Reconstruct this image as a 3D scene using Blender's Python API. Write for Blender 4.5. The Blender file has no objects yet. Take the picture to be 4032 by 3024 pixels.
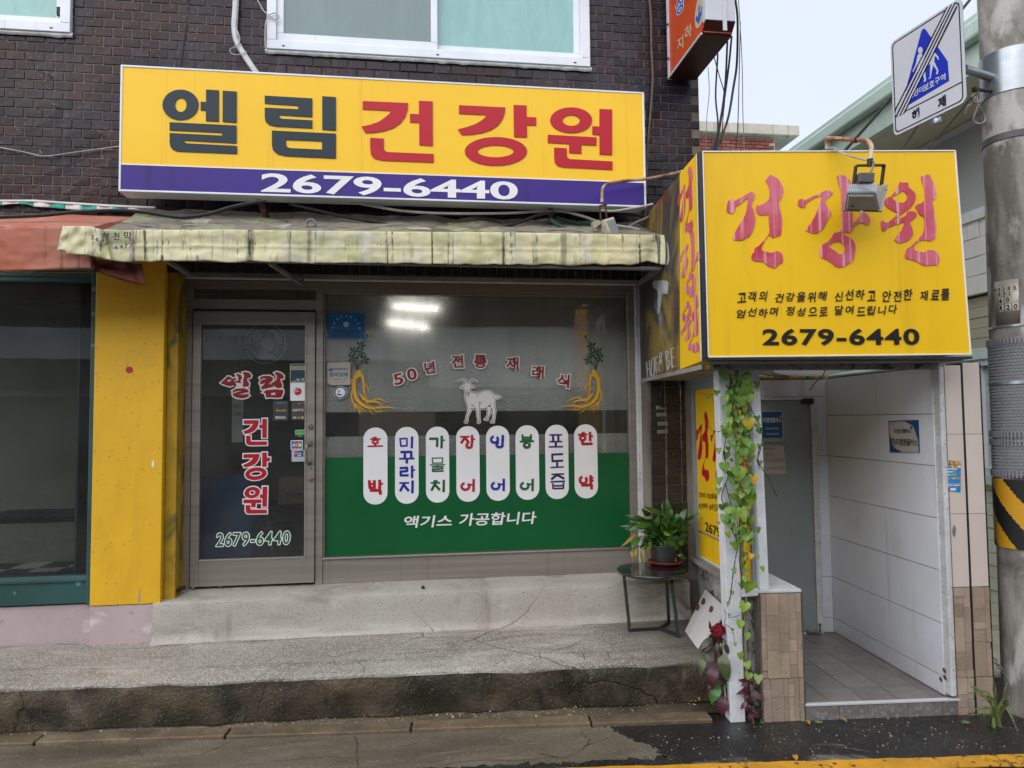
import bpy, bmesh, math, random
from math import sin, cos, pi, radians, hypot, atan2, sqrt
from mathutils import Vector, Matrix, noise as mnoise

S = bpy.context.scene
C = S.collection
random.seed(7)

# ---------------------------------------------------------------- camera
CAM_LOC = Vector((0.0, -5.0, 1.65))
FPX, PCX, PCY = 2795.0, 2016.0, 1512.0            # focal length and centre of the 4032 x 3024 photograph
_y, _p, _r = radians(7.6), radians(2.9), radians(-0.575)
_fw = Vector((sin(_y)*cos(_p), cos(_y)*cos(_p), sin(_p)))
_rt = Vector((cos(_y), -sin(_y), 0)); _up = _rt.cross(_fw)
RT = _rt*cos(_r) + _up*sin(_r); UP = _up*cos(_r) - _rt*sin(_r); FW = _fw
cam = bpy.data.cameras.new('camera'); cam_o = bpy.data.objects.new('camera', cam); C.objects.link(cam_o)
M4 = Matrix((RT, UP, -FW)).transposed().to_4x4(); M4.translation = CAM_LOC
cam_o.matrix_world = M4
cam.sensor_width = 36; cam.lens = FPX/4032*36; cam.clip_start = 0.05; cam.clip_end = 500
S.camera = cam_o

# ---------------------------------------------------------------- sky and sun (overcast, light rain)
SUN_EL, SUN_AZ = radians(30), radians(215)
W = bpy.data.worlds.new('World'); S.world = W; W.use_nodes = True
wn, wl = W.node_tree.nodes, W.node_tree.links
bg = wn['Background']
sky = wn.new('ShaderNodeTexSky'); sky.sky_type = 'NISHITA'; sky.sun_disc = False
sky.sun_elevation = SUN_EL; sky.sun_rotation = SUN_AZ
sky.air_density = 1.0; sky.dust_density = 4.0; sky.ozone_density = 1.0
hs = wn.new('ShaderNodeHueSaturation'); hs.inputs['Saturation'].default_value = 0.35
wl.new(sky.outputs[0], hs.inputs['Color'])
# even cloud deck over the clear sky, with soft thicker and thinner parts
tcw = wn.new('ShaderNodeTexCoord'); nzw = wn.new('ShaderNodeTexNoise')
nzw.inputs['Scale'].default_value = 1.6; nzw.inputs['Detail'].default_value = 4
wl.new(tcw.outputs['Generated'], nzw.inputs['Vector'])
rpw = wn.new('ShaderNodeValToRGB')
rpw.color_ramp.elements[0].position = .3; rpw.color_ramp.elements[0].color = (7.0, 7.9, 9.7, 1)
rpw.color_ramp.elements[1].position = .7; rpw.color_ramp.elements[1].color = (8.2, 8.9, 10.3, 1)
wl.new(nzw.outputs[0], rpw.inputs[0])
mxw = wn.new('ShaderNodeMix'); mxw.data_type = 'RGBA'; mxw.inputs[0].default_value = 0.8
wl.new(hs.outputs[0], mxw.inputs[6]); wl.new(rpw.outputs[0], mxw.inputs[7])
wl.new(mxw.outputs[2], bg.inputs[0]); bg.inputs[1].default_value = 0.05
sun = bpy.data.lights.new('sun', 'SUN'); sun.energy = 1.5; sun.angle = radians(100); sun.color = (1, .985, .965)
sun_o = bpy.data.objects.new('sun', sun); C.objects.link(sun_o)
sd = Vector((sin(SUN_AZ)*cos(SUN_EL), cos(SUN_AZ)*cos(SUN_EL), sin(SUN_EL)))
sun_o.rotation_euler = sd.to_track_quat('Z', 'Y').to_euler(); sun_o.location = (0, -8, 12)
S.view_settings.view_transform = 'Standard'; S.view_settings.look = 'None'
S.view_settings.exposure = 1.25; S.view_settings.gamma = 1; S.view_settings.use_curve_mapping = False
S.render.engine = 'CYCLES'
S.cycles.max_bounces = 8; S.cycles.transparent_max_bounces = 16; S.cycles.diffuse_bounces = 4
S.cycles.sample_clamp_indirect = 6; S.cycles.use_denoising = True

# ---------------------------------------------------------------- helpers: pixels of the photograph to points in the place
def ray(p): return RT*((p[0]-PCX)/FPX) - UP*((p[1]-PCY)/FPX) + FW
def Py(p, y): d = ray(p); return CAM_LOC + d*((y-CAM_LOC.y)/d.y)
def Pz(p, z): d = ray(p); return CAM_LOC + d*((z-CAM_LOC.z)/d.z)
def Px(p, x): d = ray(p); return CAM_LOC + d*((x-CAM_LOC.x)/d.x)
def T(i, a, b):            # a point read in one of nine crops of the photograph
    ox, oy = [(0,0),(1344,0),(2688,0),(0,1008),(1344,1008),(2688,1008),(0,2016),(1344,2016),(2688,2016)][i-1]
    return (ox+a*.6076, oy+b*.6076)
def crop(ox, oy, s): return lambda a, b: (ox+a*s, oy+b*s)

class Plane:
    def __init__(s, o, u, v=(0,0,1)):
        s.o = Vector(o); s.u = Vector(u).normalized(); s.v = Vector(v).normalized()
        s.n = s.u.cross(s.v).normalized()
    def px(s, p):
        d = ray(p); k = (s.o-CAM_LOC).dot(s.n)/d.dot(s.n); q = CAM_LOC+d*k-s.o
        return (q.dot(s.u), q.dot(s.v))
    def w(s, u, v, d=0): return s.o + s.u*u + s.v*v + s.n*d
class Cyl:                 # wraps (u, v) round an upright cylinder
    def __init__(s, cx, cy, r, a0, z0): s.c = (cx, cy); s.r = r; s.a0 = a0; s.z0 = z0
    def w(s, u, v, d=0):
        a = s.a0 + u/s.r; r = s.r+d
        return Vector((s.c[0]+r*cos(a), s.c[1]+r*sin(a), s.z0+v))
def front(y): return Plane((0, y, 0), (1, 0, 0))

# annex frame: s along its street front, t into the building
AO = Vector((2.09, -1.288, 0)); AA = radians(4)
AS = Vector((cos(AA), -sin(AA), 0)); AT = Vector((sin(AA), cos(AA), 0))
def L(s, t, z): return AO + AS*s + AT*t + Vector((0, 0, z))
def afront(t): return Plane(L(0, t, 0), AS)
def aleft(s): return Plane(L(s, 0, 0), -AT)         # faces -s ; u runs towards the street
ID = lambda x, y, z: Vector((x, y, z))

# ---------------------------------------------------------------- materials
def hx(h):
    h = h.lstrip('#'); o = []
    for i in (0, 2, 4):
        c = int(h[i:i+2], 16)/255; o.append(c/12.92 if c <= .04045 else ((c+.055)/1.055)**2.4)
    return (*o, 1)
MATS = {}
def mat(name, col, rough=.6, col2=None, scale=4, lo=.35, hi=.7, detail=6, stretch=(1,1,1), bump=0, bscale=60, bdetail=4,
        metal=0, spec=.5, streak=None, speck=None, stain=None, rand=0, rvar=0, trans=0, coat=0, wave=None, crack=None, emit=None, bvor=False, edge=None):
    """one procedural look: base mottling, optional streaks, specks, stains, per-piece variation and relief"""
    if name in MATS: return MATS[name]
    m = bpy.data.materials.new(name); m.use_nodes = True; MATS[name] = m
    N, K = m.node_tree.nodes, m.node_tree.links
    b = N['Principled BSDF']; geo = N.new('ShaderNodeNewGeometry')
    def vec(st=(1,1,1)):
        if st == (1,1,1): return geo.outputs['Position']
        mp = N.new('ShaderNodeVectorMath'); mp.operation = 'MULTIPLY'; mp.inputs[1].default_value = st
        K.new(geo.outputs['Position'], mp.inputs[0]); return mp.outputs[0]
    def nz(sc, st=(1,1,1), det=6, dist=0):
        n = N.new('ShaderNodeTexNoise'); n.inputs['Scale'].default_value = sc; n.inputs['Detail'].default_value = det
        n.inputs['Roughness'].default_value = .6; n.inputs['Distortion'].default_value = dist
        K.new(vec(st), n.inputs['Vector']); return n.outputs[0]
    def ramp(src, a, z):
        r = N.new('ShaderNodeMapRange'); r.inputs[1].default_value = a; r.inputs[2].default_value = z
        K.new(src, r.inputs[0]); return r.outputs[0]
    def mixc(f, a, bb):
        x = N.new('ShaderNodeMix'); x.data_type = 'RGBA'
        if isinstance(f, float): x.inputs[0].default_value = f
        else: K.new(f, x.inputs[0])
        for k, v in ((6, a), (7, bb)):
            if isinstance(v, tuple): x.inputs[k].default_value = v
            else: K.new(v, x.inputs[k])
        return x.outputs[2]
    def mul(a, k):
        q = N.new('ShaderNodeMath'); q.operation = 'MULTIPLY'; K.new(a, q.inputs[0])
        if isinstance(k, float): q.inputs[1].default_value = k
        else: K.new(k, q.inputs[1])
        return q.outputs[0]
    c = hx(col) if isinstance(col, str) else col
    cur = c
    if col2:
        cur = mixc(ramp(nz(scale, stretch, detail, .3), lo, hi), c, hx(col2))
    if stain:
        for (sc, stt, a, z, colr, am) in stain:
            cur = mixc(mul(ramp(nz(sc, stt, 8, .6), a, z), float(am)), cur, hx(colr))
    if streak:
        for (sc, a, z, colr, am) in streak:
            cur = mixc(mul(ramp(nz(sc, (1, 1, .02), 5, .1), a, z), float(am)), cur, hx(colr))
    if speck:
        for (sc, th, colr, am) in speck:
            v = N.new('ShaderNodeTexVoronoi'); v.inputs['Scale'].default_value = sc; K.new(vec(), v.inputs['Vector'])
            sep = N.new('ShaderNodeSeparateColor'); K.new(v.outputs['Color'], sep.inputs[0])
            g = N.new('ShaderNodeMath'); g.operation = 'LESS_THAN'; g.inputs[1].default_value = th; K.new(sep.outputs[0], g.inputs[0])
            d = ramp(v.outputs['Distance'], .55, .35)
            cur = mixc(mul(mul(g.outputs[0], d), float(am)), cur, hx(colr))
    if edge:            # a patch with its own place: (axis, from, to, colour, amount)
        for (ax, a, z, colr, am) in edge:
            sp_ = N.new('ShaderNodeSeparateXYZ'); K.new(geo.outputs['Position'], sp_.inputs[0])
            w_ = N.new('ShaderNodeMath'); w_.operation = 'MULTIPLY_ADD'; w_.inputs[1].default_value = .5; K.new(nz(5, (1,1,1), 8), w_.inputs[0]); K.new(sp_.outputs[ax], w_.inputs[2])
            cur = mixc(mul(ramp(w_.outputs[0], a+.25, z+.25), float(am)), cur, hx(colr))
    hcr = None
    if crack:
        sc, wd, colr = crack
        wp = N.new('ShaderNodeTexNoise'); wp.inputs['Scale'].default_value = sc*2.2; wp.inputs['Detail'].default_value = 5; K.new(geo.outputs['Position'], wp.inputs['Vector'])
        ad = N.new('ShaderNodeMix'); ad.data_type = 'VECTOR'; ad.inputs[0].default_value = .22
        K.new(geo.outputs['Position'], ad.inputs[4]); K.new(wp.outputs['Color'], ad.inputs[5])
        v = N.new('ShaderNodeTexVoronoi'); v.feature = 'DISTANCE_TO_EDGE'; v.inputs['Scale'].default_value = sc; K.new(ad.outputs[1], v.inputs['Vector'])
        hcr = ramp(v.outputs['Distance'], wd, 0.0)
        hcr = mul(hcr, ramp(nz(sc*.9), .45, .6))
        cur = mixc(hcr, cur, hx(colr))
    if rand:
        oi = N.new('ShaderNodeObjectInfo'); adn = N.new('ShaderNodeMath'); adn.operation = 'ADD'
        K.new(oi.outputs['Random'], adn.inputs[0]); K.new(geo.outputs['Random Per Island'], adn.inputs[1])
        fr = N.new('ShaderNodeMath'); fr.operation = 'FRACT'; K.new(adn.outputs[0], fr.inputs[0])
        hsn = N.new('ShaderNodeHueSaturation')
        mr = N.new('ShaderNodeMapRange'); mr.inputs[3].default_value = 1-rand; mr.inputs[4].default_value = 1+rand
        K.new(fr.outputs[0], mr.inputs[0]); K.new(mr.outputs[0], hsn.inputs['Value'])
        f2 = N.new('ShaderNodeMath'); f2.operation = 'MULTIPLY'; f2.inputs[1].default_value = 7.31; K.new(adn.outputs[0], f2.inputs[0])
        f3 = N.new('ShaderNodeMath'); f3.operation = 'FRACT'; K.new(f2.outputs[0], f3.inputs[0])
        mr2 = N.new('ShaderNodeMapRange'); mr2.inputs[3].default_value = .5-rand*.06; mr2.inputs[4].default_value = .5+rand*.06
        K.new(f3.outputs[0], mr2.inputs[0]); K.new(mr2.outputs[0], hsn.inputs['Hue'])
        if isinstance(cur, tuple): hsn.inputs['Color'].default_value = cur
        else: K.new(cur, hsn.inputs['Color'])
        cur = hsn.outputs[0]
    if isinstance(cur, tuple): b.inputs['Base Color'].default_value = cur
    else: K.new(cur, b.inputs['Base Color'])
    b.inputs['Metallic'].default_value = metal; b.inputs['Specular IOR Level'].default_value = spec
    b.inputs['Coat Weight'].default_value = coat; b.inputs['Coat Roughness'].default_value = .1
    if rvar:
        r = N.new('ShaderNodeMapRange'); r.inputs[1].default_value = .35; r.inputs[2].default_value = .65
        r.inputs[3].default_value = max(.02, rough-rvar); r.inputs[4].default_value = min(1, rough+rvar)
        K.new(nz(scale*1.7, stretch, 5), r.inputs[0]); K.new(r.outputs[0], b.inputs['Roughness'])
    else: b.inputs['Roughness'].default_value = rough
    h = None
    if bump:
        if bvor:
            v = N.new('ShaderNodeTexVoronoi'); v.inputs['Scale'].default_value = bscale; K.new(geo.outputs['Position'], v.inputs['Vector']); h = v.outputs['Distance']
        else: h = nz(bscale, (1,1,1), bdetail)
        bp = N.new('ShaderNodeBump'); bp.inputs['Strength'].default_value = bump; bp.inputs['Distance'].default_value = .01
        K.new(h, bp.inputs['Height'])
        if hcr is not None:
            bp2 = N.new('ShaderNodeBump'); bp2.inputs['Strength'].default_value = .6; bp2.inputs['Distance'].default_value = .01; bp2.invert = True
            K.new(hcr, bp2.inputs['Height']); K.new(bp.outputs[0], bp2.inputs['Normal']); bp = bp2
        K.new(bp.outputs[0], b.inputs['Normal'])
    if trans:                       # thin sheet or leaf that lets light through
        tr = N.new('ShaderNodeBsdfTranslucent'); ms = N.new('ShaderNodeMixShader'); ms.inputs[0].default_value = trans
        if isinstance(cur, tuple): tr.inputs[0].default_value = cur
        else: K.new(cur, tr.inputs[0])
        K.new(b.outputs[0], ms.inputs[1]); K.new(tr.outputs[0], ms.inputs[2])
        K.new(ms.outputs[0], N['Material Output'].inputs[0])
    if emit:
        b.inputs['Emission Color'].default_value = hx(emit[0]); b.inputs['Emission Strength'].default_value = emit[1]
    return m
def glass(name, tint='#e8efee', k=1.0, rough=.0, dirt=0.0, dcol='#8a8f8c'):
    if name in MATS: return MATS[name]
    m = bpy.data.materials.new(name); m.use_nodes = True; MATS[name] = m
    N, K = m.node_tree.nodes, m.node_tree.links; N.remove(N['Principled BSDF'])
    tr = N.new('ShaderNodeBsdfTransparent'); tr.inputs[0].default_value = hx(tint)
    gl = N.new('ShaderNodeBsdfGlossy'); gl.inputs['Roughness'].default_value = rough; gl.inputs[0].default_value = (k, k, k, 1)
    fr = N.new('ShaderNodeFresnel'); fr.inputs[0].default_value = 1.5
    geo = N.new('ShaderNodeNewGeometry'); nz = N.new('ShaderNodeTexNoise'); nz.inputs['Scale'].default_value = 2.2
    K.new(geo.outputs['Position'], nz.inputs['Vector'])
    bp = N.new('ShaderNodeBump'); bp.inputs['Strength'].default_value = .03; bp.inputs['Distance'].default_value = .02
    K.new(nz.outputs[0], bp.inputs['Height']); K.new(bp.outputs[0], gl.inputs['Normal'])
    mx = N.new('ShaderNodeMixShader'); K.new(fr.outputs[0], mx.inputs[0]); K.new(tr.outputs[0], mx.inputs[1]); K.new(gl.outputs[0], mx.inputs[2])
    out = mx.outputs[0]
    if dirt:
        df = N.new('ShaderNodeBsdfDiffuse'); df.inputs[0].default_value = hx(dcol)
        m2 = N.new('ShaderNodeMixShader'); n2 = N.new('ShaderNodeTexNoise'); n2.inputs['Scale'].default_value = 3; n2.inputs['Detail'].default_value = 8
        K.new(geo.outputs['Position'], n2.inputs['Vector'])
        r = N.new('ShaderNodeMapRange'); r.inputs[1].default_value = .35; r.inputs[2].default_value = .75; r.inputs[3].default_value = dirt*.4; r.inputs[4].default_value = dirt
        K.new(n2.outputs[0], r.inputs[0]); K.new(r.outputs[0], m2.inputs[0]); K.new(out, m2.inputs[1]); K.new(df.outputs[0], m2.inputs[2]); out = m2.outputs[0]
    K.new(out, N['Material Output'].inputs[0]); return m

# ---------------------------------------------------------------- objects
ORG = {}
def tag(o, label=None, cat=None, group=None, kind=None):
    for k, v in (('label', label), ('category', cat), ('group', group), ('kind', kind)):
        if v: o[k] = v
    return o
def thing(name, label, cat, loc, group=None):
    o = bpy.data.objects.new(name, None); C.objects.link(o); o.location = loc; o.empty_display_size = .1
    ORG[o] = Vector(loc); return tag(o, label, cat, group)
def link(name, me, mt, parent=None, org=None, loc=None):
    """link a mesh whose vertices are world points; its origin goes to the parent's base or to org"""
    base = ORG[parent] if parent else Vector(org if org is not None else (0, 0, 0))
    if base.length > 0: me.transform(Matrix.Translation(-base))
    o = bpy.data.objects.new(name, me); C.objects.link(o)
    if parent: o.parent = parent
    else: o.location = base
    ORG[o] = base
    if mt and not me.materials: me.materials.append(mt)
    return o
class MB:
    def __init__(s, f=ID): s.v = []; s.f = []; s.m = []; s.xf = f; s.cm = 0; s.sm = False
    def add(s, vs, fs):
        n = len(s.v); s.v += [s.xf(*p) for p in vs]; s.f += [[i+n for i in f] for f in fs]; s.m += [s.cm]*len(fs); return s
    def box(s, x0, x1, y0, y1, z0, z1):
        return s.add([(x0,y0,z0),(x1,y0,z0),(x1,y1,z0),(x0,y1,z0),(x0,y0,z1),(x1,y0,z1),(x1,y1,z1),(x0,y1,z1)],
                     [(0,3,2,1),(4,5,6,7),(0,1,5,4),(1,2,6,5),(2,3,7,6),(3,0,4,7)])
    def prism(s, pts, z0, z1):
        n = len(pts)
        return s.add([(x,y,z0) for x,y in pts]+[(x,y,z1) for x,y in pts],
                     [list(range(n))[::-1], list(range(n,2*n))]+[(i,(i+1)%n,(i+1)%n+n,i+n) for i in range(n)])
    def slab(s, quad, d):          # four points and a thickness vector
        q = [Vector(p) for p in quad]; d = Vector(d)
        return s.add([tuple(p) for p in q]+[tuple(p+d) for p in q], [(0,1,2,3),(7,6,5,4),(0,4,5,1),(1,5,6,2),(2,6,7,3),(3,7,4,0)])
    def tube(s, pts, r, n=8, caps=True):
        P = [Vector(p) for p in pts]; rs = r if isinstance(r, (list, tuple)) else [r]*len(P)
        ref = Vector((.31, .17, .93)); rings = []
        for i, p in enumerate(P):
            t = (P[min(i+1, len(P)-1)]-P[max(i-1, 0)])
            t = t.normalized() if t.length > 1e-9 else Vector((0,0,1))
            a = t.cross(ref)
            if a.length < 1e-3: a = t.cross(Vector((1, 0, 0)))
            a.normalize(); bb = t.cross(a)
            rings.append([tuple(p+(a*cos(2*pi*k/n)+bb*sin(2*pi*k/n))*rs[i]) for k in range(n)])
        vs = [q for rg in rings for q in rg]; fs = []
        for i in range(len(P)-1):
            for k in range(n): fs.append((i*n+k, i*n+(k+1)%n, (i+1)*n+(k+1)%n, (i+1)*n+k))
        if caps: fs += [list(range(n))[::-1], [len(vs)-n+k for k in range(n)]]
        s.sm = True; return s.add(vs, fs)
    def bar(s, a, b, w, h, upv=(0,0,1)):   # square bar from a to b
        a, b = Vector(a), Vector(b); t = (b-a).normalized(); up = Vector(upv); x = t.cross(up)
        if x.length < 1e-3: x = t.cross(Vector((0,1,0)))
        x.normalize(); y = x.cross(t); q = []
        for p in (a, b):
            for i, j in ((-1,-1),(1,-1),(1,1),(-1,1)): q.append(tuple(p+x*(i*w/2)+y*(j*h/2)))
        return s.add(q, [(0,3,2,1),(4,5,6,7),(0,1,5,4),(1,2,6,5),(2,3,7,6),(3,0,4,7)])
    def lathe(s, prof, cx, cy, n=24, a0=0, a1=2*pi):
        full = abs(a1-a0-2*pi) < 1e-6; k = n if full else n+1; vs = []
        for r, z in prof:
            for i in range(k):
                a = a0+(a1-a0)*i/n; vs.append((cx+r*cos(a), cy+r*sin(a), z))
        fs = []
        for j in range(len(prof)-1):
            for i in range(n):
                i2 = (i+1) % k; fs.append((j*k+i, j*k+i2, (j+1)*k+i2, (j+1)*k+i))
        if full:
            if prof[0][0] > 1e-6: fs.append(list(range(k))[::-1])
            if prof[-1][0] > 1e-6: fs.append([len(vs)-k+i for i in range(k)])
        s.sm = True; return s.add(vs, fs)
    def grid(s, fn, nu, nv):
        vs = [tuple(fn(i/nu, j/nv)) for j in range(nv+1) for i in range(nu+1)]
        return s.add(vs, [(j*(nu+1)+i, j*(nu+1)+i+1, (j+1)*(nu+1)+i+1, (j+1)*(nu+1)+i) for j in range(nv) for i in range(nu)])
    def mesh(s, name):
        me = bpy.data.meshes.new(name); me.from_pydata([tuple(v) for v in s.v], [], s.f); me.validate()
        return me
    def build(s, name, mt, parent=None, org=None, bevel=0, smooth=None, solid=0, weld=False):
        me = s.mesh(name)
        o = link(name, me, None, parent, org)
        ms = mt if isinstance(mt, (list, tuple)) else [mt]
        for m in ms: me.materials.append(m)
        if len(ms) > 1: me.polygons.foreach_set('material_index', s.m)
        bm = bmesh.new(); bm.from_mesh(me)
        if weld: bmesh.ops.remove_doubles(bm, verts=bm.verts, dist=1e-5)
        bmesh.ops.recalc_face_normals(bm, faces=bm.faces); bm.to_mesh(me); bm.free()
        if s.sm if smooth is None else smooth:
            me.polygons.foreach_set('use_smooth', [True]*len(me.polygons))
            me.set_sharp_from_angle(angle=radians(40))
        if solid:
            md = o.modifiers.new('thickness', 'SOLIDIFY'); md.thickness = solid; md.offset = 0
        if bevel:
            md = o.modifiers.new('edge', 'BEVEL'); md.width = bevel; md.segments = 2; md.limit_method = 'ANGLE'; md.angle_limit = radians(40)
        return o
def struct(o): o['kind'] = 'structure'; return o
def stuff(o): o['kind'] = 'stuff'; return o

# ---------------------------------------------------------------- flat prints cut as thin shapes (letters, marks)
def smooth_loop(pts, k=4):
    n = len(pts); out = []
    for i in range(n):
        p0, p1, p2, p3 = (Vector(pts[(i+j-1) % n]) for j in range(4))
        for q in range(k):
            t = q/k
            out.append(.5*((2*p1)+(p2-p0)*t+(2*p0-5*p1+4*p2-p3)*t*t+(3*p1-p0-3*p2+p3)*t**3))
    return [tuple(p) for p in out]
def ell(cx, cy, rx, ry, n=36): return [(cx+rx*cos(2*pi*i/n), cy+ry*sin(2*pi*i/n)) for i in range(n)]
def strokep(pts, w):       # polyline to outline; w number or list
    n = len(pts); ws = w if isinstance(w, (list, tuple)) else [w]*n; a = []; b = []
    for i in range(n):
        d = Vector(pts[min(i+1,n-1)])-Vector(pts[max(i-1,0)]); d = d.normalized() if d.length > 0 else Vector((1,0))
        nn = Vector((-d.y, d.x))*ws[i]/2; p = Vector(pts[i]); a.append(tuple(p+nn)); b.append(tuple(p-nn))
    return a+b[::-1]
def cur_mesh(setup, expand, thick):
    cu = bpy.data.curves.new('tmp', 'CURVE'); cu.dimensions = '2D'; cu.fill_mode = 'BOTH'; cu.extrude = thick/2; cu.offset = expand
    setup(cu); ob = bpy.data.objects.new('tmp', cu); me = bpy.data.meshes.new_from_object(ob)
    bpy.data.objects.remove(ob); bpy.data.curves.remove(cu); return me
def place(me, name, mt, pl, parent, off, org=None):
    for v in me.vertices: v.co = pl.w(v.co.x, v.co.y, off+v.co.z)
    me.polygons.foreach_set('use_smooth', [False]*len(me.polygons)); me.materials.clear()
    return link(name, me, mt, parent, org)
def decal(name, mt, pl, loops, parent, off=.002, thick=.0016, expand=0, org=None):
    def st(cu):
        for lp in loops:
            sp = cu.splines.new('POLY'); sp.points.add(len(lp)-1); sp.use_cyclic_u = True
            for p, q in zip(sp.points, lp): p.co = (q[0], q[1], 0, 1)
    return place(cur_mesh(st, expand, thick), name, mt, pl, parent, off, org)
def pxl(pl, f, pts): return [pl.px(f(*p)) for p in pts]
_tc = {}
def text_mesh(body, bold, shear, thick, space=1.0):
    cu = bpy.data.curves.new('tmp', 'FONT'); cu.body = body; cu.offset = bold; cu.shear = shear; cu.extrude = thick/2; cu.space_character = space; cu.fill_mode = 'FRONT'
    cu.resolution_u = 4
    ob = bpy.data.objects.new('tmp', cu); me = bpy.data.meshes.new_from_object(ob)
    bpy.data.objects.remove(ob); bpy.data.curves.remove(cu); return me
def text(body, mt, pl, box, parent, bold=.0, shear=0, off=.002, thick=.0012, rot=0, outline=0, omat=None, name='lettering', space=1.0, jitter=0, split=False):
    """write body into box (u0, v0, u1, v1) on a surface"""
    u0, v0, u1, v1 = box
    me = text_mesh(body, bold, shear, 0 if jitter else 0, space)
    if not me.vertices: return None
    xs = [v.co.x for v in me.vertices]; ys = [v.co.y for v in me.vertices]
    ax, bx, ay, by = min(xs), max(xs), min(ys), max(ys); sx = (u1-u0)/(bx-ax); sy = (v1-v0)/(by-ay)
    cu_, cv_ = (u0+u1)/2, (v0+v1)/2; cr, sr = cos(rot), sin(rot)
    def fin(me, o_, nm, mt):
        for v in me.vertices:
            x = u0+(v.co.x-ax)*sx-cu_; y = v0+(v.co.y-ay)*sy-cv_
            v.co = pl.w(cu_+x*cr-y*sr, cv_+x*sr+y*cr, o_)
        me.polygons.foreach_set('use_smooth', [False]*len(me.polygons)); me.materials.clear()
        return link(nm, me, mt, parent)
    o = fin(me, off+thick, name, mt)
    if outline:
        m2 = text_mesh(body, bold+outline/((sx+sy)/2), shear, 0, space)
        fin(m2, off+thick*.4, 'outline', omat)
    return o
def outlined(body, mt, omat, pl, box, parent, bold, outline, shear=0, off=.002):
    u0, v0, u1, v1 = box; ms = []; W_ = []
    for ch in body:
        me = text_mesh(ch, bold, shear, 0); xs = [v.co.x for v in me.vertices]; ms.append((me, min(xs), max(xs), min(v.co.y for v in me.vertices), max(v.co.y for v in me.vertices))); W_.append(max(xs)-min(xs)+.11)
    sx = (u1-u0)/(sum(W_)-.11); h0 = min(m[3] for m in ms); h1 = max(m[4] for m in ms); sy = (v1-v0)/(h1-h0); x = u0
    for i, ((me, ax, bx, ay, by), w) in enumerate(zip(ms, W_)):
        vs, fs = [], []
        for k in range(12):          # backing: the same letter grown outwards in twelve directions
            n = len(vs); a = 2*pi*k/12; vs += [(v.co.x+cos(a)*outline/sx, v.co.y+sin(a)*outline/sy, k*.00003) for v in me.vertices]; fs += [[n+q for q in f.vertices] for f in me.polygons]
        me2 = bpy.data.meshes.new('outline'); me2.from_pydata(vs, [], fs)
        for m_, o_, nm, mm in ((me2, off+.00012*(i % 2), 'outline', omat), (me, off+.0012, 'digit', mt)):
            for v in m_.vertices: v.co = pl.w(x+(v.co.x-ax)*sx, v0+(v.co.y-h0)*sy, o_+v.co.z)
            m_.polygons.foreach_set('use_smooth', [False]*len(m_.polygons)); m_.materials.clear(); link(nm, m_, mm, parent)
        x += w*sx
def tbox(pl, f, x0, y0, x1, y1):      # crop pixel rectangle to plane box
    a = pl.px(f(x0, y1)); b = pl.px(f(x1, y0)); c = pl.px(f(x0, y0)); d = pl.px(f(x1, y1))
    return (min((a[0]+c[0])/2, (b[0]+d[0])/2), (a[1]+d[1])/2, max((a[0]+c[0])/2, (b[0]+d[0])/2), (b[1]+c[1])/2)
def rect(u0, v0, u1, v1): return [(u0,v0),(u1,v0),(u1,v1),(u0,v1)]
def rrect(u0, v0, u1, v1, r, n=5):
    o = []
    for cx, cy, a in ((u1-r,v0+r,-pi/2),(u1-r,v1-r,0),(u0+r,v1-r,pi/2),(u0+r,v0+r,pi)):
        o += [(cx+r*cos(a+pi/2*i/n), cy+r*sin(a+pi/2*i/n)) for i in range(n+1)]
    return o
def spline(pts, k=6):
    P = [Vector(p) for p in pts]; P = [P[0]*2-P[1]]+P+[P[-1]*2-P[-2]]; o = []
    for i in range(1, len(P)-2):
        for q in range(k):
            t = q/k; p0, p1, p2, p3 = P[i-1], P[i], P[i+1], P[i+2]
            o.append(.5*((2*p1)+(p2-p0)*t+(2*p0-5*p1+4*p2-p3)*t*t+(3*p1-p0-3*p2+p3)*t**3))
    o.append(P[-2]); return o
# ---------------------------------------------------------------- looks
m_brick = mat('glazed brick', '#301a1e', .3, '#24212c', 1.3, .42, .58, bump=.2, bscale=35, rand=.45, spec=.22, stain=[(2.5,(1,1,.25),.58,.72,'#565360',.35)], streak=[(14,.56,.75,'#6d656e',.25)], speck=[(150,.02,'#a09a98',.5)], rvar=.12)
m_brick_dark = mat('dark glazed brick', '#2a2a2d', .32, '#212124', 2, bump=.2, bscale=40, rand=.28, speck=[(160,.02,'#a8a29c',.5)], rvar=.1)
m_mortar = mat('mortar', '#8a8174', .95, '#3f3934', 1.3, bump=.6, bscale=120)
m_upvc = mat('white window plastic', '#dfe3ea', .35, '#cfd3da', 3, streak=[(30,.62,.8,'#9a9a94',.4)])
m_caulk = mat('sealant', '#d6d6d4', .8, '#aeb4ae', 20, bump=.6, bscale=70)
m_teal = mat('teal frosted film', '#6b9f9c', .12, '#7fb0ab', 5, .3, .8, stretch=(3,1,1), bump=.12, bscale=14, coat=.4)
m_tealgrey = mat('grey green frosted film', '#566d6d', .12, '#647d7d', 3, .3, .8, stretch=(3,1,.6), bump=.1, bscale=10, coat=.4)
m_alu = mat('brown anodised aluminium', '#a59d95', .42, '#8f8780', 1.5, stretch=(.3,1,14), metal=.55, streak=[(20,.6,.8,'#5a5049',.4)], bump=.05, bscale=80)
m_aludark = mat('shadow gap', '#2a2725', .7)
m_white = mat('white painted steel', '#d9dbdf', .5, '#c4c6c8', 6, bump=.12, bscale=50, stain=[(7,(1,1,.6),.66,.74,'#8a5a35',.7)], speck=[(130,.04,'#77746f',.6)])
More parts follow.
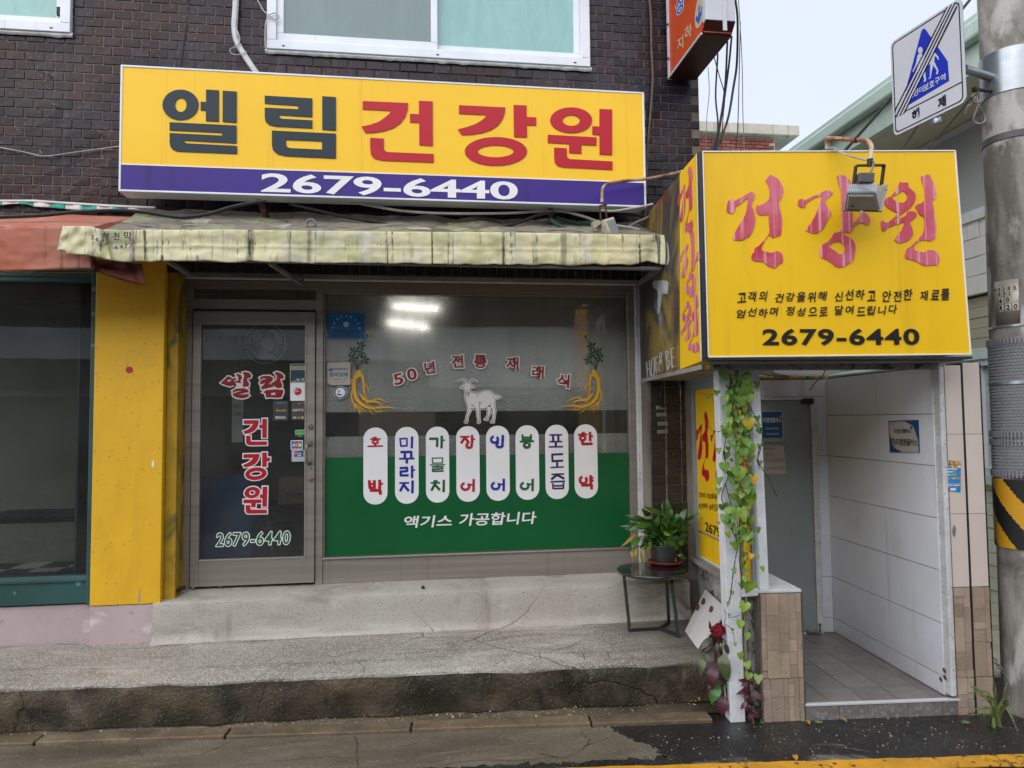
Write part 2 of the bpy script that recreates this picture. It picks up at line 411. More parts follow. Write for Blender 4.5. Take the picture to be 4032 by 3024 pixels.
m_whitetrim = mat('flaking white trim', '#cfd0d2', .6, '#b4b4b4', 8, bump=.3, bscale=30, speck=[(90,.07,'#6b6661',.7)])
m_greytrim = mat('grey painted trim', '#8d939b', .6, '#7b8087', 4, bump=.1)
m_conc = mat('concrete', '#948c80', .9, '#7a7267', 3, bump=.5, bscale=70, stain=[(2,(1,1,1),.52,.7,'#5d564d',.6)], speck=[(90,.12,'#b8b2a6',.5)])
m_terrazzo = mat('exposed aggregate', '#98938a', .5, '#827b71', 2.2, bump=.5, bscale=110, speck=[(105,.42,'#cbc7bb',.75),(95,.2,'#5d5750',.7),(130,.1,'#a98f6c',.5)],
                 stain=[(1.5,(1,2.5,1),.5,.68,'#b9b3ab',.75),(2.2,(.7,2.4,1),.55,.68,'#665e54',.65),(1.1,(.6,1.4,1),.58,.66,'#57504a',.5)], edge=[(0,1.05,1.75,'#3c362d',.85)], crack=(.9,.004,'#38332e'), rvar=.1)
m_ledge = mat('ledge terrazzo', '#b3aea6', .65, '#a39c90', 2, bump=.35, bscale=90, speck=[(150,.09,'#655f58',.75),(120,.05,'#7b6a58',.5)],
              stain=[(2.4,(.5,1,1.5),.52,.66,'#827c72',.75),(3.5,(1,1,.3),.58,.7,'#6f685e',.5),(5,(.6,1,1),.62,.75,'#d5d1cb',.6)], crack=(.8,.003,'#4b453f'))
m_riser = mat('mossy wet concrete', '#5c5040', .5, '#332d23', 3.2, .38, .62, bump=.9, bscale=55, stain=[(2.6,(1,1,.7),.5,.64,'#23231a',.85),(5,(1,1,1),.6,.7,'#6d6150',.7),(1.6,(1,1,.5),.56,.66,'#8a8278',.7),(4.5,(1,1,.4),.55,.62,'#2c3020',.8)],
              speck=[(190,.025,'#a9a294',.6)], crack=(1.1,.005,'#14120f'), rvar=.2)
m_gutter = mat('wet gravelly concrete', '#6b5f4a', .55, '#4a4234', 3.5, edge=[(0,.6,1.6,'#2e261b',.8)], bump=.7, bscale=60, speck=[(80,.12,'#a3967e',.6),(100,.16,'#2b2620',.7),(70,.02,'#d9c9a0',.7)], stain=[(2,(1,2,1),.5,.64,'#3a3327',.8)], rvar=.2)
m_kerb = mat('worn kerb stone', '#6f614a', .5, '#54493a', 6, speck=[(110,.1,'#93866c',.5),(100,.1,'#3a3228',.5)], bump=.4, bscale=60, stain=[(4,(1,1,1),.58,.7,'#8b806c',.7)], rand=.12, rvar=.15)
m_patch = mat('wet concrete', '#6f675a', .3, '#5c5243', 2.6, stretch=(.6,1.2,1), bump=.5, bscale=70, speck=[(120,.08,'#4a4238',.6),(110,.05,'#a49a86',.5)], stain=[(9,(.3,2.2,1),.52,.66,'#84796a',.45),(1.4,(.5,1.8,1),.5,.66,'#4a4237',.7),(5,(.4,2,1),.62,.72,'#8c8272',.5)], crack=(1.5,.006,'#2a251f'), rvar=.25)
m_asphalt = mat('wet asphalt', '#2a2826', .32, '#1c1b1a', 4, bump=.5, bscale=130, speck=[(110,.06,'#6f6b64',.5),(150,.14,'#4c4944',.6)], stain=[(2.2,(.8,1.6,1),.60,.68,'#8d8a82',.75)], rvar=.22)
m_linepaint = mat('yellow road paint', '#d79a22', .5, '#b9831f', 6, bump=.4, bscale=100, speck=[(40,.08,'#3a342a',.9)], crack=(4.5,.02,'#3a3226'), rvar=.15)
m_pinkwall = mat('pale pink plaster', '#b9a6a6', .8, '#a99a98', 2.5, bump=.2, bscale=30, stain=[(3,(1,1,2),.56,.64,'#d8d3cd',.8),(7,(1,1,1.5),.6,.68,'#8c857b',.7)])
m_yellowpil = mat('yellow wall paint', '#e4b21a', .6, '#d6a416', 1.6, bump=.3, bscale=14, speck=[(60,.03,'#9a7a20',.5)], stain=[(5,(1,1,.12),.56,.7,'#c08f16',.5),(3.5,(1,1,.3),.6,.75,'#a87f18',.55),(14,(1,1,.25),.68,.74,'#8a6a1d',.7)])
m_yellowold = mat('mouldy yellow paint', '#b58e17', .7, '#8f7718', 5, bump=.4, bscale=30, stain=[(7,(1,1,.4),.52,.62,'#3c4a2a',.85)])
m_greenframe = mat('dark green painted frame', '#2c5350', .45, '#24443f', 2, bump=.08, speck=[(30,.03,'#7d918d',.6)])
m_black = mat('black painted metal', '#1c1c1e', .45, '#262626', 8, bump=.1)
m_dark = mat('dark interior', '#2a2826', .9, '#1e1d1c', 2)
m_inwall = mat('interior wallpaper', '#8a8478', .9, '#7d776c', 3)
m_glass = glass('shop glass', '#f3f4f2', 1.4, 0, .12)
m_glass2 = glass('neighbour glass', '#c5cccb', 1.4, 0, .09)

def proj(P):
    q = Vector(P)-CAM_LOC; z = q.dot(FW); return (PCX+FPX*q.dot(RT)/z, PCY-FPX*q.dot(UP)/z)

# ---------------------------------------------------------------- ground
asph = MB().box(-60, 60, -60, 60, -.3, 0).build('asphalt_road', m_asphalt); struct(asph)
def zpts(z, *px): return [tuple(Pz(p, z).xy) for p in px]
# irregular concrete apron between kerb and asphalt
ap = zpts(0, (0,2945), (1344,2898), (2330,2864), T(8,1740,1400), T(8,1790,1440), T(8,1880,1480), T(8,2010,1535), T(8,2060,1560), T(8,2105,1592),
          T(8,1960,1600), T(8,1700,1612), T(8,1500,1622), T(8,1250,1632), T(8,1000,1640), T(8,760,1650), T(8,500,1659))
ap = [(-6.5, ap[0][1]+.3)] + ap + [(ap[-1][0]-1.2, ap[-1][1]-.25), (-6.5, -2.0)]
rr = random.Random(3); apn = []
for i, p in enumerate(ap):
    q = ap[(i+1) % len(ap)]; n = 6 if 3 <= i < 16 else 1
    for k in range(n):
        t = k/n; j = .022 if n > 1 else 0
        apn.append((p[0]+(q[0]-p[0])*t+rr.uniform(-j, j), p[1]+(q[1]-p[1])*t+rr.uniform(-j, j)))
struct(decal('concrete_apron', m_patch, Plane((0,0,0), (1,0,0), (0,1,0)), [apn], None, off=.002, thick=.003))
# yellow edge line
a, b = Pz((2500,3025), 0), Pz((4032,2979), 0); d = (b-a).normalized(); nrm = Vector((d.y, -d.x, 0))
a = a-d*1.2; b = b+d*3; rr = random.Random(5)
top = [a+(b-a)*(i/90)+nrm*rr.uniform(-.005, .005) for i in range(91)]; bot = [a+(b-a)*(i/90)+nrm*(.105+rr.uniform(-.006, .006)) for i in range(91)]
struct(decal('road_edge_line', m_linepaint, Plane((0,0,0), (1,0,0), (0,1,0)), [[tuple(p.xy) for p in top+bot[::-1]]], None, off=.009, thick=.005))
# kerb of long stones
k0, k1 = Pz((0,2945), 0), Pz((2688,2851), 0); kd = (k1-k0).normalized(); kn = Vector((-kd.y, kd.x, 0))
kerb = thing('kerb', None, None, (0, -1.1, 0)); struct(kerb)
joints = [-2.2] + [(Pz(p, .02)-k0).dot(kd) for p in (T(7,220,1495), T(7,1455,1455), T(8,452,1405), T(8,1612,1345))] + [3.72]
for i in range(len(joints)-1):
    s0, s1 = joints[i]+.006, joints[i+1]-.006
    P = [k0+kd*s0, k0+kd*s1, k0+kd*s1+kn*.105, k0+kd*s0+kn*.105]
    MB().prism([tuple(p.xy) for p in P], -.1, .022+.003*(i % 2)).build('kerb_stone', m_kerb, kerb, bevel=.006)
# rough strip behind the kerb, sloping up to the terrace foot
def strip(u, v):
    x = -4.5+6.28*u; f = (x-k0.x)/(k1.x-k0.x); yk = k0.y+(k1.y-k0.y)*f+.105
    yb = -.885-.03*(x+2.2)/3.7+.04
    return (x, yk+(yb-yk)*v, .012+.06*v+.006*mnoise.noise(Vector((x*6, v*3, 1))))
struct(MB().grid(strip, 120, 6).build('gutter_strip', m_gutter, smooth=True))
# raised terrace of exposed aggregate with its mossy front
def yfront(x): return -.905-.05*(x+2.1)+.012*mnoise.noise(Vector((x*2.2, 0, 3)))+.006*mnoise.noise(Vector((x*9, 0, 5)))
prof = [(0,0,0), (.25,0,0), (.5,0,0), (.75,0,0), (.93,0,-.004), (.985,0,-.012), (1,1,-.035), (1,1,-.1), (1,2,-.16), (1,3,-.24)]
def terr(u, v):
    x = -4.5+6.36*u; k = v*(len(prof)-1); i = min(int(k), len(prof)-2); f = k-i
    a_, b_ = prof[i], prof[i+1]; q = [a_[j]+(b_[j]-a_[j])*f for j in range(3)]
    yf = yfront(x); y = -.2+(yf+.2)*q[0]; foot = .012*q[1]+.012*mnoise.noise(Vector((x*5, q[2]*6, 1)))*min(1,q[1])
    nn = mnoise.noise(Vector((x*3.5, q[2]*7, 7)))*.012+mnoise.noise(Vector((x*14, q[2]*16, 7)))*.005
    drop = 0.016*max(0, mnoise.noise(Vector((x*2.6, .5, 9)))) if q[0] > .9 else 0
    return (x, y+foot+(nn if q[0] >= 1 else 0), .288-.008*q[0]+q[2]-drop+(nn*.3 if q[0] < 1 else 0))
tm = MB(); tm.grid(terr, 260, 18); tm.m = [0 if (i//260) < 11 else 1 for i in range(len(tm.f))]
struct(tm.build('terrace', [m_terrazzo, m_riser], smooth=True))
# cracks running along the terrace and the apron
T7 = lambda a, b: T(7, a, b); T8_ = lambda a, b: T(8, a, b)
def cracks(par, z, lines, wd, seed):
    r = random.Random(seed); k = MB()
    for f, pts in lines:
        P = [Pz(f(*p), z) for p in pts]; Q_ = []
        for a, b in zip(P, P[1:]):
            n = max(1, int((b-a).length/.03))
            for i in range(n): Q_.append(a+(b-a)*(i/n)+Vector((0, r.uniform(-.006,.006), 0)))
        Q_.append(P[-1])
        for i in range(len(Q_)-1):
            a, b = Q_[i], Q_[i+1]; d = (b-a).normalized(); nn = Vector((-d.y, d.x, 0))*wd*(.35+1.1*abs(mnoise.noise(a*4)))
            k.add([tuple(a-nn), tuple(b-nn), tuple(b+nn), tuple(a+nn)], [(0,1,2,3)])
    o = k.build('crack', mat('crack dirt', '#1d1913', .9), None, smooth=False); o.parent = par; return stuff(o)
terrace = bpy.data.objects['terrace']
cracks(terrace, .2905, [(T7, [(-60,880),(190,858),(330,852),(540,860),(640,890),(900,882),(1180,855),(1500,845),(1900,822),(2212,808)]), (T8_, [(0,808),(500,787),(1000,772),(1500,762),(1780,738),(2060,722)]),
  (T7, [(-60,1022),(400,1010),(760,1015),(1100,1005),(1480,1000),(1750,990),(2200,970)]), (T8_, [(100,965),(420,950),(640,935),(900,935),(1160,915),(1560,910),(1900,890),(2200,870)]),
  (T8_, [(105,968),(148,1005),(140,1040)]), (T8_, [(1280,908),(1290,950)]), (T8_, [(1560,908),(1580,955)]), (T8_, [(1600,800),(1540,840),(1480,872),(1340,905)]), (T8_, [(1720,900),(1740,950)])], .0022, 1)
cracks(bpy.data.objects['concrete_apron'], .0085, [(T8_, [(85,1455),(105,1500),(95,1560),(110,1650)]), (T8_, [(1550,1425),(1610,1475),(1565,1540),(1440,1590),(1280,1562)]), (T8_, [(640,1638),(900,1602),(1150,1612),(1400,1582)]), (T7, [(1500,1650),(1800,1610),(2200,1580)])], .0025, 2)
# upper ledge under the shopfront
def ledge(u, v):
    x = -1.64+3.485*u; pr = [(.05,.562), (-.12,.548), (-.235,.532), (-.258,.522), (-.262,.50), (-.262,.40), (-.263,.345), (-.266,.325), (-.272,.305), (-.285,.292), (-.30,.284)]
    k = v*(len(pr)-1); i = min(int(k), len(pr)-2); f = k-i
    y = pr[i][0]+(pr[i+1][0]-pr[i][0])*f; z = pr[i][1]+(pr[i+1][1]-pr[i][1])*f
    n = .004*mnoise.noise(Vector((x*4, z*12, 2)))+(.012*mnoise.noise(Vector((x*3, z*20, 4))) if z < .35 else 0)
    return (x, y-n*.7-.012*(x+1.6)/3, z+n*.5)
struct(MB().grid(ledge, 160, 20).build('ledge', m_ledge, smooth=True))
# alley paving and yard on the far right
struct(MB().prism([(3.05,-.95), (4.7,-.75), (4.7,9), (2.3,9), (2.3,.2), (3.02,.2)], 0, .02).build('alley_paving',
    mat('yard concrete', '#b8b29c', .8, '#a29b86', 1.2, stretch=(.4,2,1), bump=.4, bscale=40, stain=[(1.1,(.4,2.5,1),.5,.62,'#6a6454',.7)], crack=(.8,.006,'#4d473c'))))

# ---------------------------------------------------------------- the brick building
YW = -.2
bld = thing('brick_building', 'two storey building faced in dark purple brown glazed brick behind the yellow signs', 'building', (0, YW, .56))
LZ = Py((1900,1094), YW).z                          # underside of the brick lintel
XR = Py((2750,300), YW).x                           # right corner
w2 = (Py(T(1,1735,200), YW).x, Py(T(2,1605,300), YW).x, Py(T(2,1605,447), YW).z)
w1r, w1z = Py(T(1,470,200), YW).x, Py(T(1,240,215), YW).z
ZT = 5.9
wb = MB(); yb0, yb1 = YW+.0045, .06
wb.box(-5, w1r-1.4, yb0, yb1, LZ, ZT)
for (x0, x1, z0, z1) in ((w1r-1.4, w1r, LZ, w1z), (w1r, w2[0], LZ, ZT), (w2[0], w2[1], LZ, w2[2]), (w2[1], XR, LZ, ZT), (w1r-1.4, w1r, w1z+1.2, ZT), (w2[0], w2[1], w2[2]+1.3, ZT)):
    wb.box(x0, x1, yb0, yb1, z0, z1)
wb.box(1.6, XR, yb0, .2, .3, LZ); wb.box(XR-.25, XR, .06, 3.6, .0, ZT)
wb.box(-5, XR, yb1+.01, 3.6, ZT-.1, ZT)
wb.build('wall', m_mortar, bld)
def brick_mesh(w, h, dpt=.03):
    me = bpy.data.meshes.new('brick'); bm = bmesh.new(); bmesh.ops.create_cube(bm, size=1)
    for v in bm.verts: v.co = Vector((v.co.x*w, v.co.y*dpt, v.co.z*h))
    bmesh.ops.bevel(bm, geom=[e for e in bm.edges if all(v.co.y < 0 for v in e.verts)], offset=.004, segments=1, affect='EDGES')
    bm.to_mesh(me); bm.free(); return me
bw, bh, pu, pv = .1122, .0588, .1155, .0618
bm_std, bm_sol, bm_half = brick_mesh(bw, bh), brick_mesh(.0535, .112), brick_mesh(.05, bh)
sg = [(478,262), (2537,366), (2533,820), (474,745)]
def inq(p, q):
    s = 0
    for i in range(4):
        a_, b_ = q[i], q[(i+1) % 4]; s += 1 if (b_[0]-a_[0])*(p[1]-a_[1])-(b_[1]-a_[1])*(p[0]-a_[0]) > 0 else -1
    return abs(s) == 4
cand = []; rr = random.Random(11)
zb = LZ+.118
row = 0
while zb+row*pv < ZT-.05:
    z = zb+row*pv+pv/2; off = (row % 2)*pu/2; i = 0
    x = XR-off-pu/2
    while x > -3.4:
        halves = bw
        inw = (w2[0]+bw/2 < x < w2[1]-bw/2 and z > w2[2]+bh/2 and z < w2[2]+1.3) or (w1r-1.4 < x < w1r-bw/2 and z > w1z+bh/2 and z < w1z+1.2)
        if not inw:
            p = proj((x, YW, z)); vis = -40 < p[0] < 2800 and -30 < p[1] and not inq(p, sg) and p[1] < 905+(0 if p[0] > 600 else -60) and not (p[0] > 2650 and p[1] < 330)
            cand.append((vis, (Vector((x, YW, z))-CAM_LOC).length, x, z))
        x -= pu
    row += 1
near = []; rest = []
def put_brick(me, x, y, z, m):
    o = bpy.data.objects.new('brick', me); C.objects.link(o); o.parent = bld
    o.location = (x+rr.uniform(-.0015, .0015), y+.0145-rr.uniform(0, .003)-ORG[bld].y, z-ORG[bld].z); o.rotation_euler = (rr.uniform(-.012, .012), rr.uniform(-.006, .006), rr.uniform(-.01, .01))
nb = 0
for me in (bm_std, bm_sol, bm_half): me.materials.append(m_brick)
bm_stk = brick_mesh(.104, bh); bm_stk.materials.append(m_brick_dark); bm_stkh = brick_mesh(.036, bh); bm_stkh.materials.append(m_brick_dark)
bm_sol.materials[0] = m_brick_dark
x = -1.58                                            # soldier course over the shopfront
while x < 1.58: put_brick(bm_sol, x, YW, LZ+.058, None); nb += 1; x += .0615
z = .60                                              # stacked courses beside the window
while z < 2.02:
    for x in (1.665, 1.778): put_brick(bm_stk, x, YW, z, None); nb += 1
    put_brick(bm_stkh, 1.852, YW, z, None); nb += 1
    z += .0618
cand.sort(key=lambda c_: (not c_[0], c_[1]))
lim = 298-nb
for k, (vis, dist, x, z) in enumerate(cand):
    if k < lim: put_brick(bm_std, x, YW, z, None)
    else: rest.append((x, z))
rb = MB()
for x, z in rest:
    w_, h_ = bw/2, bh/2; y = YW-rr.uniform(0, .003); t = rr.uniform(-.0015, .0015); e = .0035
    rb.add([(x-w_,y+.02,z-h_),(x+w_,y+.02,z-h_),(x+w_,y+.02,z+h_),(x-w_,y+.02,z+h_),
            (x-w_+e,y+t,z-h_+e),(x+w_-e,y-t,z-h_+e),(x+w_-e,y,z+h_-e),(x-w_+e,y,z+h_-e)], [(4,5,6,7),(0,1,5,4),(1,2,6,5),(2,3,7,6),(3,0,4,7)])
stuff(rb.build('brick', m_brick, bld))
# upstairs windows: frame, two sliding sashes with frosted panes
def upstairs(x0, x1, z0, split, name_lab, lpane, rpane, h=1.25):
    f = .062
    wn_ = MB(); wn_.box(x0, x1, YW-.035, YW+.07, z0, z0+f); wn_.box(x0, x0+f, YW-.035, YW+.07, z0+f, z0+h-f); wn_.box(x1-f, x1, YW-.035, YW+.07, z0+f, z0+h-f); wn_.box(x0, x1, YW-.035, YW+.07, z0+h-f, z0+h)
    fr = wn_.build('window', m_upvc, bld, bevel=.004)
    def sash(a_, b_, y, pm):
        g = MB(); t = .045; g.box(a_, b_, y, y+.03, z0+f, z0+f+t+.01); g.box(a_, a_+t, y, y+.03, z0+f+t+.01, z0+h-f-t); g.box(b_-t, b_, y, y+.03, z0+f+t+.01, z0+h-f-t); g.box(a_, b_, y, y+.03, z0+h-f-t, z0+h-f)
        g.build('sash', m_upvc, fr, bevel=.003)
        MB().box(a_+t, b_-t, y+.012, y+.018, z0+f+t+.01, z0+h-f-t).build('pane', pm, fr)
    sash(x0+f, split+.03, YW-.02, lpane); sash(split-.03, x1-f, YW+.015, rpane)
    cb = MB()
    def cl(u, v): 
        x = x0-.012+(x1-x0+.024)*u; return (x, YW-.014-.012*sin(pi*v), z0-.024+.03*v-.012*max(0, mnoise.noise(Vector((x*14, 0, x0))))*(1-v))
    cb.grid(cl, 90, 5); cb.build('sealant', m_caulk, fr, smooth=True)
    dr = MB()
    for sx in (x0+.1, x1-.12, (x0+x1)/2+.02): dr.box(sx, sx+.018, YW-.0375, YW-.034, z0+.018, z0+.026)
    dr.build('drain_slot', m_black, fr)
upstairs(w2[0], w2[1], w2[2], Py(T(2,595,300), YW).x, '', m_tealgrey, m_teal)
upstairs(w1r-1.4, w1r, w1z, w1r-.7, '', m_teal, m_teal, 1.15)
# dark room behind the panes, and the shop interior
rm = MB(); rm.box(-1.62, 1.62, 3.2, 3.25, .4, 2.75); rm.box(-1.67, -1.62, .07, 3.25, .4, 2.75); rm.box(1.62, 1.67, .21, 3.25, .4, 2.75)
rm.build('interior_wall', m_inwall, bld)
MB().box(-1.67, 1.67, .06, 3.25, 2.75, 2.8).build('interior_ceiling', m_inwall, bld)
MB().box(-1.67, 1.67, .045, 3.25, .40, .545).build('interior_floor', mat('interior floor', '#5d564b', .5, '#4a443b', 2), bld)
# ---------------------------------------------------------------- aluminium shopfront with door and display window
def F(p, y=0): q = Py(p, y); return (q.x, q.z)
sf = thing('shopfront', 'brown aluminium shopfront with glass door and lettered display window under the mildewed awning', 'shopfront', (0, 0, .56))
xo0 = F((702,1600))[0]; xl0, xl1 = F(T(4,1205,900))[0], F(T(4,1250,900))[0]
xd0, xd1 = F(T(4,1258,900))[0], F(T(4,2046,900))[0]; xm1 = F(T(4,2097,900))[0]
xw0, xw1 = xm1+.012, F(T(5,1852,700))[0]; xr1 = F(T(5,1893,700))[0]
zt = F((1700,1120))[1]; zh = F(T(5,900,262))[1]+.02; zs = F(T(4,1650,355))[1]
zdt, zdb = F(T(4,1650,362))[1]-.004, .575
zb0, zg0 = .558, F(T(8,900,258))[1]
zkt = F(T(7,1650,305))[1]
fm = MB()
fm.box(xl0, xl1, -.03, .06, .555, zt); fm.box(xd1+.004, xm1, -.03, .06, .555, zt-.055)
fm.box(xw1, xr1, -.03, .06, .575, zt-.055); fm.box(xl1, xr1, -.03, .06, zt-.055, zt)
fm.box(xl1, xd1+.004, -.025, .05, zs+.006, zs+.075)
fm.box(xm1, xw1, -.02, .05, zh-.02, zt-.055)
fm.box(xm1, xw1, -.022, .05, zb0, zg0-.012); fm.box(xm1, xw1, -.034, .045, zg0-.012, zg0)
fm.box(xw0-.012, xw0, -.012, .04, zg0, zh-.02)
fm.build('frame', m_alu, sf, bevel=.003)
MB().box(xl1, xd1, .004, .012, zs+.075, zt-.055).build('transom_pane', m_glass, sf)
tr = MB(); tr.box(xl0-.02, xr1+.02, -.075, -.03, zt+.004, zt+.03)
tr.build('header_trim', m_whitetrim, sf, bevel=.004)
MB().box(xl0-.022, xl0-.004, -.06, .0, .56, zt).build('side_trim', m_whitetrim, sf, bevel=.003)
MB().box(xr1+.004, xr1+.045, -.05, .03, .56, zt).build('side_trim', m_whitetrim, sf, bevel=.003)
MB().box(xr1+.05, 1.625, -.06, .04, .5, zt+.05).build('jamb_board', m_greytrim, sf, bevel=.003)
MB().box(xo0, xl0-.026, -.03, .03, .555, LZ-.002).build('jamb_board', m_greytrim, sf, bevel=.003)
# display window glass and films
gp = front(.004)
MB().box(xw0, xw1, .004, .010, zg0, zh-.02).build('window_pane', m_glass, sf)
m_bubble = mat('bubble wrap', '#e6e6e4', .22, '#d6d6d4', 3, stretch=(6,1,.5), bump=.9, bscale=75, bvor=True, trans=.14)
m_grn = mat('green window film', '#0c5a30', .35, '#0a522b', 2)
zgf = F(T(5,900,1290))[1]; zb1 = F(T(5,900,1005))[1]; zb2 = F(T(5,900,1160))[1]
def bub(z0, z1):
    def f(u, v):
        x = xw0+(xw1-xw0)*u; return (x, .03+.004*sin(x*23)+.004*mnoise.noise(Vector((x*3, v*4, z0))), z0+(z1-z0)*v)
    return f
MB().grid(bub(zb1, zh-.02), 60, 12).build('bubble_wrap', m_bubble, sf, smooth=True)
MB().grid(bub(zgf-.01, zb2), 60, 6).build('bubble_wrap', m_bubble, sf, smooth=True)
decal('green_film', m_grn, front(.0036), [rrect(xw0+.004, zg0+.004, xw1-.004, zgf, .018)], sf, off=0, thick=.0008)
# lit fluorescent tubes inside, close behind the bubble wrap
m_tube = mat('lit tube', '#ffffff', emit=('#fffaf0', 12.0))
for nm, pa, pb, y in (('', T(5,330,330), T(5,640,352), .06), ('', T(5,300,440), T(5,560,470), .06)):
    A_, B_ = Py(pa, y), Py(pb, y)
    lt = thing('tube_light', 'lit white fluorescent tube glowing through the bubble wrap, the ' + ('upper' if pa[1] < 1250 else 'lower') + ' of two', 'light', (A_+B_)/2, 'tube lights behind the bubble wrap')
    MB().tube([A_, B_], .013, 8).build('tube', m_tube, lt)
    MB().box(A_.x-.02, B_.x+.02, y+.016, y+.05, A_.z-.005, A_.z+.035).build('batten', m_upvc, lt)
# door
dr = MB(); ls, rs_ = F(T(4,1312,900))[0], F(T(4,1982,900))[0]; gt = F(T(4,1650,452))[1]; gb = F(T(7,1650,292))[1]
dr.box(xd0, ls, -.045, -.005, zdb, zdt); dr.box(rs_, xd1, -.045, -.005, zdb, zdt)
dr.box(ls, rs_, -.044, -.006, gt, zdt); dr.box(ls, rs_, -.044, -.006, zdb, gb-.014); dr.box(ls, rs_, -.048, -.004, gb-.014, gb)
dr.box(ls-.012, ls, -.049, -.045, zdb+.15, zdt-.05); dr.box(rs_, rs_+.012, -.049, -.045, zdb+.15, zdt-.05)
door = dr.build('door', m_alu, sf, bevel=.0025)
MB().box(ls, rs_, -.028, -.022, gb, gt).build('pane', m_glass, door)
m_steel = mat('worn steel', '#b5b0a8', .3, '#8f8a83', 8, metal=.9)
m_brass = mat('brass', '#b59a58', .35, metal=.9)
hx_, hz0 = F(T(4,2012,1220)); hz1 = F(T(4,2012,1335))[1]
hb = MB(); hb.tube(spline([(hx_+.004,-.045,hz0), (hx_-.012,-.082,hz0-.004), (hx_-.014,-.088,(hz0+hz1)/2), (hx_-.012,-.082,hz1+.004), (hx_+.004,-.045,hz1)], 4), .008, 8)
hb.box(hx_-.008, hx_+.02, -.049, -.045, hz0-.012, hz0+.02); hb.box(hx_-.008, hx_+.02, -.049, -.045, hz1-.02, hz1+.012)
hb.build('handle', m_steel, door)
def knob(px_, r, mt, nm):
    x, z = F(px_); k = MB(); k.xf = lambda a, b, c_: Vector((x+a, -.045-c_, z+b)); k.lathe([(r,0),(r,.006),(r*.8,.01),(r*.45,.0105),(r*.42,.006),(0,.006)], 0, 0, 20); k.build(nm, mt, door)
knob(T(4,2020,1107), .019, m_steel, 'lock'); knob(T(4,2022,1445), .013, m_brass, 'key_lock'); knob(T(4,2020,1370), .004, m_black, 'keyhole')
knob(T(7,1268,480), .008, m_steel, 'screw_head'); knob(T(7,1443,470), .008, m_steel, 'screw_head')

# lettering cut from vinyl
m_vred = mat('red vinyl', '#b01626', .4); m_vdark = mat('dark red vinyl', '#87121f', .4); m_vwhite = mat('white vinyl', '#e9e9ea', .45, '#e0e0e2', 4); m_vgreen = mat('green vinyl', '#1e5b47', .4)
m_vblack = mat('black vinyl', '#171515', .4); m_vblue = mat('blue vinyl', '#1b2a94', .4); m_vgr2 = mat('leaf green vinyl', '#1c5a35', .4); m_vpur = mat('purple vinyl', '#301f5e', .4)
m_vgold = mat('golden vinyl', '#dba51e', .4); m_vcream = mat('cream vinyl', '#dedad2', .5)
GLY = {}
T1 = lambda a, b: T(1, a, b); T2 = lambda a, b: T(2, a, b)
GLY['el'] = (T1, [ell(1172,682,117,99), ell(1174,683,37,45), [(1337,583),(1421,588),(1420,791),(1336,787),(1336,719),(1302,718),(1302,662),(1337,663)], [(1445,590),(1536,596),(1535,798),(1444,792)],
  [(1101,794),(1535,816),(1535,932),(1196,913),(1196,920),(1204,928),(1218,931),(1538,948),(1538,1000),(1155,984),(1125,975),(1107,955),(1101,925),(1101,864),(1441,881),(1441,863),(1101,847)]])
GLY['rim'] = (T1, [[(1717,622),(2025,640),(2025,761),(1810,748),(1810,756),(1818,768),(1832,772),(2025,782),(2025,834),(1790,822),(1745,812),(1722,790),(1717,760),(1717,700),(1933,710),(1933,688),(1717,674)],
  [(2089,626),(2178,632),(2178,848),(2089,843)], [(1763,848),(2178,868),(2178,1030),(1850,1014),(1800,1002),(1770,975),(1763,940)], [(1855,908),(2088,918),(2088,971),(1880,962),(1862,955),(1855,940)]])
GLY['geon'] = (T2, [[(139,657),(433,670),(430,715),(415,760),(385,800),(340,832),(280,852),(220,862),(157,865),(130,822),(190,810),(245,790),(285,762),(310,740),(324,721),(139,712)],
  [(503,655),(592,660),(593,948),(505,943),(505,798),(445,796),(445,740),(503,742)], [(187,895),(276,900),(276,965),(283,980),(298,987),(599,1000),(599,1056),(262,1043),(215,1030),(192,1005),(187,960)]])
GLY['gang'] = (T2, [[(762,684),(1062,698),(1060,730),(1045,775),(1015,815),(970,845),(910,865),(845,875),(780,878),(754,840),(815,825),(870,805),(915,778),(945,748),(762,740)],
  [(1115,682),(1200,686),(1200,760),(1262,763),(1262,816),(1202,814),(1203,893),(1118,890)], ell(1001,983,202,93), ell(1000,983,116,38)])
GLY['won'] = (T2, [ell(1488,781,136,83), ell(1489,783,56,35), [(1336,875),(1652,892),(1652,943),(1555,940),(1555,998),(1475,995),(1475,936),(1336,929)],
  [(1671,708),(1754,712),(1753,1005),(1672,1002),(1672,876),(1625,872),(1625,820),(1671,822)], [(1378,958),(1460,963),(1460,1010),(1466,1026),(1482,1033),(1756,1048),(1756,1103),(1440,1088),(1400,1078),(1382,1055),(1378,1020)]])
def glyph_on(key, pl): f, lp = GLY[key]; return [pxl(pl, f, l) for l in lp]
def fit(loops, box):
    xs = [p[0] for l in loops for p in l]; ys = [p[1] for l in loops for p in l]
    ax, bx, ay, by = min(xs), max(xs), min(ys), max(ys)
    return [[(box[0]+(x-ax)/(bx-ax)*(box[2]-box[0]), box[1]+(y-ay)/(by-ay)*(box[3]-box[1])) for x, y in l] for l in loops]

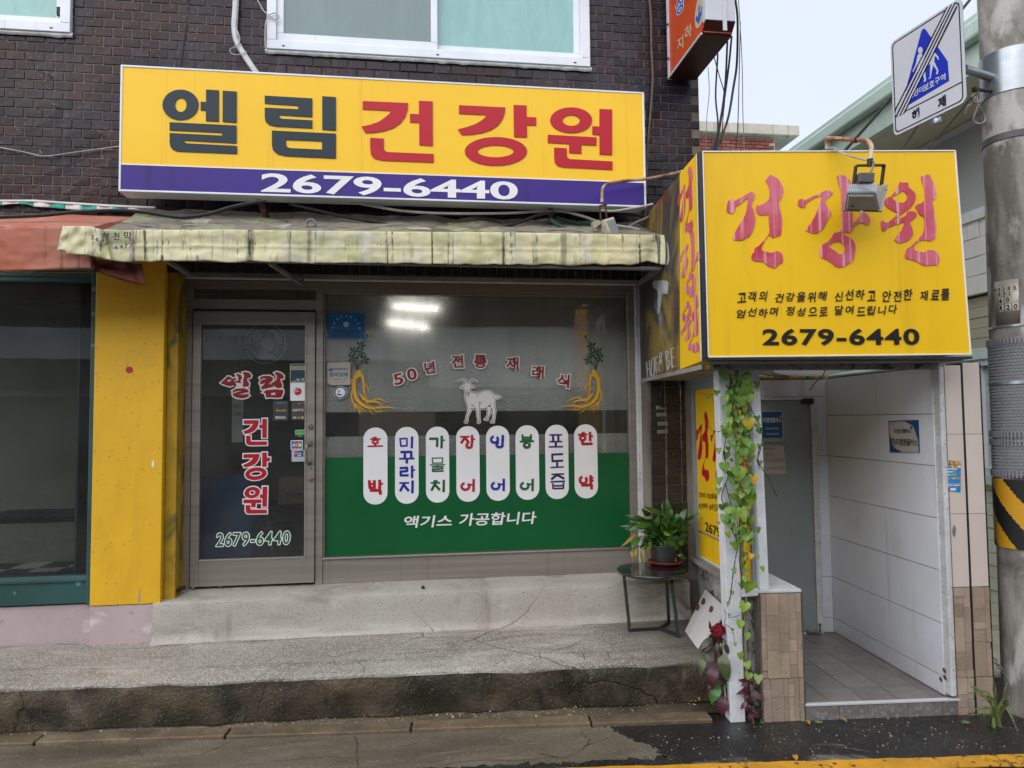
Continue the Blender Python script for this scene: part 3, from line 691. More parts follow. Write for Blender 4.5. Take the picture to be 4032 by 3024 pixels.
# the long sign over the awning
SY = -.5; sp = front(SY)
sx0, sx1 = sp.px((484,300))[0], sp.px((2533,600))[0]; sz1 = sp.px((1500,317))[1]; szm = sp.px(T1(1500,1090))[1]; sz0 = sp.px((1500,778))[1]
sign = thing('shop_sign', 'long yellow sign box with purple bottom band fixed on brackets to the brick wall', 'sign', ((sx0+sx1)/2, SY, sz0))
m_syel = mat('yellow sign vinyl', '#f6c524', .45, '#f3bf1f', 1.2, spec=.3, bump=.1, bscale=2.2, streak=[(22,.6,.75,'#d99b1a',.45)], coat=.06); m_spur = mat('purple sign vinyl', '#3a2382', .42, '#361f7a', 2, spec=.3, streak=[(26,.6,.7,'#2b1860',.85)])
m_sslate = mat('slate blue vinyl', '#172a36', .42, '#182a35', 3, spec=.3); m_sred = mat('crimson vinyl', '#b90d26', .42, '#b00c24', 2, spec=.3)
fr = MB(); t = .012
fr.box(sx0-t, sx1+t, SY-.006, SY+.13, sz0-t, sz0); fr.box(sx0-t, sx1+t, SY-.006, SY+.13, sz1, sz1+t); fr.box(sx0-t, sx0, SY-.006, SY+.13, sz0, sz1); fr.box(sx1, sx1+t, SY-.006, SY+.13, sz0, sz1)
fr.box(sx0, sx1, SY+.11, SY+.125, sz0, sz1)
fr.build('frame', m_upvc, sign, bevel=.002)
def face(u, v):
    x = sx0+(sx1-sx0)*u; z = szm+(sz1-szm)*v
    w = max(0, (u-.78)/.22); y = SY-.002-.004*w*sin((x*9+z*11))*sin(pi*v)-.0015*mnoise.noise(Vector((x*2, z*3, 0)))
    return (x, y, z)
MB().grid(face, 120, 24).build('face_panel', m_syel, sign, smooth=True)
MB().box(sx0, sx1, SY-.003, SY+.05, sz0, szm-.002).build('band_panel', m_spur, sign)
MB().box(sx0, sx1, SY-.0045, SY, szm-.003, szm+.004).build('dividing_line', m_vwhite, sign)
for k, mt in (('el', m_sslate), ('rim', m_sslate), ('geon', m_sred), ('gang', m_sred), ('won', m_sred)):
    decal('letter', mt, sp, glyph_on(k, sp), sign, off=.0062, thick=.0016)
a = sp.px(T1(1692,1247)); b = sp.px(T2(1142,1178)); c_ = sp.px(T1(1720,1115))
text('2679-6440', m_vwhite, sp, (a[0], a[1], b[0], (c_[1]+b[1])/2-.004), sign, bold=.022, off=.005, name='phone_number')
m_rust = mat('rusty steel', '#4b2f22', .85, '#2b2220', 8, bump=.5, bscale=60, stain=[(9,(1,1,1),.55,.65,'#a4561f',.7)])
for px_ in (T1(1735,1330), T2(1380,1380)):
    q = Py(px_, -.36); MB().bar((q.x-.04, -.42, sz0-.012), (q.x+.03, YW, sz0-.22), .03, .03).build('bracket', m_rust, sign)
for px_ in (T1(1735,440), T2(1390,520)):
    q = Py(px_, -.36); bk = MB(); bk.bar((q.x, -.44, sz1+.0), (q.x, YW, sz1+.09), .035, .012); bk.bar((q.x, -.44, sz1+.0), (q.x, -.44, sz1+.035), .03, .01); bk.build('bracket', m_rust, sign)


# door lettering
dp = front(-.0285); D1 = crop(820,1420,.25316); D2 = crop(820,1800,.2411)
EL = [[(195,345),(255,295),(300,245),(340,250),(380,285),(420,265),(440,290),(400,310),(420,340),(390,385),(340,400),(280,385),(220,365)], [(290,312),(330,290),(362,300),(350,322),(310,330)],
  [(430,215),(470,203),(510,225),(530,265),(500,310),(515,350),(515,405),(435,410),(435,360),(400,345),(430,318),(470,310),(465,250)], [(535,185),(580,175),(640,190),(670,230),(660,265),(610,275),(605,310),(635,345),(632,400),(540,410),(545,300),(560,240)],
  [(375,470),(440,435),(560,430),(630,455),(625,490),(570,502),(470,528),(620,520),(640,545),(600,575),(530,588),(440,575),(390,550),(380,520),(470,485),(530,466),(440,475),(390,490)]]
RIM = [[(800,265),(850,240),(950,235),(1010,265),(1000,310),(940,362),(1035,385),(1000,410),(900,435),(830,445),(820,420),(890,347),(810,372),(800,345),(830,310),(905,277),(860,275),(810,290)],
  [(1030,190),(1070,173),(1130,195),(1175,235),(1170,280),(1120,285),(1130,330),(1150,370),(1145,420),(1080,430),(1040,405),(1015,378),(965,362),(1000,345),(1060,300),(1070,240)],
  [(850,495),(900,460),(1050,445),(1165,455),(1170,490),(1135,575),(1060,578),(960,570),(905,580),(895,545),(890,510)], [(980,502),(1045,497),(1045,530),(978,535)]]
for nm, g in (('el', EL), ('rim', RIM)):
    lp = [pxl(dp, D1, l) for l in g]
    solid = [l for i, l in enumerate(lp) if not (nm == 'el' and i == 1) and not (nm == 'rim' and i == 3)]
    for q in solid: decal('outline', m_vcream, dp, [q], door, off=.0006+.00012*solid.index(q), thick=.0004, expand=.0085)
    decal('letter', m_vdark, dp, lp, door, off=.003, thick=.0008)
for k, (f, x0, y0, x1, y1) in (('geon', (D1,545,905,916,1315)), ('gang', (D1,540,1430,962,1856)), ('won', (D2,575,483,965,922))):
    lp = fit(glyph_on(k, sp), tbox(dp, f, x0, y0, x1, y1))
    for i, q in enumerate(lp):
        if k in ('gang',) and i == 3 or k == 'won' and i == 1: continue
        hole = [lp[i+1]] if (k == 'gang' and i == 2) or (k == 'won' and i == 0) else []
        decal('outline', m_vwhite, dp, [q]+hole, door, off=.0006+.00012*i, thick=.0004, expand=.0075)
    decal('letter', m_vred, dp, lp, door, off=.003, thick=.0008)
outlined('2679-6440', m_vgreen, mat('pale vinyl', '#eef1e8', .4), dp, tbox(dp, D2, 130, 1222, 1335, 1442), door, .014, .0052, shear=.08)
# faint mirrored delivery note taped inside the glass
dpi = Plane((0, -.020, 0), (-1, 0, 0)); a = F(T(4,1325,560)); b = F(T(4,1640,520))
o = text('(복합 C.N.', m_vblack, front(-.021), (a[0], a[1], b[0], b[1]), door, bold=.01, off=0, name='lettering')
for v in o.data.vertices: v.co.x = (a[0]+b[0])-v.co.x-2*ORG[door].x+0
# card stickers
m_cardk = mat('charcoal sticker', '#3c4244', .4); m_cardb = mat('brown grey sticker', '#4c4640', .4); m_cardt = mat('dark teal sticker', '#17414a', .4); m_cardy = mat('cream sticker', '#b9b49a', .4)
m_cardg = mat('light green sticker', '#7fbf74', .4); m_orange = mat('orange print', '#c98a2c', .4); m_cardbl = mat('blue print', '#1d5fae', .4); m_silver = mat('silver sticker', '#a9b5bd', .35); m_pr = mat('red print', '#b4202c', .4); m_pgr = mat('green print', '#2f8a3a', .4)
def card(x0, y0, x1, y1, mt, f=D1, r=.004): 
    b_ = tbox(dp, f, x0, y0, x1, y1); decal('sticker', mt, dp, [rrect(*b_, r)], door, off=.001, thick=.0008); return b_
def sub(b_, fx0, fz0, fx1, fz1): w, h = b_[2]-b_[0], b_[3]-b_[1]; return (b_[0]+w*fx0, b_[1]+h*fz0, b_[0]+w*fx1, b_[1]+h*fz1)
b_ = card(1272,50,1512,332, m_cardy); decal('print', m_cardt, dp, [rect(*sub(b_,.04,.03,.96,.66)), rect(*sub(b_,.04,.88,.96,.97))], door, off=.0018, thick=.0006)
text('하나 SK카드', m_cardt, dp, sub(b_,.08,.69,.92,.84), door, bold=.012, off=.0018); decal('print', m_orange, dp, [ell((b_[0]+b_[2])/2-.02, b_[1]+.009, .006, .0045)], door, off=.0026, thick=.0004)
for _q in (rect(*sub(b_,.42,.08,.64,.18)), rect(*sub(b_,.75,.08,.9,.2))): decal('print', m_silver, dp, [_q], door, off=.0026, thick=.0004)
b_ = card(1275,342,1508,625, m_vwhite, r=.001); cx_, cz_ = (b_[0]+b_[2])/2, (b_[1]+b_[3])/2+.002
decal('print', m_pr, dp, [ell(cx_, cz_, .0255, .026)], door, off=.0018, thick=.0006); text('BC', m_vwhite, dp, (cx_-.025, cz_-.004, cx_+.013, cz_+.02), door, bold=.0, rot=.3, shear=.2, off=.0026)
b_ = card(1008,625,1246,932, m_cardk); text('Benefit', m_orange, dp, sub(b_,.2,.46,.86,.58), door, bold=.03, off=.0018); text('현대카드', m_vwhite, dp, sub(b_,.16,.08,.84,.22), door, bold=.02, off=.0018)
text('HyundaiCard', m_silver, dp, sub(b_,.2,.86,.84,.92), door, bold=.02, off=.0018)
b_ = card(1292,638,1508,922, m_cardb); text('KB카드', m_vwhite, dp, sub(b_,.12,.46,.92,.62), door, bold=.015, off=.0018); text('KB', m_silver, dp, sub(b_,.5,.86,.66,.92), door, bold=.02, off=.0018)
for _q in (ell(b_[2]-.009, b_[3]-.006, .004, .004), rect(*sub(b_,.44,.09,.66,.17))): decal('print', m_orange, dp, [_q], door, off=.0018, thick=.0005)
for _q in (rect(*sub(b_,.14,.08,.36,.18)), rect(*sub(b_,.74,.06,.88,.2))): decal('print', m_silver, dp, [_q], door, off=.0018, thick=.0005)
b_ = card(1345,1150,1508,1192, m_cardk, r=.001); text('PULL', m_silver, dp, sub(b_,.38,.3,.68,.75), door, bold=.03, off=.0018)
b_ = card(1352,1075,1510,1150, m_cardg); text('당기세요', m_vgreen, dp, sub(b_,.08,.2,.93,.82), door, bold=.01, off=.0018)
b_ = card(1283,1240,1470,1385, m_vwhite)
for i, (ch, mt) in enumerate((('J', m_cardbl), ('C', m_pr), ('B', m_pgr))):
    q = sub(b_, .06+.3*i, .1, .34+.3*i, .92); decal('print', mt, dp, [rrect(*q, .004)], door, off=.0018, thick=.0005); text(ch, m_vwhite, dp, sub(q, .15, .3, .85, .7), door, bold=.04, off=.0024)
b_ = card(1297,1392,1512,1570, m_silver)
for i, mt in enumerate((m_pr, m_cardbl, m_cardt)):
    q = sub(b_, .18+.2*i, .42, .42+.2*i, .92); decal('print', mt, dp, [[(q[0],q[1]),(q[2],q[1]),(q[2]+.004,q[3]),(q[0]+.004,q[3])]], door, off=.0016+.0003*i, thick=.0003)
text('UnionPay', m_vwhite, dp, sub(b_,.24,.62,.78,.78), door, bold=.02, shear=.15, off=.003); text('银联', m_vwhite, dp, sub(b_,.46,.46,.7,.6), door, bold=.02, off=.003)

# display window lettering
wp = front(.0035); T5 = lambda a, b: T(5, a, b)
OM = mat('pale outline vinyl', '#e2ded6', .5)
for ch, x0, y0, x1, y1, rot in (('5',335,757,405,838,.22),('0',422,725,492,808,.2),('년',535,680,612,768,.12),('전',710,638,796,728,.03),('통',855,636,946,730,0),('재',1064,650,1152,742,-.06),('래',1232,708,1316,796,-.08),('식',1394,762,1482,858,-.1)):
    text(ch, m_vdark, wp, tbox(wp, T5, x0+4, y0+4, x1-4, y1-4), sf, bold=.026, off=.001, rot=rot, outline=.0075, omat=OM, name='letter')
PILLS = [(143,299,1112,1610),(348,501,1108,1605),(548,699,1106,1598),(745,896,1103,1592),(939,1090,1100,1586),(1130,1281,1097,1580),(1322,1472,1094,1575),(1510,1660,1091,1570)]
for x0, x1, y0, y1 in PILLS:
    b_ = tbox(wp, T5, x0, y0, x1, y1); r = (b_[2]-b_[0])/2*.97
    decal('white_oval', m_vwhite, wp, [rrect(b_[0], b_[1], b_[2], b_[3], r, 14)], sf, off=.001, thick=.0012)
# brush-like letters built from blunt strokes on a unit square: (kind, points, width)
def sq(*p): return list(p)
BR = {'호': [((.36,.95),(.56,.95)), ((.18,.80),(.84,.80)), ('o',.5,.53,.19,.19), ((.5,.3),(.5,.1)), ((.0,.06),(1,.08))],
 '박': [((.06,.98),(.1,.55),(.1,.48)), ((.42,.98),(.42,.48)), ((.1,.76),(.42,.76)), ((.1,.50),(.42,.50)), ((.8,1),(.8,.46)), ((.8,.76),(.97,.76)), ((.15,.30),(.82,.28),(.85,0.03))],
 '미': [((.05,.86),(.52,.88),(.52,.2),(.1,.18),(.05,.86)), ((.88,1),(.86,.02))],
 '꾸': [((.1,.93),(.36,.93),(.36,.5)), ((.5,.93),(.82,.93),(.82,.5)), ((0,.36),(1,.36)), ((.5,.36),(.5,.0))],
 '라': [((.04,.86),(.5,.88),(.5,.58),(.06,.54),(.08,.2),(.56,.2)), ((.84,1),(.84,.0)), ((.84,.66),(1,.66))],
 '지': [((.02,.86),(.6,.86)), ((.32,.84),(.04,.2)), ((.34,.6),(.6,.2)), ((.9,1),(.88,.02))],
 '가': [((.0,.8),(.52,.8),(.5,.12)), ((.84,1),(.82,.0)), ((.84,.66),(1,.66))],
 '물': [((.14,.95),(.86,.95),(.84,.6),(.16,.6),(.14,.95)), ((0,.48),(1,.48)), ((.5,.48),(.5,.34)), ((.14,.34),(.86,.34),(.86,.2),(.16,.18),(.16,.04),(.9,.04))],
 '치': [((.22,.97),(.42,.97)), ((.02,.8),(.6,.8)), ((.32,.8),(.04,.16)), ((.34,.56),(.6,.18)), ((.92,1),(.9,.02))],
 '장': [((.02,.92),(.6,.92)), ((.34,.9),(.06,.42)), ((.36,.78),(.58,.46)), ((.84,1),(.84,.42)), ((.84,.7),(1,.7)), ('c',.62,.2,.2,.2)],
 '어': [('c',.3,.42,.28,.3), ((.9,1),(.88,.0)), ((.62,.56),(.88,.56))],
 '잉': [('c',.28,.68,.27,.27), ((.92,1),(.9,.45)), ('c',.66,.22,.24,.2)],
 '붕': [((.16,.98),(.18,.62),(.82,.62),(.84,.98)), ((.18,.8),(.82,.8)), ((0,.48),(1,.5)), ((.5,.48),(.5,.36)), ('c',.5,.2,.22,.19)],
 '포': [((.06,.94),(.94,.94)), ((.3,.94),(.3,.46)), ((.7,.94),(.7,.46)), ((.06,.44),(.94,.44)), ((.5,.34),(.5,.08)), ((0,.06),(1,.06))],
 '도': [((.95,.94),(.1,.92),(.12,.48),(.96,.5)), ((.5,.36),(.5,.1)), ((0,.06),(1,.08))],
 '즙': [((.08,.95),(.94,.96)), ((.5,.94),(.05,.66)), ((.56,.86),(.95,.68)), ((0,.48),(1,.5)), ((.12,.36),(.14,.05),(.92,.05),(.92,.38)), ((.12,.22),(.92,.22))],
 '한': [((.28,.98),(.42,.98)), ((0,.84),(.6,.86)), ('o',.3,.56,.2,.2), ((.84,1),(.84,.36)), ((.84,.7),(1,.7)), ((.26,.34),(.28,.06),(.96,.08))],
 '약': [('c',.28,.68,.26,.27), ((.84,1),(.84,.42)), ((.84,.84),(1,.84)), ((.84,.62),(1,.62)), ((.18,.28),(.9,.28),(.9,.0))]}
def brush(ch, mt, b_, w=.17):
    W_, H_ = b_[2]-b_[0], b_[3]-b_[1]; lw = w*min(W_, H_)
    k = 0
    def P(q): return (b_[0]+lw*.4+(W_-lw*.8)*q[0], b_[1]+lw*.4+(H_-lw*.8)*q[1])
    vs = MB()
    for st in BR[ch]:
        if st[0] in ('o', 'c'):
            _, cx, cy, rx, ry = st; a0 = 0 if st[0] == 'o' else .45*pi+.35; a1 = 2*pi+a0 if st[0] == 'o' else a0+2*pi*.87
            pts = [P((cx+rx*cos(a0+(a1-a0)*i/22), cy+ry*sin(a0+(a1-a0)*i/22))) for i in range(23)]; ws = [lw]*23 if st[0] == 'o' else [lw*1.05]*22+[lw*.7]
        else:
            pts = [P(q) for q in st]; ws = [lw]*len(pts)
            d0 = (Vector(pts[1])-Vector(pts[0])).normalized()*lw*.3; d1 = (Vector(pts[-1])-Vector(pts[-2])).normalized()*lw*.3
            pts[0] = tuple(Vector(pts[0])-d0); pts[-1] = tuple(Vector(pts[-1])+d1)
            if abs(pts[0][1]-pts[-1][1]) < lw: ws = [x*.72 for x in ws]
        for i in range(len(pts)-1):
            q = strokep([pts[i], pts[i+1]], [ws[i], ws[i+1]])
            z = .0028+.00005*k; k += 1
            n = len(vs.v); vs.v += [wp.w(a_, c, z) for a_, c in q]; vs.f.append([n, n+1, n+2, n+3]); vs.m.append(0)
            if i and st[0] not in ('o', 'c'):      # round joints
                e = ell(pts[i][0], pts[i][1], ws[i]/2, ws[i]/2, 12); z = .0028+.00005*k; k += 1; n = len(vs.v)
                vs.v += [wp.w(a_, c, z) for a_, c in e]; vs.f.append(list(range(n, n+12))); vs.m.append(0)
    vs.build('letter', mt, sf)
R_, B_, G_, P_ = m_vred, m_vblue, m_vgr2, m_vpur
for ch, x0, x1, y0, y1, mt in (('호',168,272,1168,1242,R_),('박',168,275,1448,1552,R_),('미',370,476,1168,1250,B_),('꾸',372,476,1258,1347,B_),('라',372,480,1357,1442,B_),('지',372,478,1453,1542,B_),
  ('가',568,672,1163,1249,G_),('물',572,674,1300,1402,G_),('치',575,678,1449,1534,G_),('장',766,868,1158,1250,R_),('어',770,873,1444,1530,R_),('잉',962,1060,1158,1248,B_),('어',966,1068,1442,1526,B_),
  ('붕',1153,1250,1152,1250,G_),('어',1155,1255,1442,1526,G_),('포',1341,1437,1148,1248,P_),('도',1353,1442,1273,1381,P_),('즙',1353,1451,1403,1518,P_),('한',1530,1632,1138,1230,R_),('약',1536,1636,1418,1515,R_)):
    brush(ch, mt, tbox(wp, T5, x0, y0, x1, y1), .155 if mt is P_ else .105 if ch == '물' else .19)
T8 = lambda a, b: T(8, a, b)
text('액기스', m_vwhite, wp, tbox(wp, T8, 408, 22, 716, 100), sf, bold=.018, shear=.12, off=.001, name='lettering'); text('가공합니다', m_vwhite, wp, tbox(wp, T8, 762, 2, 1264, 84), sf, bold=.018, shear=.12, off=.001, name='lettering')
# goat
GD = crop(1770,1470,.1326)
goat = [(200,230),(215,212),(270,205),(330,175),(380,160),(430,175),(490,225),(545,290),(590,230),(640,190),(700,175),(760,195),(815,228),(800,243),(740,230),(680,220),(635,255),(618,300),(650,335),(710,370),(740,405),(715,430),(650,430),(628,440),(628,540),(720,570),(820,580),(900,570),(1000,530),(1100,515),(1200,520),(1250,550),(1300,605),(1400,655),(1470,665),(1525,710),(1470,735),(1430,760),(1370,765),(1350,850),(1345,980),(1370,1100),(1365,1170),(1345,1300),(1325,1400),(1320,1460),(1225,1455),(1230,1420),(1270,1380),(1290,1280),(1275,1160),(1243,1040),(1225,1130),(1190,1240),(1150,1310),(1140,1385),(1040,1375),(1045,1345),(1105,1300),(1125,1200),(1125,1100),(1095,1040),(1000,1055),(900,1060),(890,1200),(895,1330),(910,1450),(840,1475),(835,1435),(850,1400),(820,1270),(812,1150),(775,1055),(690,1055),(640,1120),(580,1230),(550,1310),(530,1460),(450,1455),(455,1430),(490,1380),(500,1260),(540,1150),(545,1050),(520,930),(470,780),(455,650),(465,560),(430,480),(420,420),(385,435),(330,435),(325,405),(370,370),(410,325),(455,310),(450,270),(410,225),(350,215),(290,230),(230,242)]
gl_ = pxl(wp, GD, smooth_loop(goat, 2))
m_goat = mat('pale grey vinyl', '#d3cfcc', .5)
decal('goat_outline', m_vcream, wp, [gl_], sf, off=.001, thick=.0004, expand=.006); decal('goat_line', m_vblack, wp, [gl_], sf, off=.0016, thick=.0004, expand=.0016); decal('goat_body', m_goat, wp, [gl_], sf, off=.0022, thick=.0004, expand=-.0022)
lines = [[(490,580),(500,650),(522,712),(570,650),(592,585)],[(480,545),(500,570),(540,590),(590,580),(615,545)],[(440,370),(480,392)],[(600,395),(628,372)],[(495,510),(530,485),(575,490)],[(510,525),(530,540)],[(560,535),(580,520)],[(770,600),(820,640),(845,695)],[(880,598),(918,622)],[(1200,560),(1208,605)],[(1312,685),(1302,735)],[(620,920),(680,965),(750,1005),(775,1055)],[(665,920),(700,970)],[(590,1020),(650,1045),(700,1055)],[(885,1050),(880,1000),(900,930),(935,850)],[(870,870),(900,920),(890,830)],[(900,1055),(1050,1040),(1150,985),(1200,930),(1240,880)],[(1195,945),(1230,1000),(1245,1050)],[(455,1435),(525,1425)],[(840,1440),(905,1430)],[(1230,1420),(1290,1418)],[(1050,1350),(1130,1355)]]
decal('goat_detail', m_vblack, wp, [pxl(wp, GD, strokep(l, 13)) for l in lines], sf, off=.0028, thick=.0003)
# ginseng, left and mirrored right
GE = crop(1340,1290,.217)
roots = [([(300,790),(330,800),(345,850),(290,890),(255,960),(245,1060),(255,1170),(290,1290),(370,1380),(470,1440),(600,1465),(740,1440),(850,1440),(1020,1465)],[70,100,110,70,55,65,60,62,56,46,36,30,22,6]),
 ([(350,830),(400,880),(415,960),(420,1060),(425,1160),(460,1250),(510,1275)],[60,50,44,36,28,20,6]), ([(360,1210),(430,1290),(500,1335),(590,1340),(690,1350),(740,1390),(740,1420)],[30,52,44,36,28,22,10]),
 ([(450,1370),(560,1345),(650,1285),(730,1300),(800,1330),(890,1355)],[14,20,26,22,14,5]), ([(420,990),(480,1060),(515,1120),(505,1200)],[30,22,20,6]), ([(230,1130),(195,1210),(215,1310),(255,1390),(260,1450),(272,1540)],[26,22,24,26,20,5]),
 ([(205,1310),(190,1390)],[16,4]), ([(260,1380),(330,1430),(410,1480),(470,1520)],[28,22,18,6]), ([(270,1420),(340,1490),(350,1550),(390,1585)],[22,18,14,4]), ([(350,1500),(430,1540)],[14,4]), ([(530,1480),(560,1540),(640,1585)],[20,16,5]), ([(600,1480),(650,1525),(680,1560)],[20,14,4]), ([(640,1515),(740,1515),(820,1530)],[14,14,4]), ([(735,1440),(725,1500),(740,1555)],[16,12,4]),
 ([(265,760+30),(255,900),(205,960),(200,1010),(235,1040)],[10,14,16,14,8]), ([(430,1000),(440,1100),(450,1200)],[14,14,6]), ([(480,1380),(560,1430),(640,1440)],[14,12,6]), ([(780,1330),(800,1385)],[10,3])]
leafs = []
for cx, cy, s in ((365,330,1), (232,425,.9), (365,470,.85), (215,555,1), (430,580,1)):
    for a, l in ((-2.3,115),(-1.2,105),(-.05,120),(.95,105),(2.35,105)):
        ax_, ay_ = cos(a)*l*s, sin(a)*l*s; nx, ny = -sin(a)*22*s, cos(a)*22*s
        leafs.append([(cx,cy),(cx+ax_*.5+nx,cy+ay_*.5+ny),(cx+ax_,cy+ay_),(cx+ax_*.5-nx,cy+ay_*.5-ny)])
stems = [([(310,775),(300,640),(320,500)],14), ([(305,770),(265,660),(255,600)],14), ([(315,770),(320,680),(348,630)],12), ([(410,305),(440,230),(490,165)],13), ([(480,120),(500,170)],30)]
mirror = F(T5(105,745))[0]+F(T5(1645,745))[0]
for mir in (0, 1):
    fx = (lambda l: [(mirror-x, y) for x, y in l]) if mir else (lambda l: l)
    base = .0
    pr = [fx(pxl(wp, GE, strokep(smooth if False else p, w))) for p, w in roots]
    g = MB()
    for i, q in enumerate(pr):
        n2 = len(q)//2
        for j in range(n2-1):
            z = .001+.00004*(i*16+j); n = len(g.v); idx = [j, j+1, len(q)-2-j, len(q)-1-j]
            g.v += [wp.w(q[k][0], q[k][1], z) for k in idx]; g.f.append([n, n+1, n+2, n+3]); g.m.append(0)
    g.build('ginseng_root', m_vgold, sf)
    g = MB()
    for i, q in enumerate([fx(pxl(wp, GE, l)) for l in leafs]+[fx(pxl(wp, GE, strokep(p, w))) for p, w in stems]):
        n2 = len(q); z = .001+.00006*i
        if n2 == 4: n = len(g.v); g.v += [wp.w(a_, c, z) for a_, c in q]; g.f.append([n,n+1,n+2,n+3]); g.m.append(0)
        else:
            for j in range(n2//2-1):
                n = len(g.v); g.v += [wp.w(q[k][0], q[k][1], z) for k in (j, j+1, n2-2-j, n2-1-j)]; g.f.append([n,n+1,n+2,n+3]); g.m.append(0)
    g.build('ginseng_leaf', mat('dark leaf vinyl', '#173f2c', .4), sf)
    rr = random.Random(2); g = MB()
    for i in range(12):
        a_ = fx(pxl(wp, GE, ell(535+rr.uniform(-38,38), 125+rr.uniform(-38,38), 12, 12, 8))); n = len(g.v); g.v += [wp.w(x, z_, .001+.0001*i) for x, z_ in a_]; g.f.append(list(range(n, n+8))); g.m.append(0)
    g.build('ginseng_flower', m_vgold, sf)
# plaque and paper stickers on the display window
ST = crop(1270,1220,.22297)
m_blueplq = mat('blue plaque', '#0f6aa8', .35, '#0c62a0', 3); m_paper = mat('sun bleached paper', '#b9b1a6', .7, '#aaa297', 6)
bb = tbox(wp, ST, 85, 58, 748, 505); plq = thing('plaque', 'blue trade association plaque in the top left corner of the shop window', 'plaque', ((bb[0]+bb[2])/2, 0, bb[1]))
decal('board', m_blueplq, wp, [rrect(*bb, .002)], plq, off=.0008, thick=.006)
for ch, x, y, rot in (('전',185,318,1.35),('통',208,240,.95),('건',262,168,.62),('강',333,124,.3),('식',420,112,0),('품',505,130,-.3),('가',577,178,-.6),('공',630,245,-.95),('업',655,325,-1.35)):
    u, v = wp.px(ST(x, y)); text(ch, m_vcream, wp, (u-.0055, v-.0055, u+.0055, v+.0055), plq, bold=.05, off=.0045, rot=rot, name='lettering')
u, v = wp.px(ST(418, 258)); pet = [ell(u+.0115*sin(2*pi*k/5), v+.0115*cos(2*pi*k/5), .0078, .0078, 16) for k in range(5)]
for k, q in enumerate(pet): decal('emblem', m_vcream, wp, [q], plq, off=.0045+.0001*k, thick=.0004)
decal('emblem', m_blueplq, wp, [ell(u, v, .0085, .0085)], plq, off=.0056, thick=.0004); decal('emblem', m_vcream, wp, [ell(u, v, .0068, .0068), ell(u, v, .0045, .0045)], plq, off=.0062, thick=.0004)
text('신고업소 및 회원업소', m_vblack, wp, tbox(wp, ST, 180, 360, 655, 396), plq, bold=.03, off=.0045); text('한국추출가공업중앙회 구로구지회', m_vblack, wp, tbox(wp, ST, 182, 408, 658, 446), plq, bold=.015, off=.0045); text('구로구지회 전화:865-3306', m_vblack, wp, tbox(wp, ST, 180, 450, 655, 482), plq, bold=.02, off=.0045)
bb = tbox(wp, ST, 80, 930, 492, 1330); pst = thing('poster', 'cream clean shop notice with blue writing on the left of the shop window', 'notice', ((bb[0]+bb[2])/2, 0, bb[1]))
lp = pxl(wp, ST, [(100,935),(488,925),(492,1322),(150,1330),(88,1292),(78,955)])
decal('paper', m_paper, wp, [lp], pst, off=.001, thick=.0006)
m_pblue = mat('faded blue print', '#3f6a94', .6); m_pgrey = mat('grey print', '#6a6866', .6)
text('클린상점만들기', m_pblue, wp, tbox(wp, ST, 198, 1025, 445, 1062), pst, bold=.015, off=.0018); text('참여업체', m_pblue, wp, tbox(wp, ST, 122, 1105, 445, 1182), pst, bold=.02, off=.0018); text('건국대학교   사업단', m_pgrey, wp, tbox(wp, ST, 190, 1215, 425, 1245), pst, bold=.01, off=.0018); text('한국추출가공식품중앙회', m_pgrey, wp, tbox(wp, ST, 215, 1272, 398, 1292), pst, off=.0018)
decal('print', m_pblue, wp, [pxl(wp, ST, [(100,1060),(120,1040),(160,1025),(188,1060),(185,1080),(115,1090)])], pst, off=.0018, thick=.0004)
u, v = wp.px(ST(315, 1460)); r = wp.px(ST(432, 1460))[0]-u
stk = thing('round_sticker', 'round white sticker with a blue bird emblem on the shop window', 'sticker', (u, 0, v-r))
decal('paper', m_vwhite, wp, [ell(u, v, r, r)], stk, off=.001, thick=.0006); decal('print', m_cardt, wp, [ell(u, v, r*.94, r*.94), ell(u, v, r*.74, r*.74)], stk, off=.0018, thick=.0004)
decal('print', m_cardt, wp, [pxl(wp, ST, [(255,1425),(285,1430),(320,1415),(300,1440),(295,1460),(280,1470),(280,1440)])], stk, off=.0018, thick=.0004); decal('print', m_cardbl, wp, [pxl(wp, ST, [(245,1475),(300,1480),(345,1500),(350,1515),(300,1515),(265,1500)])], stk, off=.0018, thick=.0004)

# things seen through the glass
cal = thing('calendar', 'tall paper calendar hanging inside behind the glass door', 'calendar', (F((930,1740),.35)[0], .35, F((930,1740),.35)[1]))
a, b = F((912,1742),.35), F((958,1535),.35); MB().box(a[0], b[0], .35, .356, a[1], b[1]).build('paper', mat('dull paper', '#c2c2c0', .8), cal)
cpl = front(.349)
for i, tx in enumerate(('25 26 27 28 29', '18 19 20 21 22', '11 12 13 14 15', '4 5 6 7 8')):
    text(tx, m_vblack, cpl, (a[0]+.01, a[1]+.19+.06*i, b[0]-.01, a[1]+.215+.06*i), cal, bold=.01, off=.001)
cab = thing('cabinet', 'blue cabinet standing inside to the left behind the door', 'cabinet', (-1.42, .55, .545)); q = MB(); q.box(-1.6, -1.2, .45, .8, .545, 1.25); q.build('body', mat('blue plastic', '#1e4a86', .4), cab, bevel=.01); MB().box(-1.39, -1.385, .445, .45, .6, 1.2).build('door_gap', m_black, cab)
def chair(px_, y):
    x = F(px_, y)[0]; c_ = thing('stool', 'dark stool with chrome legs inside the shop behind the door', 'stool', (x, y, .545))
    MB().lathe([(0,.97),(.15,.97),(.17,.99),(.17,1.02),(.15,1.04),(0,1.045)], x, y, 20).build('seat', m_black, c_)
    for sx in (-1, 1):
        for sy in (-1, 1): MB().tube([(x+.1*sx, y+.1*sy, .97), (x+.17*sx, y+.17*sy, .545)], .011, 6).build('leg', m_steel, c_)
chair((1010,2050), .75)
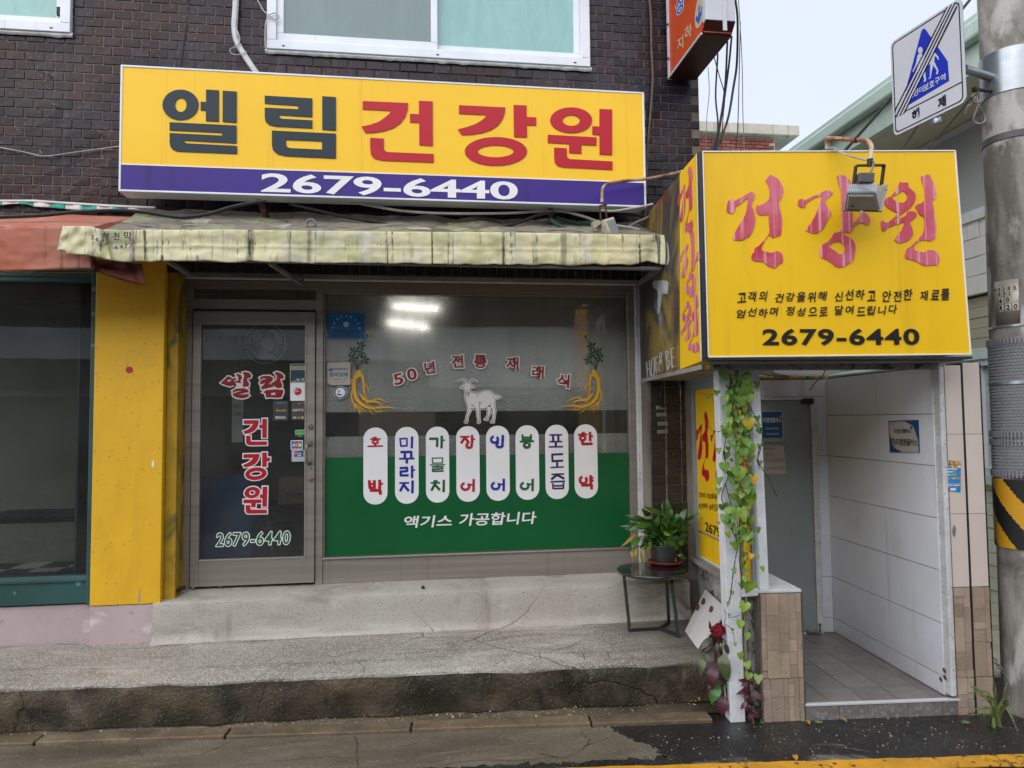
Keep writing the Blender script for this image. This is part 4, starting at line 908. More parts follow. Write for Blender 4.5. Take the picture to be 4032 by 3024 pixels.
bx = thing('cardboard_box', 'printed brown cardboard juice box on the shelf behind the door', 'box', (F((1155,1920),.7)[0], .7, 1.02)); x = ORG[bx].x
MB().box(x-.1, x+.1, .65, .85, 1.02, 1.22).build('carton', mat('cardboard', '#7d6748', .8), bx, bevel=.004); text('호박즙', m_vblack, front(.65), (x-.05, 1.08, x+.07, 1.115), bx, bold=.03, off=.001)
shf = thing('shelf', 'dark shelf inside the shop behind the right half of the door', 'shelf', (x, .75, .545)); q = MB(); q.box(x-.3, x+.3, .6, .95, .98, 1.018); q.build('board', m_dark, shf)
for sx in (-.28, .27): MB().box(x+sx, x+sx+.025, .62, .645, .545, .98).build('leg', m_black, shf)

wc = thing('wall_cabinet', 'pale wall cabinet inside, seen through the gap in the bubble wrap at the left', 'cabinet', (-.35, 1.3, 1.3)); a_, b_ = F(T5(110,1160), 1.3), F(T5(612,1000), 1.3)
MB().box(a_[0], b_[0], 1.3, 1.6, 1.25, b_[1]+.3).build('carcass', mat('pale cabinet', '#9c9080', .6, '#8d8272', 3), wc)
for i in range(3): MB().box(a_[0]+.01+(b_[0]-a_[0])/3*i, a_[0]-.01+(b_[0]-a_[0])/3*(i+1), 1.285, 1.299, 1.27, b_[1]+.28).build('door', mat('pale cabinet', '#9c9080'), wc, bevel=.003)
fq = F(T(4,1715,565), .3); fan = thing('wall_fan', 'white wall fan with wire cage inside behind the top of the glass door', 'fan', (fq[0], .36, fq[1]))
cg = MB(); m_fan = mat('white fan plastic', '#d5d5d0', .5); xf_ = lambda a, b, c_: Vector((fq[0]+a, .3+c_, fq[1]+b))
cg.xf = xf_; rf = .145
for r_, c_ in ((rf, .02), (rf*.7, 0), (rf*.4, -.008)): cg.tube([(r_*cos(k_*pi/16), r_*sin(k_*pi/16), c_) for k_ in range(33)], .0025, 5, caps=False)
for k_ in range(28): cg.tube([(.03*cos(k_*pi/14), .03*sin(k_*pi/14), -.01), (rf*cos(k_*pi/14), rf*sin(k_*pi/14), .02)], .0013, 4)
cg.build('cage', m_fan, fan); hbm = MB(); hbm.xf = xf_; hbm.lathe([(0,-.02),(.03,-.018),(.034,.0),(.05,.06),(0,.06)], 0, 0, 20) if False else None
h2 = MB(); h2.xf = lambda a, b, c_: xf_(a, b, c_); h2.lathe([(.034,-.018),(.036,.03),(.05,.1),(0,.1)], 0, 0, 20); h2.build('hub', m_fan, fan)
for k_ in range(3):
    bl = MB(); bl.xf = xf_; a0 = k_*2*pi/3; bl.grid(lambda u, v: ((.035+.085*v)*cos(a0+.9*u*(.4+v)), (.035+.085*v)*sin(a0+.9*u*(.4+v)), .03+.02*u), 6, 6); bl.build('blade', mat('pale blue blade', '#a9b5bb', .4), fan, smooth=True)
for i, (px_, w, h, lab, c_) in enumerate(((700,.11,.2,'dark juice carton on the counter behind the gap in the bubble wrap','#3a3026'),(900,.13,.16,'brown juice carton on the counter behind the goat legs','#5a4630'),(1640,.16,.26,'tall orange brown carton at the right end behind the gap in the bubble wrap','#7a4a28'),(1770,.13,.24,'plastic wrapped pale carton in the right corner behind the window','#8d877c'))):
    q_ = F(T5(px_,1150), .6); o = thing('carton', lab, 'carton', (q_[0], .6, 1.44)); MB().box(q_[0]-w/2, q_[0]+w/2, .6, .72, 1.44, 1.44+h).build('box', mat('carton '+str(i), c_, .6), o, bevel=.004); MB().box(q_[0]-w/2, q_[0]+w/2, .6, .72, 1.4405+h, 1.443+h).build('lid', mat('carton lid '+str(i), c_, .5), o)
ct = thing('counter', 'dark counter inside running behind the display window', 'counter', (.5, .65, .545)); MB().box(-.55, 1.55, .5, .95, 1.40, 1.439).build('top', m_dark, ct)
for x_ in (-.5, .5, 1.48): MB().box(x_, x_+.05, .55, .9, .545, 1.40).build('leg', m_dark, ct)
# ---------------------------------------------------------------- neighbour shop on the left: yellow pillar, green framed window, pink base
PY = -.24
px0, px1 = Py((366,1700), PY).x, Py((641,1700), PY).x
zp0 = Py((480,2382), PY).z; zp1 = 2.9
pil = thing('pillar', 'yellow painted pillar with faint flower outline between the dark shop window and the aluminium door', 'pillar', ((px0+px1)/2, PY, .3))
MB().prism([(px0,PY),(px1,PY),(px1,0),(px0,0)], zp0, zp1).build('shaft', m_yellowpil, pil, bevel=.004)
MB().box(px1+.002, px1+.07, PY+.05, .0, zp0-.03, 2.66).build('side_strip', m_yellowold, pil, bevel=.004)
MB().box(px0, px1, PY+.006, 0, .27, zp0-.004).build('base', m_pinkwall, pil, bevel=.003)
pp = front(PY); PF = crop(0,1060,.9042)
decal('red_dot', m_pr, pp, [ell(*pp.px(T(4,839,738)), .0215, .021)], pil, off=.001, thick=.001)
m_faint = mat('faint yellow print', '#d9ab2c', .5)
fl = [strokep([T(4,*q) for q in spline(l, 5)], 13) for l in ([(800,790),(740,720),(760,660),(800,640),(830,690)],[(815,680),(820,620),(860,605),(880,640),(870,680)],[(880,640),(900,610),(945,620),(950,660),(920,700)],[(930,650),(990,650),(1000,690),(940,720),(900,720)])]
for i, q in enumerate(fl): decal('flower_print', m_faint, pp, [[pp.px(p) for p in q]], pil, off=.0006+.0001*i, thick=.0005)
decal('paint_chip', m_vwhite, pp, [pxl(pp, lambda a, b: T(4,a,b), [(985,1325),(997,1328),(1000,1365),(990,1372),(982,1360)])], pil, off=.0006, thick=.0005)
decal('scrape', mat('bare plaster', '#9a9284', .9), pp, [pxl(pp, lambda a, b: T(7,a,b), [(905,478),(908,560),(902,585),(892,585),(900,530)])], pil, off=.0006, thick=.0005)
hg = MB(); q = Py(T(7,1105,500), -.1); hg.bar((px1+.072,-.16,q.z),(px1+.1,-.1,q.z+.01),.02,.02); hg.build('hinge', m_rust, pil)
nb = thing('neighbour_shopfront', 'dark neighbouring shop window in a green frame at the left edge beside the yellow pillar', 'shop window', (px0-.7, -.1, .3))
NY = -.2
gx1 = Py(T(4,590,900), NY).x; gz0, gz1 = Py((100,2278), NY).z, Py(T(4,300,165), NY).z; fz0 = Py((100,2384), NY).z; fz1 = Py(T(4,300,108), NY).z
f = MB(); f.box(-4.6, gx1, NY, 0, fz0, gz0); f.box(gx1, px0-.003, NY-.02, 0, fz0-.01, fz1); f.box(-4.6, gx1, NY, 0, gz1, fz1)
f.box(-4.6, gx1, NY-.012, NY, gz0-.03, gz0-.008); f.box(-4.6, gx1, NY-.01, NY, gz1+.03, gz1+.05)
f.build('frame', m_greenframe, nb, bevel=.003)
MB().box(-4.6, gx1, NY+.05, NY+.056, gz0, gz1).build('pane', m_glass2, nb)
ix = Py(T(4,522,1200), .0).x
MB().box(ix, ix+.012, -.06, -.03, gz0, gz1).build('light_edge', m_whitetrim, nb); MB().box(ix+.012, gx1+.1, -.03, .3, gz0-.05, gz1).build('wooden_jamb', mat('varnished wood', '#6d4a26', .5, '#5a3b1e', 3, stretch=(1,1,.1)), nb)
MB().box(-4.6, px0-.002, NY+.02, 0, .27, fz0-.012).build('base_wall', m_pinkwall, nb)
MB().box(-4.6, px1-.06, 2.3, 2.34, .2, 2.8).build('back_wall', m_inwall, nb); MB().box(px1-.06, px1-.02, .0, 2.34, .2, 2.8).build('partition', m_inwall, nb)
ck = MB()
for i in range(12):
    for j in range(8): ck.cm = (i+j) % 2; ck.add([(-4.6+.24*i, -.12+.3*j, .36), (-4.36+.24*i, -.12+.3*j, .36), (-4.36+.24*i, .18+.3*j, .36), (-4.6+.24*i, .18+.3*j, .36)], [(0,1,2,3)])
stuff(ck.build('checked_floor', [m_black, mat('pale checker tile', '#b5b0a6', .4)], nb, smooth=False))
MB().box(-3.4, -2.5, .9, 1.5, .9, .94).build('table_top', m_dark, nb); MB().box(-4.6, px1-.02, .0, 2.34, gz1+.1, gz1+.14).build('ceiling', m_inwall, nb); MB().box(-4.6, px1, -.19, .0, fz1+.002, LZ-.004).build('head_panel', m_yellowold, nb)
nf = MB(); nf.box(-4.6, ix, -.12, .0, gz0-.06, gz0-.03); nf.build('window_floor', m_dark, nb)

# ---------------------------------------------------------------- awnings
AY = -.8
def interp(pl, x):
    for (a, b) in zip(pl, pl[1:]):
        if x <= b[0]: t = (x-a[0])/(b[0]-a[0]); return a[1]+(b[1]-a[1])*t
    return pl[-1][1]
m_mild = mat('mildewed canvas', '#e0dab0', .75, '#a0a764', 3.4, .48, .74, bump=.35, bscale=22, stain=[(2.6,(1.4,1,.5),.5,.64,'#cdc8bb',.85),(7,(1,1,.35),.6,.72,'#76843c',.6)],
             streak=[(9,.57,.63,'#7a6f60',.65),(26,.585,.64,'#322b29',.9),(16,.54,.64,'#e4dfd4',.6),(42,.62,.67,'#5a504a',.7)], trans=.18)
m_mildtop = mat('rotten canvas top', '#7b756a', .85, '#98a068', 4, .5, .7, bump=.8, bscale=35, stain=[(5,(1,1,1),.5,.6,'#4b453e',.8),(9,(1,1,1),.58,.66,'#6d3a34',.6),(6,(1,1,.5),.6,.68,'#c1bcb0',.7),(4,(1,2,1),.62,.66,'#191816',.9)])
m_orange_c = mat('faded orange canvas', '#b4634a', .7, '#b77c69', 2.2, .4, .65, bump=.3, bscale=18, stain=[(3,(1,1,1),.55,.68,'#cf9587',.6)], streak=[(22,.6,.7,'#5c3528',.6)], trans=.15)
m_orange_d = mat('soaked orange canvas', '#7a3a28', .7, '#4c241c', 4, bump=.3, bscale=20, trans=.15)
aw = thing('awning', 'torn awning with pale green mildewed valance over the brown shopfront', 'awning', (0, -.5, 2.55))
topl = [(405,905),(600,907),(900,905),(1344,911),(1700,914),(2000,916),(2350,922),(2622,927)]
botl = [(440,1024),(520,1029),(800,1030),(1100,1034),(1344,1036),(1800,1040),(2100,1043),(2480,1043),(2550,1026),(2580,1034),(2612,1043),(2622,1043)]
def val(u, v):
    x = 405+(2622-405)*u; zt_ = Py((x, interp(topl, x)), AY).z; zb_ = Py((x, interp(botl, x)), AY).z; X = Py((x, 950), AY).x
    z = zt_+(zb_-zt_)*v
    fold = .016*mnoise.noise(Vector((X*4.5, v*1.5, 3)))*v+.005*mnoise.noise(Vector((X*16, v*5, 8)))+.003*sin(v*pi*3)
    e = max(0, (u-.955)/.045); fold += .05*e*sin(v*2.6)*sin(u*140)*.6
    seam = .006*math.exp(-((v-.52)/.035)**2)
    l = max(0, (.06-u)/.06); fold -= .03*l*sin(v*3)
    return (X, AY-.004-fold-seam, z+(.011*mnoise.noise(Vector((X*7, 0, 1)))+.005*mnoise.noise(Vector((X*19, 0, 1))))*v)
MB().grid(val, 260, 22).build('valance', m_mild, aw, smooth=True, solid=.002)
AWc = crop(0,780,.34358)
# crumpled left end of the valance hanging over the orange canvas, lettered by the maker
lt_ = [(720,322),(880,322),(1040,325),(1180,366)]; lb_ = [(652,598),(700,592),(760,604),(764,640),(980,650),(1180,690),(1270,712)]
def tail(u, v):
    xt = 720+(1185-720)*u; xb = 652+(1272-652)*u
    a_ = AWc(xt, interp(lt_, xt)); b_ = AWc(xb, interp(lb_, xb)); p = (a_[0]+(b_[0]-a_[0])*v, a_[1]+(b_[1]-a_[1])*v)
    dd = AY-.022-.02*mnoise.noise(Vector((u*5, v*3, 4)))-.03*max(0, u-.75)*4*sin(v*5+u*9)*.5
    return tuple(Py(p, dd))
MB().grid(tail, 60, 20).build('torn_end', m_mild, aw, smooth=True, solid=.002)
vp = front(AY-.045)
for ch, x0, y0, x1, y1, rt in (('혜',1165,395,1245,470,-.1),('천',1295,392,1368,482,0),('막',1418,385,1510,485,0),('2',1040,425,1080,472,-.05),('6',1095,445,1130,492,-.2),('3',1152,460,1186,515,-.5),('0',1205,505,1235,545,-.6),('-',1265,535,1285,543,-.2),('6',1312,540,1350,585,0),('4',1372,530,1408,580,0),('7',1424,525,1460,575,0),('7',1485,520,1518,570,0)):
    text(ch, m_vblack, vp, tbox(vp, AWc, x0, y0, x1, y1), aw, bold=.025, off=-.003, rot=rt, name='letter')
def topsheet(u, v):
    x = 405+(2622-405)*u; q = Py((x, interp(topl, x)), AY); y = AY+(YW-.012-AY)*v
    z = q.z+(3.035-q.z)*v-.03*sin(pi*v)*(.5+.5*mnoise.noise(Vector((q.x*3, v, 0))))+.02*mnoise.noise(Vector((q.x*6, v*3, 5)))*v
    X = q.x if u < .999 else q.x
    return (X, y, z)
MB().grid(topsheet, 200, 12).build('top_sheet', m_mildtop, aw, smooth=True, solid=.002)
zb_ = Py((1800,1043), AY).z
MB().tube([(Py((440,1024),AY).x, AY+.03, zb_+.01), (Py((2610,1043),AY).x, AY+.03, zb_+.005)], .014, 8).build('front_bar', mat('dull galvanised pipe', '#6f7072', .5, metal=.5), aw)
xr = Py((2610,1043), AY).x
def strut(a, b, w=.03): MB().bar(a, b, w, w).build('strut', mat('weathered white bar', '#86847f', .6, '#6b6965', 6), aw)
strut((xr, AY+.045, zb_+.015), (Py((2498,1130),-.06).x+.02, -.08, zb_+.03), .035)
strut(tuple(Py(T(4,1745,45), AY+.045)), tuple(Py(T(4,1962,185), -.12)), .022)
strut(tuple(Py(T(4,1955,40), -.14)), tuple(Py(T(4,1962,185), -.12)), .018)
strut((-1.45, AY+.045, zb_+.02), (-1.45, -.21, zb_+.03), .022)
# orange awning of the neighbour
oa = thing('awning', 'faded orange canvas awning running out of the picture at the left edge', 'awning', (-2.2, -.5, 2.55))
OY = AY+.035
ot = [(-420,893),(250,893),(262,893),(366,925)]; ob_ = [(-420,1072),(0,1068),(160,1064),(300,1057),(362,1056)]
def ov(u, v):
    x = -420+(362+420)*u; a_ = Py((x, interp(ot, x)), OY); b_ = Py((x, interp(ob_, x)), OY)
    return (a_.x, OY-.014*mnoise.noise(Vector((a_.x*4, v*2, 2)))*(.3+v)-.006*mnoise.noise(Vector((a_.x*12, v*6, 2)))-.004*math.exp(-((v-.42)/.03)**2), a_.z+(b_.z-a_.z)*v)
MB().grid(ov, 90, 18).build('valance', m_orange_c, oa, smooth=True, solid=.002)
def ots(u, v):
    x = -420+(600+420)*u; q = Py((min(x, 362), 893), OY); X = q.x+max(0, x-362)*.0016
    y = OY+(YW-.02-OY)*v; z = q.z+(2.975-q.z)*v+.012*mnoise.noise(Vector((X*3, v*2, 6)))+.006*sin(X*5)*v-(.06*(1-v) if x > 362 else 0)
    return (X, y, z)
MB().grid(ots, 90, 12).build('top_sheet', m_orange_c, oa, smooth=True, solid=.002)
fp = [(1060,705),(1250,715),(1450,740),(1620,750),(1645,900),(1662,1000),(1560,985),(1450,960),(1250,895),(1080,832)]
fm_ = MB()
def flap(u, v):
    xt = 1055+(1625-1055)*u; xb = 1075+(1662-1075)*u
    bt = [(1075,832),(1250,895),(1450,960),(1560,985),(1662,1000)]; tp = [(1055,700),(1250,712),(1450,738),(1625,752)]
    a_ = AWc(xt, interp(tp, xt)); b_ = AWc(xb, interp(bt, xb))
    return tuple(Py((a_[0]+(b_[0]-a_[0])*v, a_[1]+(b_[1]-a_[1])*v), OY+.06+.03*mnoise.noise(Vector((u*4, v*3, 1)))))
fm_.grid(flap, 30, 14); fm_.build('hanging_flap', m_orange_d, oa, smooth=True, solid=.002)
MB().tube([(Py((-400,1064),OY).x, OY+.03, Py((0,1060),OY).z), (Py((362,1050),OY).x, OY+.03, Py((362,1048),OY).z)], .013, 8).build('front_bar', MATS['dull galvanised pipe'], oa)
# remnant of a striped canvas strip nailed along the wall
rs = thing('canvas_strip', 'green and white striped remnant of canvas nailed to the brick above the orange awning', 'canvas strip', (-2.1, YW, 3.03))
m_stg, m_stw = mat('sea green canvas', '#2f9d8a', .7, '#278273', 8, bump=.2, bscale=30), mat('white canvas', '#cfcac4', .7, '#b5aea5', 8, bump=.2, bscale=30)
stt = [(-60,18),(0,22),(400,22),(700,44),(1250,78),(1790,103)]; stb = [(-60,85),(0,82),(130,66),(230,62),(330,76),(390,98),(560,106),(800,130),(1200,150),(1640,165),(1788,160)]
def stripf(x0, x1):
    def f(u, v):
        x = x0+(x1-x0)*u; a_, b_ = interp(stt, x)+22, interp(stb, x)
        return tuple(Py(AWc(x, a_+(max(b_, a_+4)-a_)*v), YW-.02-.012*v-.006*sin(x*.03)))
    return f
edges = [-150,-40,30,215,385,570,750,930,1110,1290,1465,1625,1788]
for i in range(len(edges)-1):
    MB().grid(stripf(edges[i], edges[i+1]), 8, 3).build('stripe', m_stg if i % 2 else m_stw, rs, smooth=True, solid=.0015)
def hem(u, v):
    x = -60+1850*u; return tuple(Py(AWc(x, interp(stt, x)-4+28*v), YW-.022-.006*sin(v*3)))
MB().grid(hem, 60, 3).build('hem', m_stw, rs, smooth=True, solid=.0015)

# ---------------------------------------------------------------- conduit, cables and old wires over the awning
m_cblk = mat('black cable', '#161618', .5); m_cwht = mat('grey white cable', '#b5b3ae', .5, '#8f8c86', 9); m_cgrn = mat('green hose', '#1d4a3e', .45); m_cgry = mat('grey cable', '#7c7c7c', .5); m_rope = mat('grey rope', '#6d6558', .9, '#4c463c', 30, bump=.5, bscale=90)
def cable(name, lab, cat, mt, r, pts, y, grp=None):
    P = [Py(p, y[i] if isinstance(y, (list, tuple)) else y) for i, p in enumerate(pts)]
    o = MB().tube(spline(P, 6), r, 7).build(name, mt, None, org=P[0]); return tag(o, lab, cat, grp)
X5 = crop(560,720,.9042); FL = crop(2290,780,.12206)
cable('cable', 'thick black cable sagging from the left edge along the orange awning to under the sign', 'cable', m_cblk, .011, [T1(-60,1410),T1(250,1397),T1(500,1374),T1(760,1364),T1(950,1377),T1(1100,1402),T1(1200,1408),T1(1350,1388),T1(1500,1343),T1(1650,1313),T1(1725,1302)], -.6)
cable('cable', 'black cable sagging in a long curve beneath the purple band of the sign', 'cable', m_cblk, .010, [X5(640,92),X5(760,120),X5(900,152),X5(1050,178),X5(1200,200),X5(1350,210),X5(1500,204),X5(1620,180),X5(1720,142),X5(1800,128)], -.45)
cable('cable', 'off white cable stretched under the purple band towards the right bracket', 'cable', m_cwht, .009, [X5(860,72),X5(1000,100),X5(1120,121),X5(1250,131),X5(1400,134),X5(1600,132),X5(1800,122),X5(1900,140),X5(1975,165)], -.42)
cable('hose', 'upper of two dark green hoses behind the rusty floodlight', 'hose', m_cgrn, .012, [X5(1800,150),X5(1850,165),X5(1930,185),X5(2000,200)], -.36)
cable('hose', 'lower green hose curving behind the rusty floodlight onto the awning', 'hose', m_cgrn, .013, [X5(1775,160),X5(1830,195),X5(1900,212),X5(2000,224),X5(2120,215),X5(2190,214)], -.5)
cable('cable', 'white cable rising to the right from the rusty floodlight to the graffiti panel', 'cable', m_cwht, .0075, [FL(640,390),FL(760,412),FL(900,422),FL(1200,402),FL(1600,330),FL(1950,272),FL(2300,190)], -.55)
cable('cable', 'white cable drooping to the right behind the rusty floodlight', 'cable', m_cwht, .008, [FL(1100,880),FL(1300,910),FL(1500,942),FL(1750,985),FL(1900,1040),FL(1990,1095)], -.5)
cable('cable', 'grey cable climbing steeply beside the graffiti panel', 'cable', m_cgry, .010, [FL(1240,1110),FL(1400,1010),FL(1550,910),FL(1800,770),FL(2000,690),FL(2200,590)], -.45)
cable('cable', 'black cable running behind the white cable under the right end of the sign', 'cable', m_cblk, .008, [FL(850,450),FL(1200,465),FL(1600,520),FL(2000,590),FL(2200,640)], -.3)
cable('rope', 'frayed grey rope hanging down the brick near the right end of the long sign', 'rope', m_rope, .008, [T2(1990,-60),T2(2006,100),T2(2010,320),T2(2018,500),T2(2005,720),T2(1990,900),T2(1980,1100),T2(1972,1300),T2(1968,1500)], -.23)
cable('conduit', 'thick white conduit bending down the brick between the upstairs windows', 'conduit', mat('white wrapped conduit', '#d5d5d6', .5, '#b9b9ba', 12, bump=.3, bscale=50), .0195, [T1(1532,-80),T1(1526,60),T1(1520,180),T1(1535,270),T1(1580,350),T1(1625,420),T1(1675,490)], -.235)
cable('wire', 'thin pale wire looped round the white conduit', 'wire', m_cwht, .0035, [T1(1540,200),T1(1555,260),T1(1530,300),T1(1492,320),T1(1505,350),T1(1560,352),T1(1600,335)], -.262)
cable('wire', 'thin white cord knotted beside the left edge of the big upstairs window', 'wire', m_cwht, .004, [T1(1650,-40),T1(1700,58),T1(1742,98),T1(1785,125),T1(1806,104),T1(1780,84),T1(1742,100),T1(1722,150),T1(1718,230),T1(1720,312)], -.25)
cable('wire', 'thin grey wire slung from a nail to the left end of the long sign', 'wire', m_cwht, .0035, [T1(-40,948),T1(150,984),T1(290,1012),T1(450,992),T1(640,966),T1(800,945)], -.225)
cable('wire', 'thin dark wire running down the brick left of the conduit', 'wire', m_cblk, .0025, [T1(1222,-40),T1(1208,140),T1(1185,300),T1(1165,450)], -.212)
for i, (p, lab) in enumerate(((T1(330,500),'bent nail in the brick high up left of the long sign'), (T1(375,702),'small bolt in the brick left of the middle of the long sign'), (T1(295,1010),'nail holding the slung grey wire'), (T1(668,880),'black nail in the brick close to the left end of the long sign'))):
    q = Py(p, YW); o = MB().tube([(q.x, YW+.01, q.z), (q.x-.004, YW-.035, q.z+.006), (q.x-.018, YW-.04, q.z+.018)], .005, 6).build('nail', m_cgry, None, org=q); tag(o, lab, 'nail', 'nails in the brick wall')
q = Py(X5(733,172), -.62); o = MB(); o.xf = lambda a, b, c_: Vector((q.x+a, q.y+c_, q.z+b))
o.tube([(.026*cos(i*.35), .022*sin(i*.35), .001*i) for i in range(55)], .0045, 6); tag(o.build('wire_coil', m_cgry, None, org=q), 'small coil of grey wire lying on the awning under the sign', 'wire coil')

# floodlight on a bent rusty arm, hanging behind the awning edge
m_ivory = mat('chipped ivory paint', '#bdb4a0', .6, '#a8805c', 9, .55, .7, stain=[(10,(1,1,1),.6,.66,'#8a4a22',.8)], bump=.2)
m_lichen = mat('lichened box', '#a9ab94', .8, '#6d7455', 14, bump=.4, bscale=60)
fl0 = Py(FL(900,900), -.62)
flo = thing('floodlight', 'old ivory floodlight hanging from a bent rusty arm behind the mildewed awning valance', 'floodlight', fl0)
ar = [(T2(2240,1102),-.55),(T2(2165,1122),-.56),(T2(2000,1156),-.58),(T2(1860,1170),-.6),(T2(1760,1182),-.61),(T2(1712,1200),-.62),(T2(1692,1235),-.62),(T2(1690,1310),-.62)]
MB().tube(spline([Py(p, y) for p, y in ar], 4), .0105, 8).build('arm', mat('rust stained pipe', '#b9a58c', .6, '#7a4424', 12, .42, .6, bump=.3), flo)
yk = MB(); y0 = -.62
for a_, b_ in ((FL(590,250), FL(620,720)), (FL(775,215), FL(800,620))): yk.bar(tuple(Py(a_, y0)), tuple(Py(b_, y0)), .011, .003, (0,1,0))
yk.bar(tuple(Py(FL(560,262), y0)), tuple(Py(FL(820,200), y0)), .006, .01); yk.build('yoke', m_rust, flo)
MB().slab([tuple(Py(FL(*p), -.66)) for p in ((330,770),(560,690),(640,830),(400,1000))], (.0,.04,.0)).build('wiring_box', m_lichen, flo, bevel=.003)
fr = MB(); A_ = [Py(FL(*p), -.69) for p in ((720,690),(1040,600),(1262,1215),(960,1300))]
cc = sum(A_, Vector())/4; inn = [cc+(p-cc)*.78 for p in A_]
fr.slab([tuple(p) for p in A_], (-.012,.035,.0)); fr.build('front_frame', m_ivory, flo, bevel=.003)
MB().slab([tuple(p+Vector((.004,-.003,0))) for p in inn], (0,.002,0)).build('lens', mat('dusty lens', '#6f7a78', .15, '#7f8a86', 9), flo)
bd = MB(); B0 = [p+Vector((-.012,.036,0)) for p in A_]; off_ = Py(FL(640,1010),-.62)-Py(FL(960,900),-.62)
B1 = [cc+(p-cc)*.75+Vector((off_.x*.9,.12,off_.z*.8)) for p in A_]
bd.add([tuple(p) for p in B0+B1], [(0,1,2,3),(7,6,5,4),(0,4,5,1),(1,5,6,2),(2,6,7,3),(3,7,4,0)]); bd.build('housing', m_ivory, flo, bevel=.004)
# ---------------------------------------------------------------- entrance annex with the yellow sign box
m_ayel = mat('entrance sign yellow', '#efc017', .45, '#e9b912', 1.4, spec=.3, stain=[(3,(1,1,.12),.58,.75,'#dba40c',.6),(5,(1,1,.06),.6,.75,'#bd9220',.5),(30,(1,1,.05),.66,.72,'#a98630',.4)], bump=.12, bscale=2.0, coat=.08); m_ared = mat('weathered red vinyl', '#bb2038', .45, '#cf6b80', 2.3, .38, .62, streak=[(34,.55,.62,'#dba0a8',.9)])
m_gray = mat('grey stained sheet', '#8f8b86', .7, '#716d67', 4, bump=.2, stain=[(6,(1,1,1),.58,.7,'#4a3a30',.6)])
m_peel = mat('peeling paint', '#a9a8a4', .85, '#7d7b76', 6, bump=.8, bscale=45, stain=[(9,(1,1,1.3),.52,.58,'#3f3c37',.9),(5,(1,1,1),.6,.68,'#c9c9c6',.8)], speck=[(90,.12,'#2f2c28',.8)])
m_atile = mat('pale wall tile', '#e0e2e9', .3, '#d4d7e0', 2.2, rand=.025, speck=[(140,.005,'#8a867e',.4)], edge=[(2,.42,.02,'#8f8a80',.4)], stain=[(6,(1,1,.2),.6,.72,'#b3b0aa',.5),(2.5,(1,1,.7),.6,.8,'#9a978f',.5)], coat=.15)
m_grout = mat('grout', '#6f6c67', .9)
m_beige = mat('beige glazed tile', '#d3c6bc', .3, '#cbbdb2', 1.5, rand=.03, coat=.1)
m_door = mat('grey steel door', '#8b9494', .45, '#7f8888', 1.6, bump=.06, speck=[(120,.008,'#3c3f40',.6)])
m_stone = mat('stone pattern tile', '#a3917f', .75, '#8d7a68', 6, bump=.35, bscale=80, rand=.16, speck=[(150,.08,'#75655a',.5)])
m_ftile = mat('grey floor tile', '#7d7673', .4, '#6f6966', 5, bump=.12, bscale=50, rand=.09, speck=[(34,.35,'#8c8683',.5)], rvar=.1)
m_rtile = mat('patterned riser tile', '#7a7572', .4, '#6e6966', 30, .45, .55, speck=[(45,.4,'#94908d',.7)], rand=.07)
an = thing('entrance_annex', 'small tiled entrance porch with white posts to the right of the shopfront', 'porch', AO)
def A(fn=None): return MB(L)
# floor, riser, side walls, back wall
A().box(0, .83, .012, 1.26, -.1, .072).build('floor_slab', m_grout, an)
ZF = .085; ts = .2
fy = .0
edges_s = [0.0,.155,.355,.555,.755,.83]; edges_t = [.02,.215,.415,.615,.815,1.015,1.215,1.258]
rr = random.Random(4)
for i in range(len(edges_s)-1):
    for j in range(len(edges_t)-1):
        h = rr.uniform(-.0008, .0008)
        A().box(edges_s[i]+.002, edges_s[i+1]-.002, edges_t[j]+.002, edges_t[j+1]-.002, .06, ZF-.002+h).build('floor_tile', m_ftile, an)
rs_ = [0.003,.0,.19,.385,.58,.775,.88]; rs_ = [.003,.19,.385,.58,.775,.88]
for i in range(len(rs_)-1): A().box(rs_[i]+.0015, rs_[i+1]-.0015, -.004, .012, -.02, ZF-.012).build('riser_tile', m_rtile, an)
A().box(.0, .88, -.008, .018, ZF-.010, ZF+.002).build('step_nosing', mat('bright aluminium edge', '#d9dadb', .35, metal=.3), an, bevel=.002)
# right wall: tiles on the inner face
A().box(.834, 1.07, .03, 1.40, -.05, 1.93).build('side_wall', m_grout, an)
zs_ = [ZF+.002,.19,.485,.78,1.07,1.365,1.66,1.93]; tsx = [.045,.60,1.258]
for j in range(len(zs_)-1):
    for i in range(len(tsx)-1):
        A().box(.824+rr.uniform(0,.0012), .834, tsx[i]+.0022, tsx[i+1]-.0022, zs_[j]+.0022, zs_[j+1]-.0022).build('wall_tile', m_atile, an)
# chips at the foot of the tiles
cp = Plane(L(.8235,0,0), -AT); 
for i, (a_, b_, r) in enumerate(((1672,1088,9),(1694,1030,7),(1698,1075,6))):
    q = cp.px(T(9,a_,b_)); decal('chip', mat('bare clay', '#5c3726', .9), cp, [smooth_loop([(q[0]-.011,q[1]),(q[0]-.003,q[1]+.018),(q[0]+.012,q[1]+.008),(q[0]+.01,q[1]-.012)], 3)], an, off=.0006, thick=.0006)
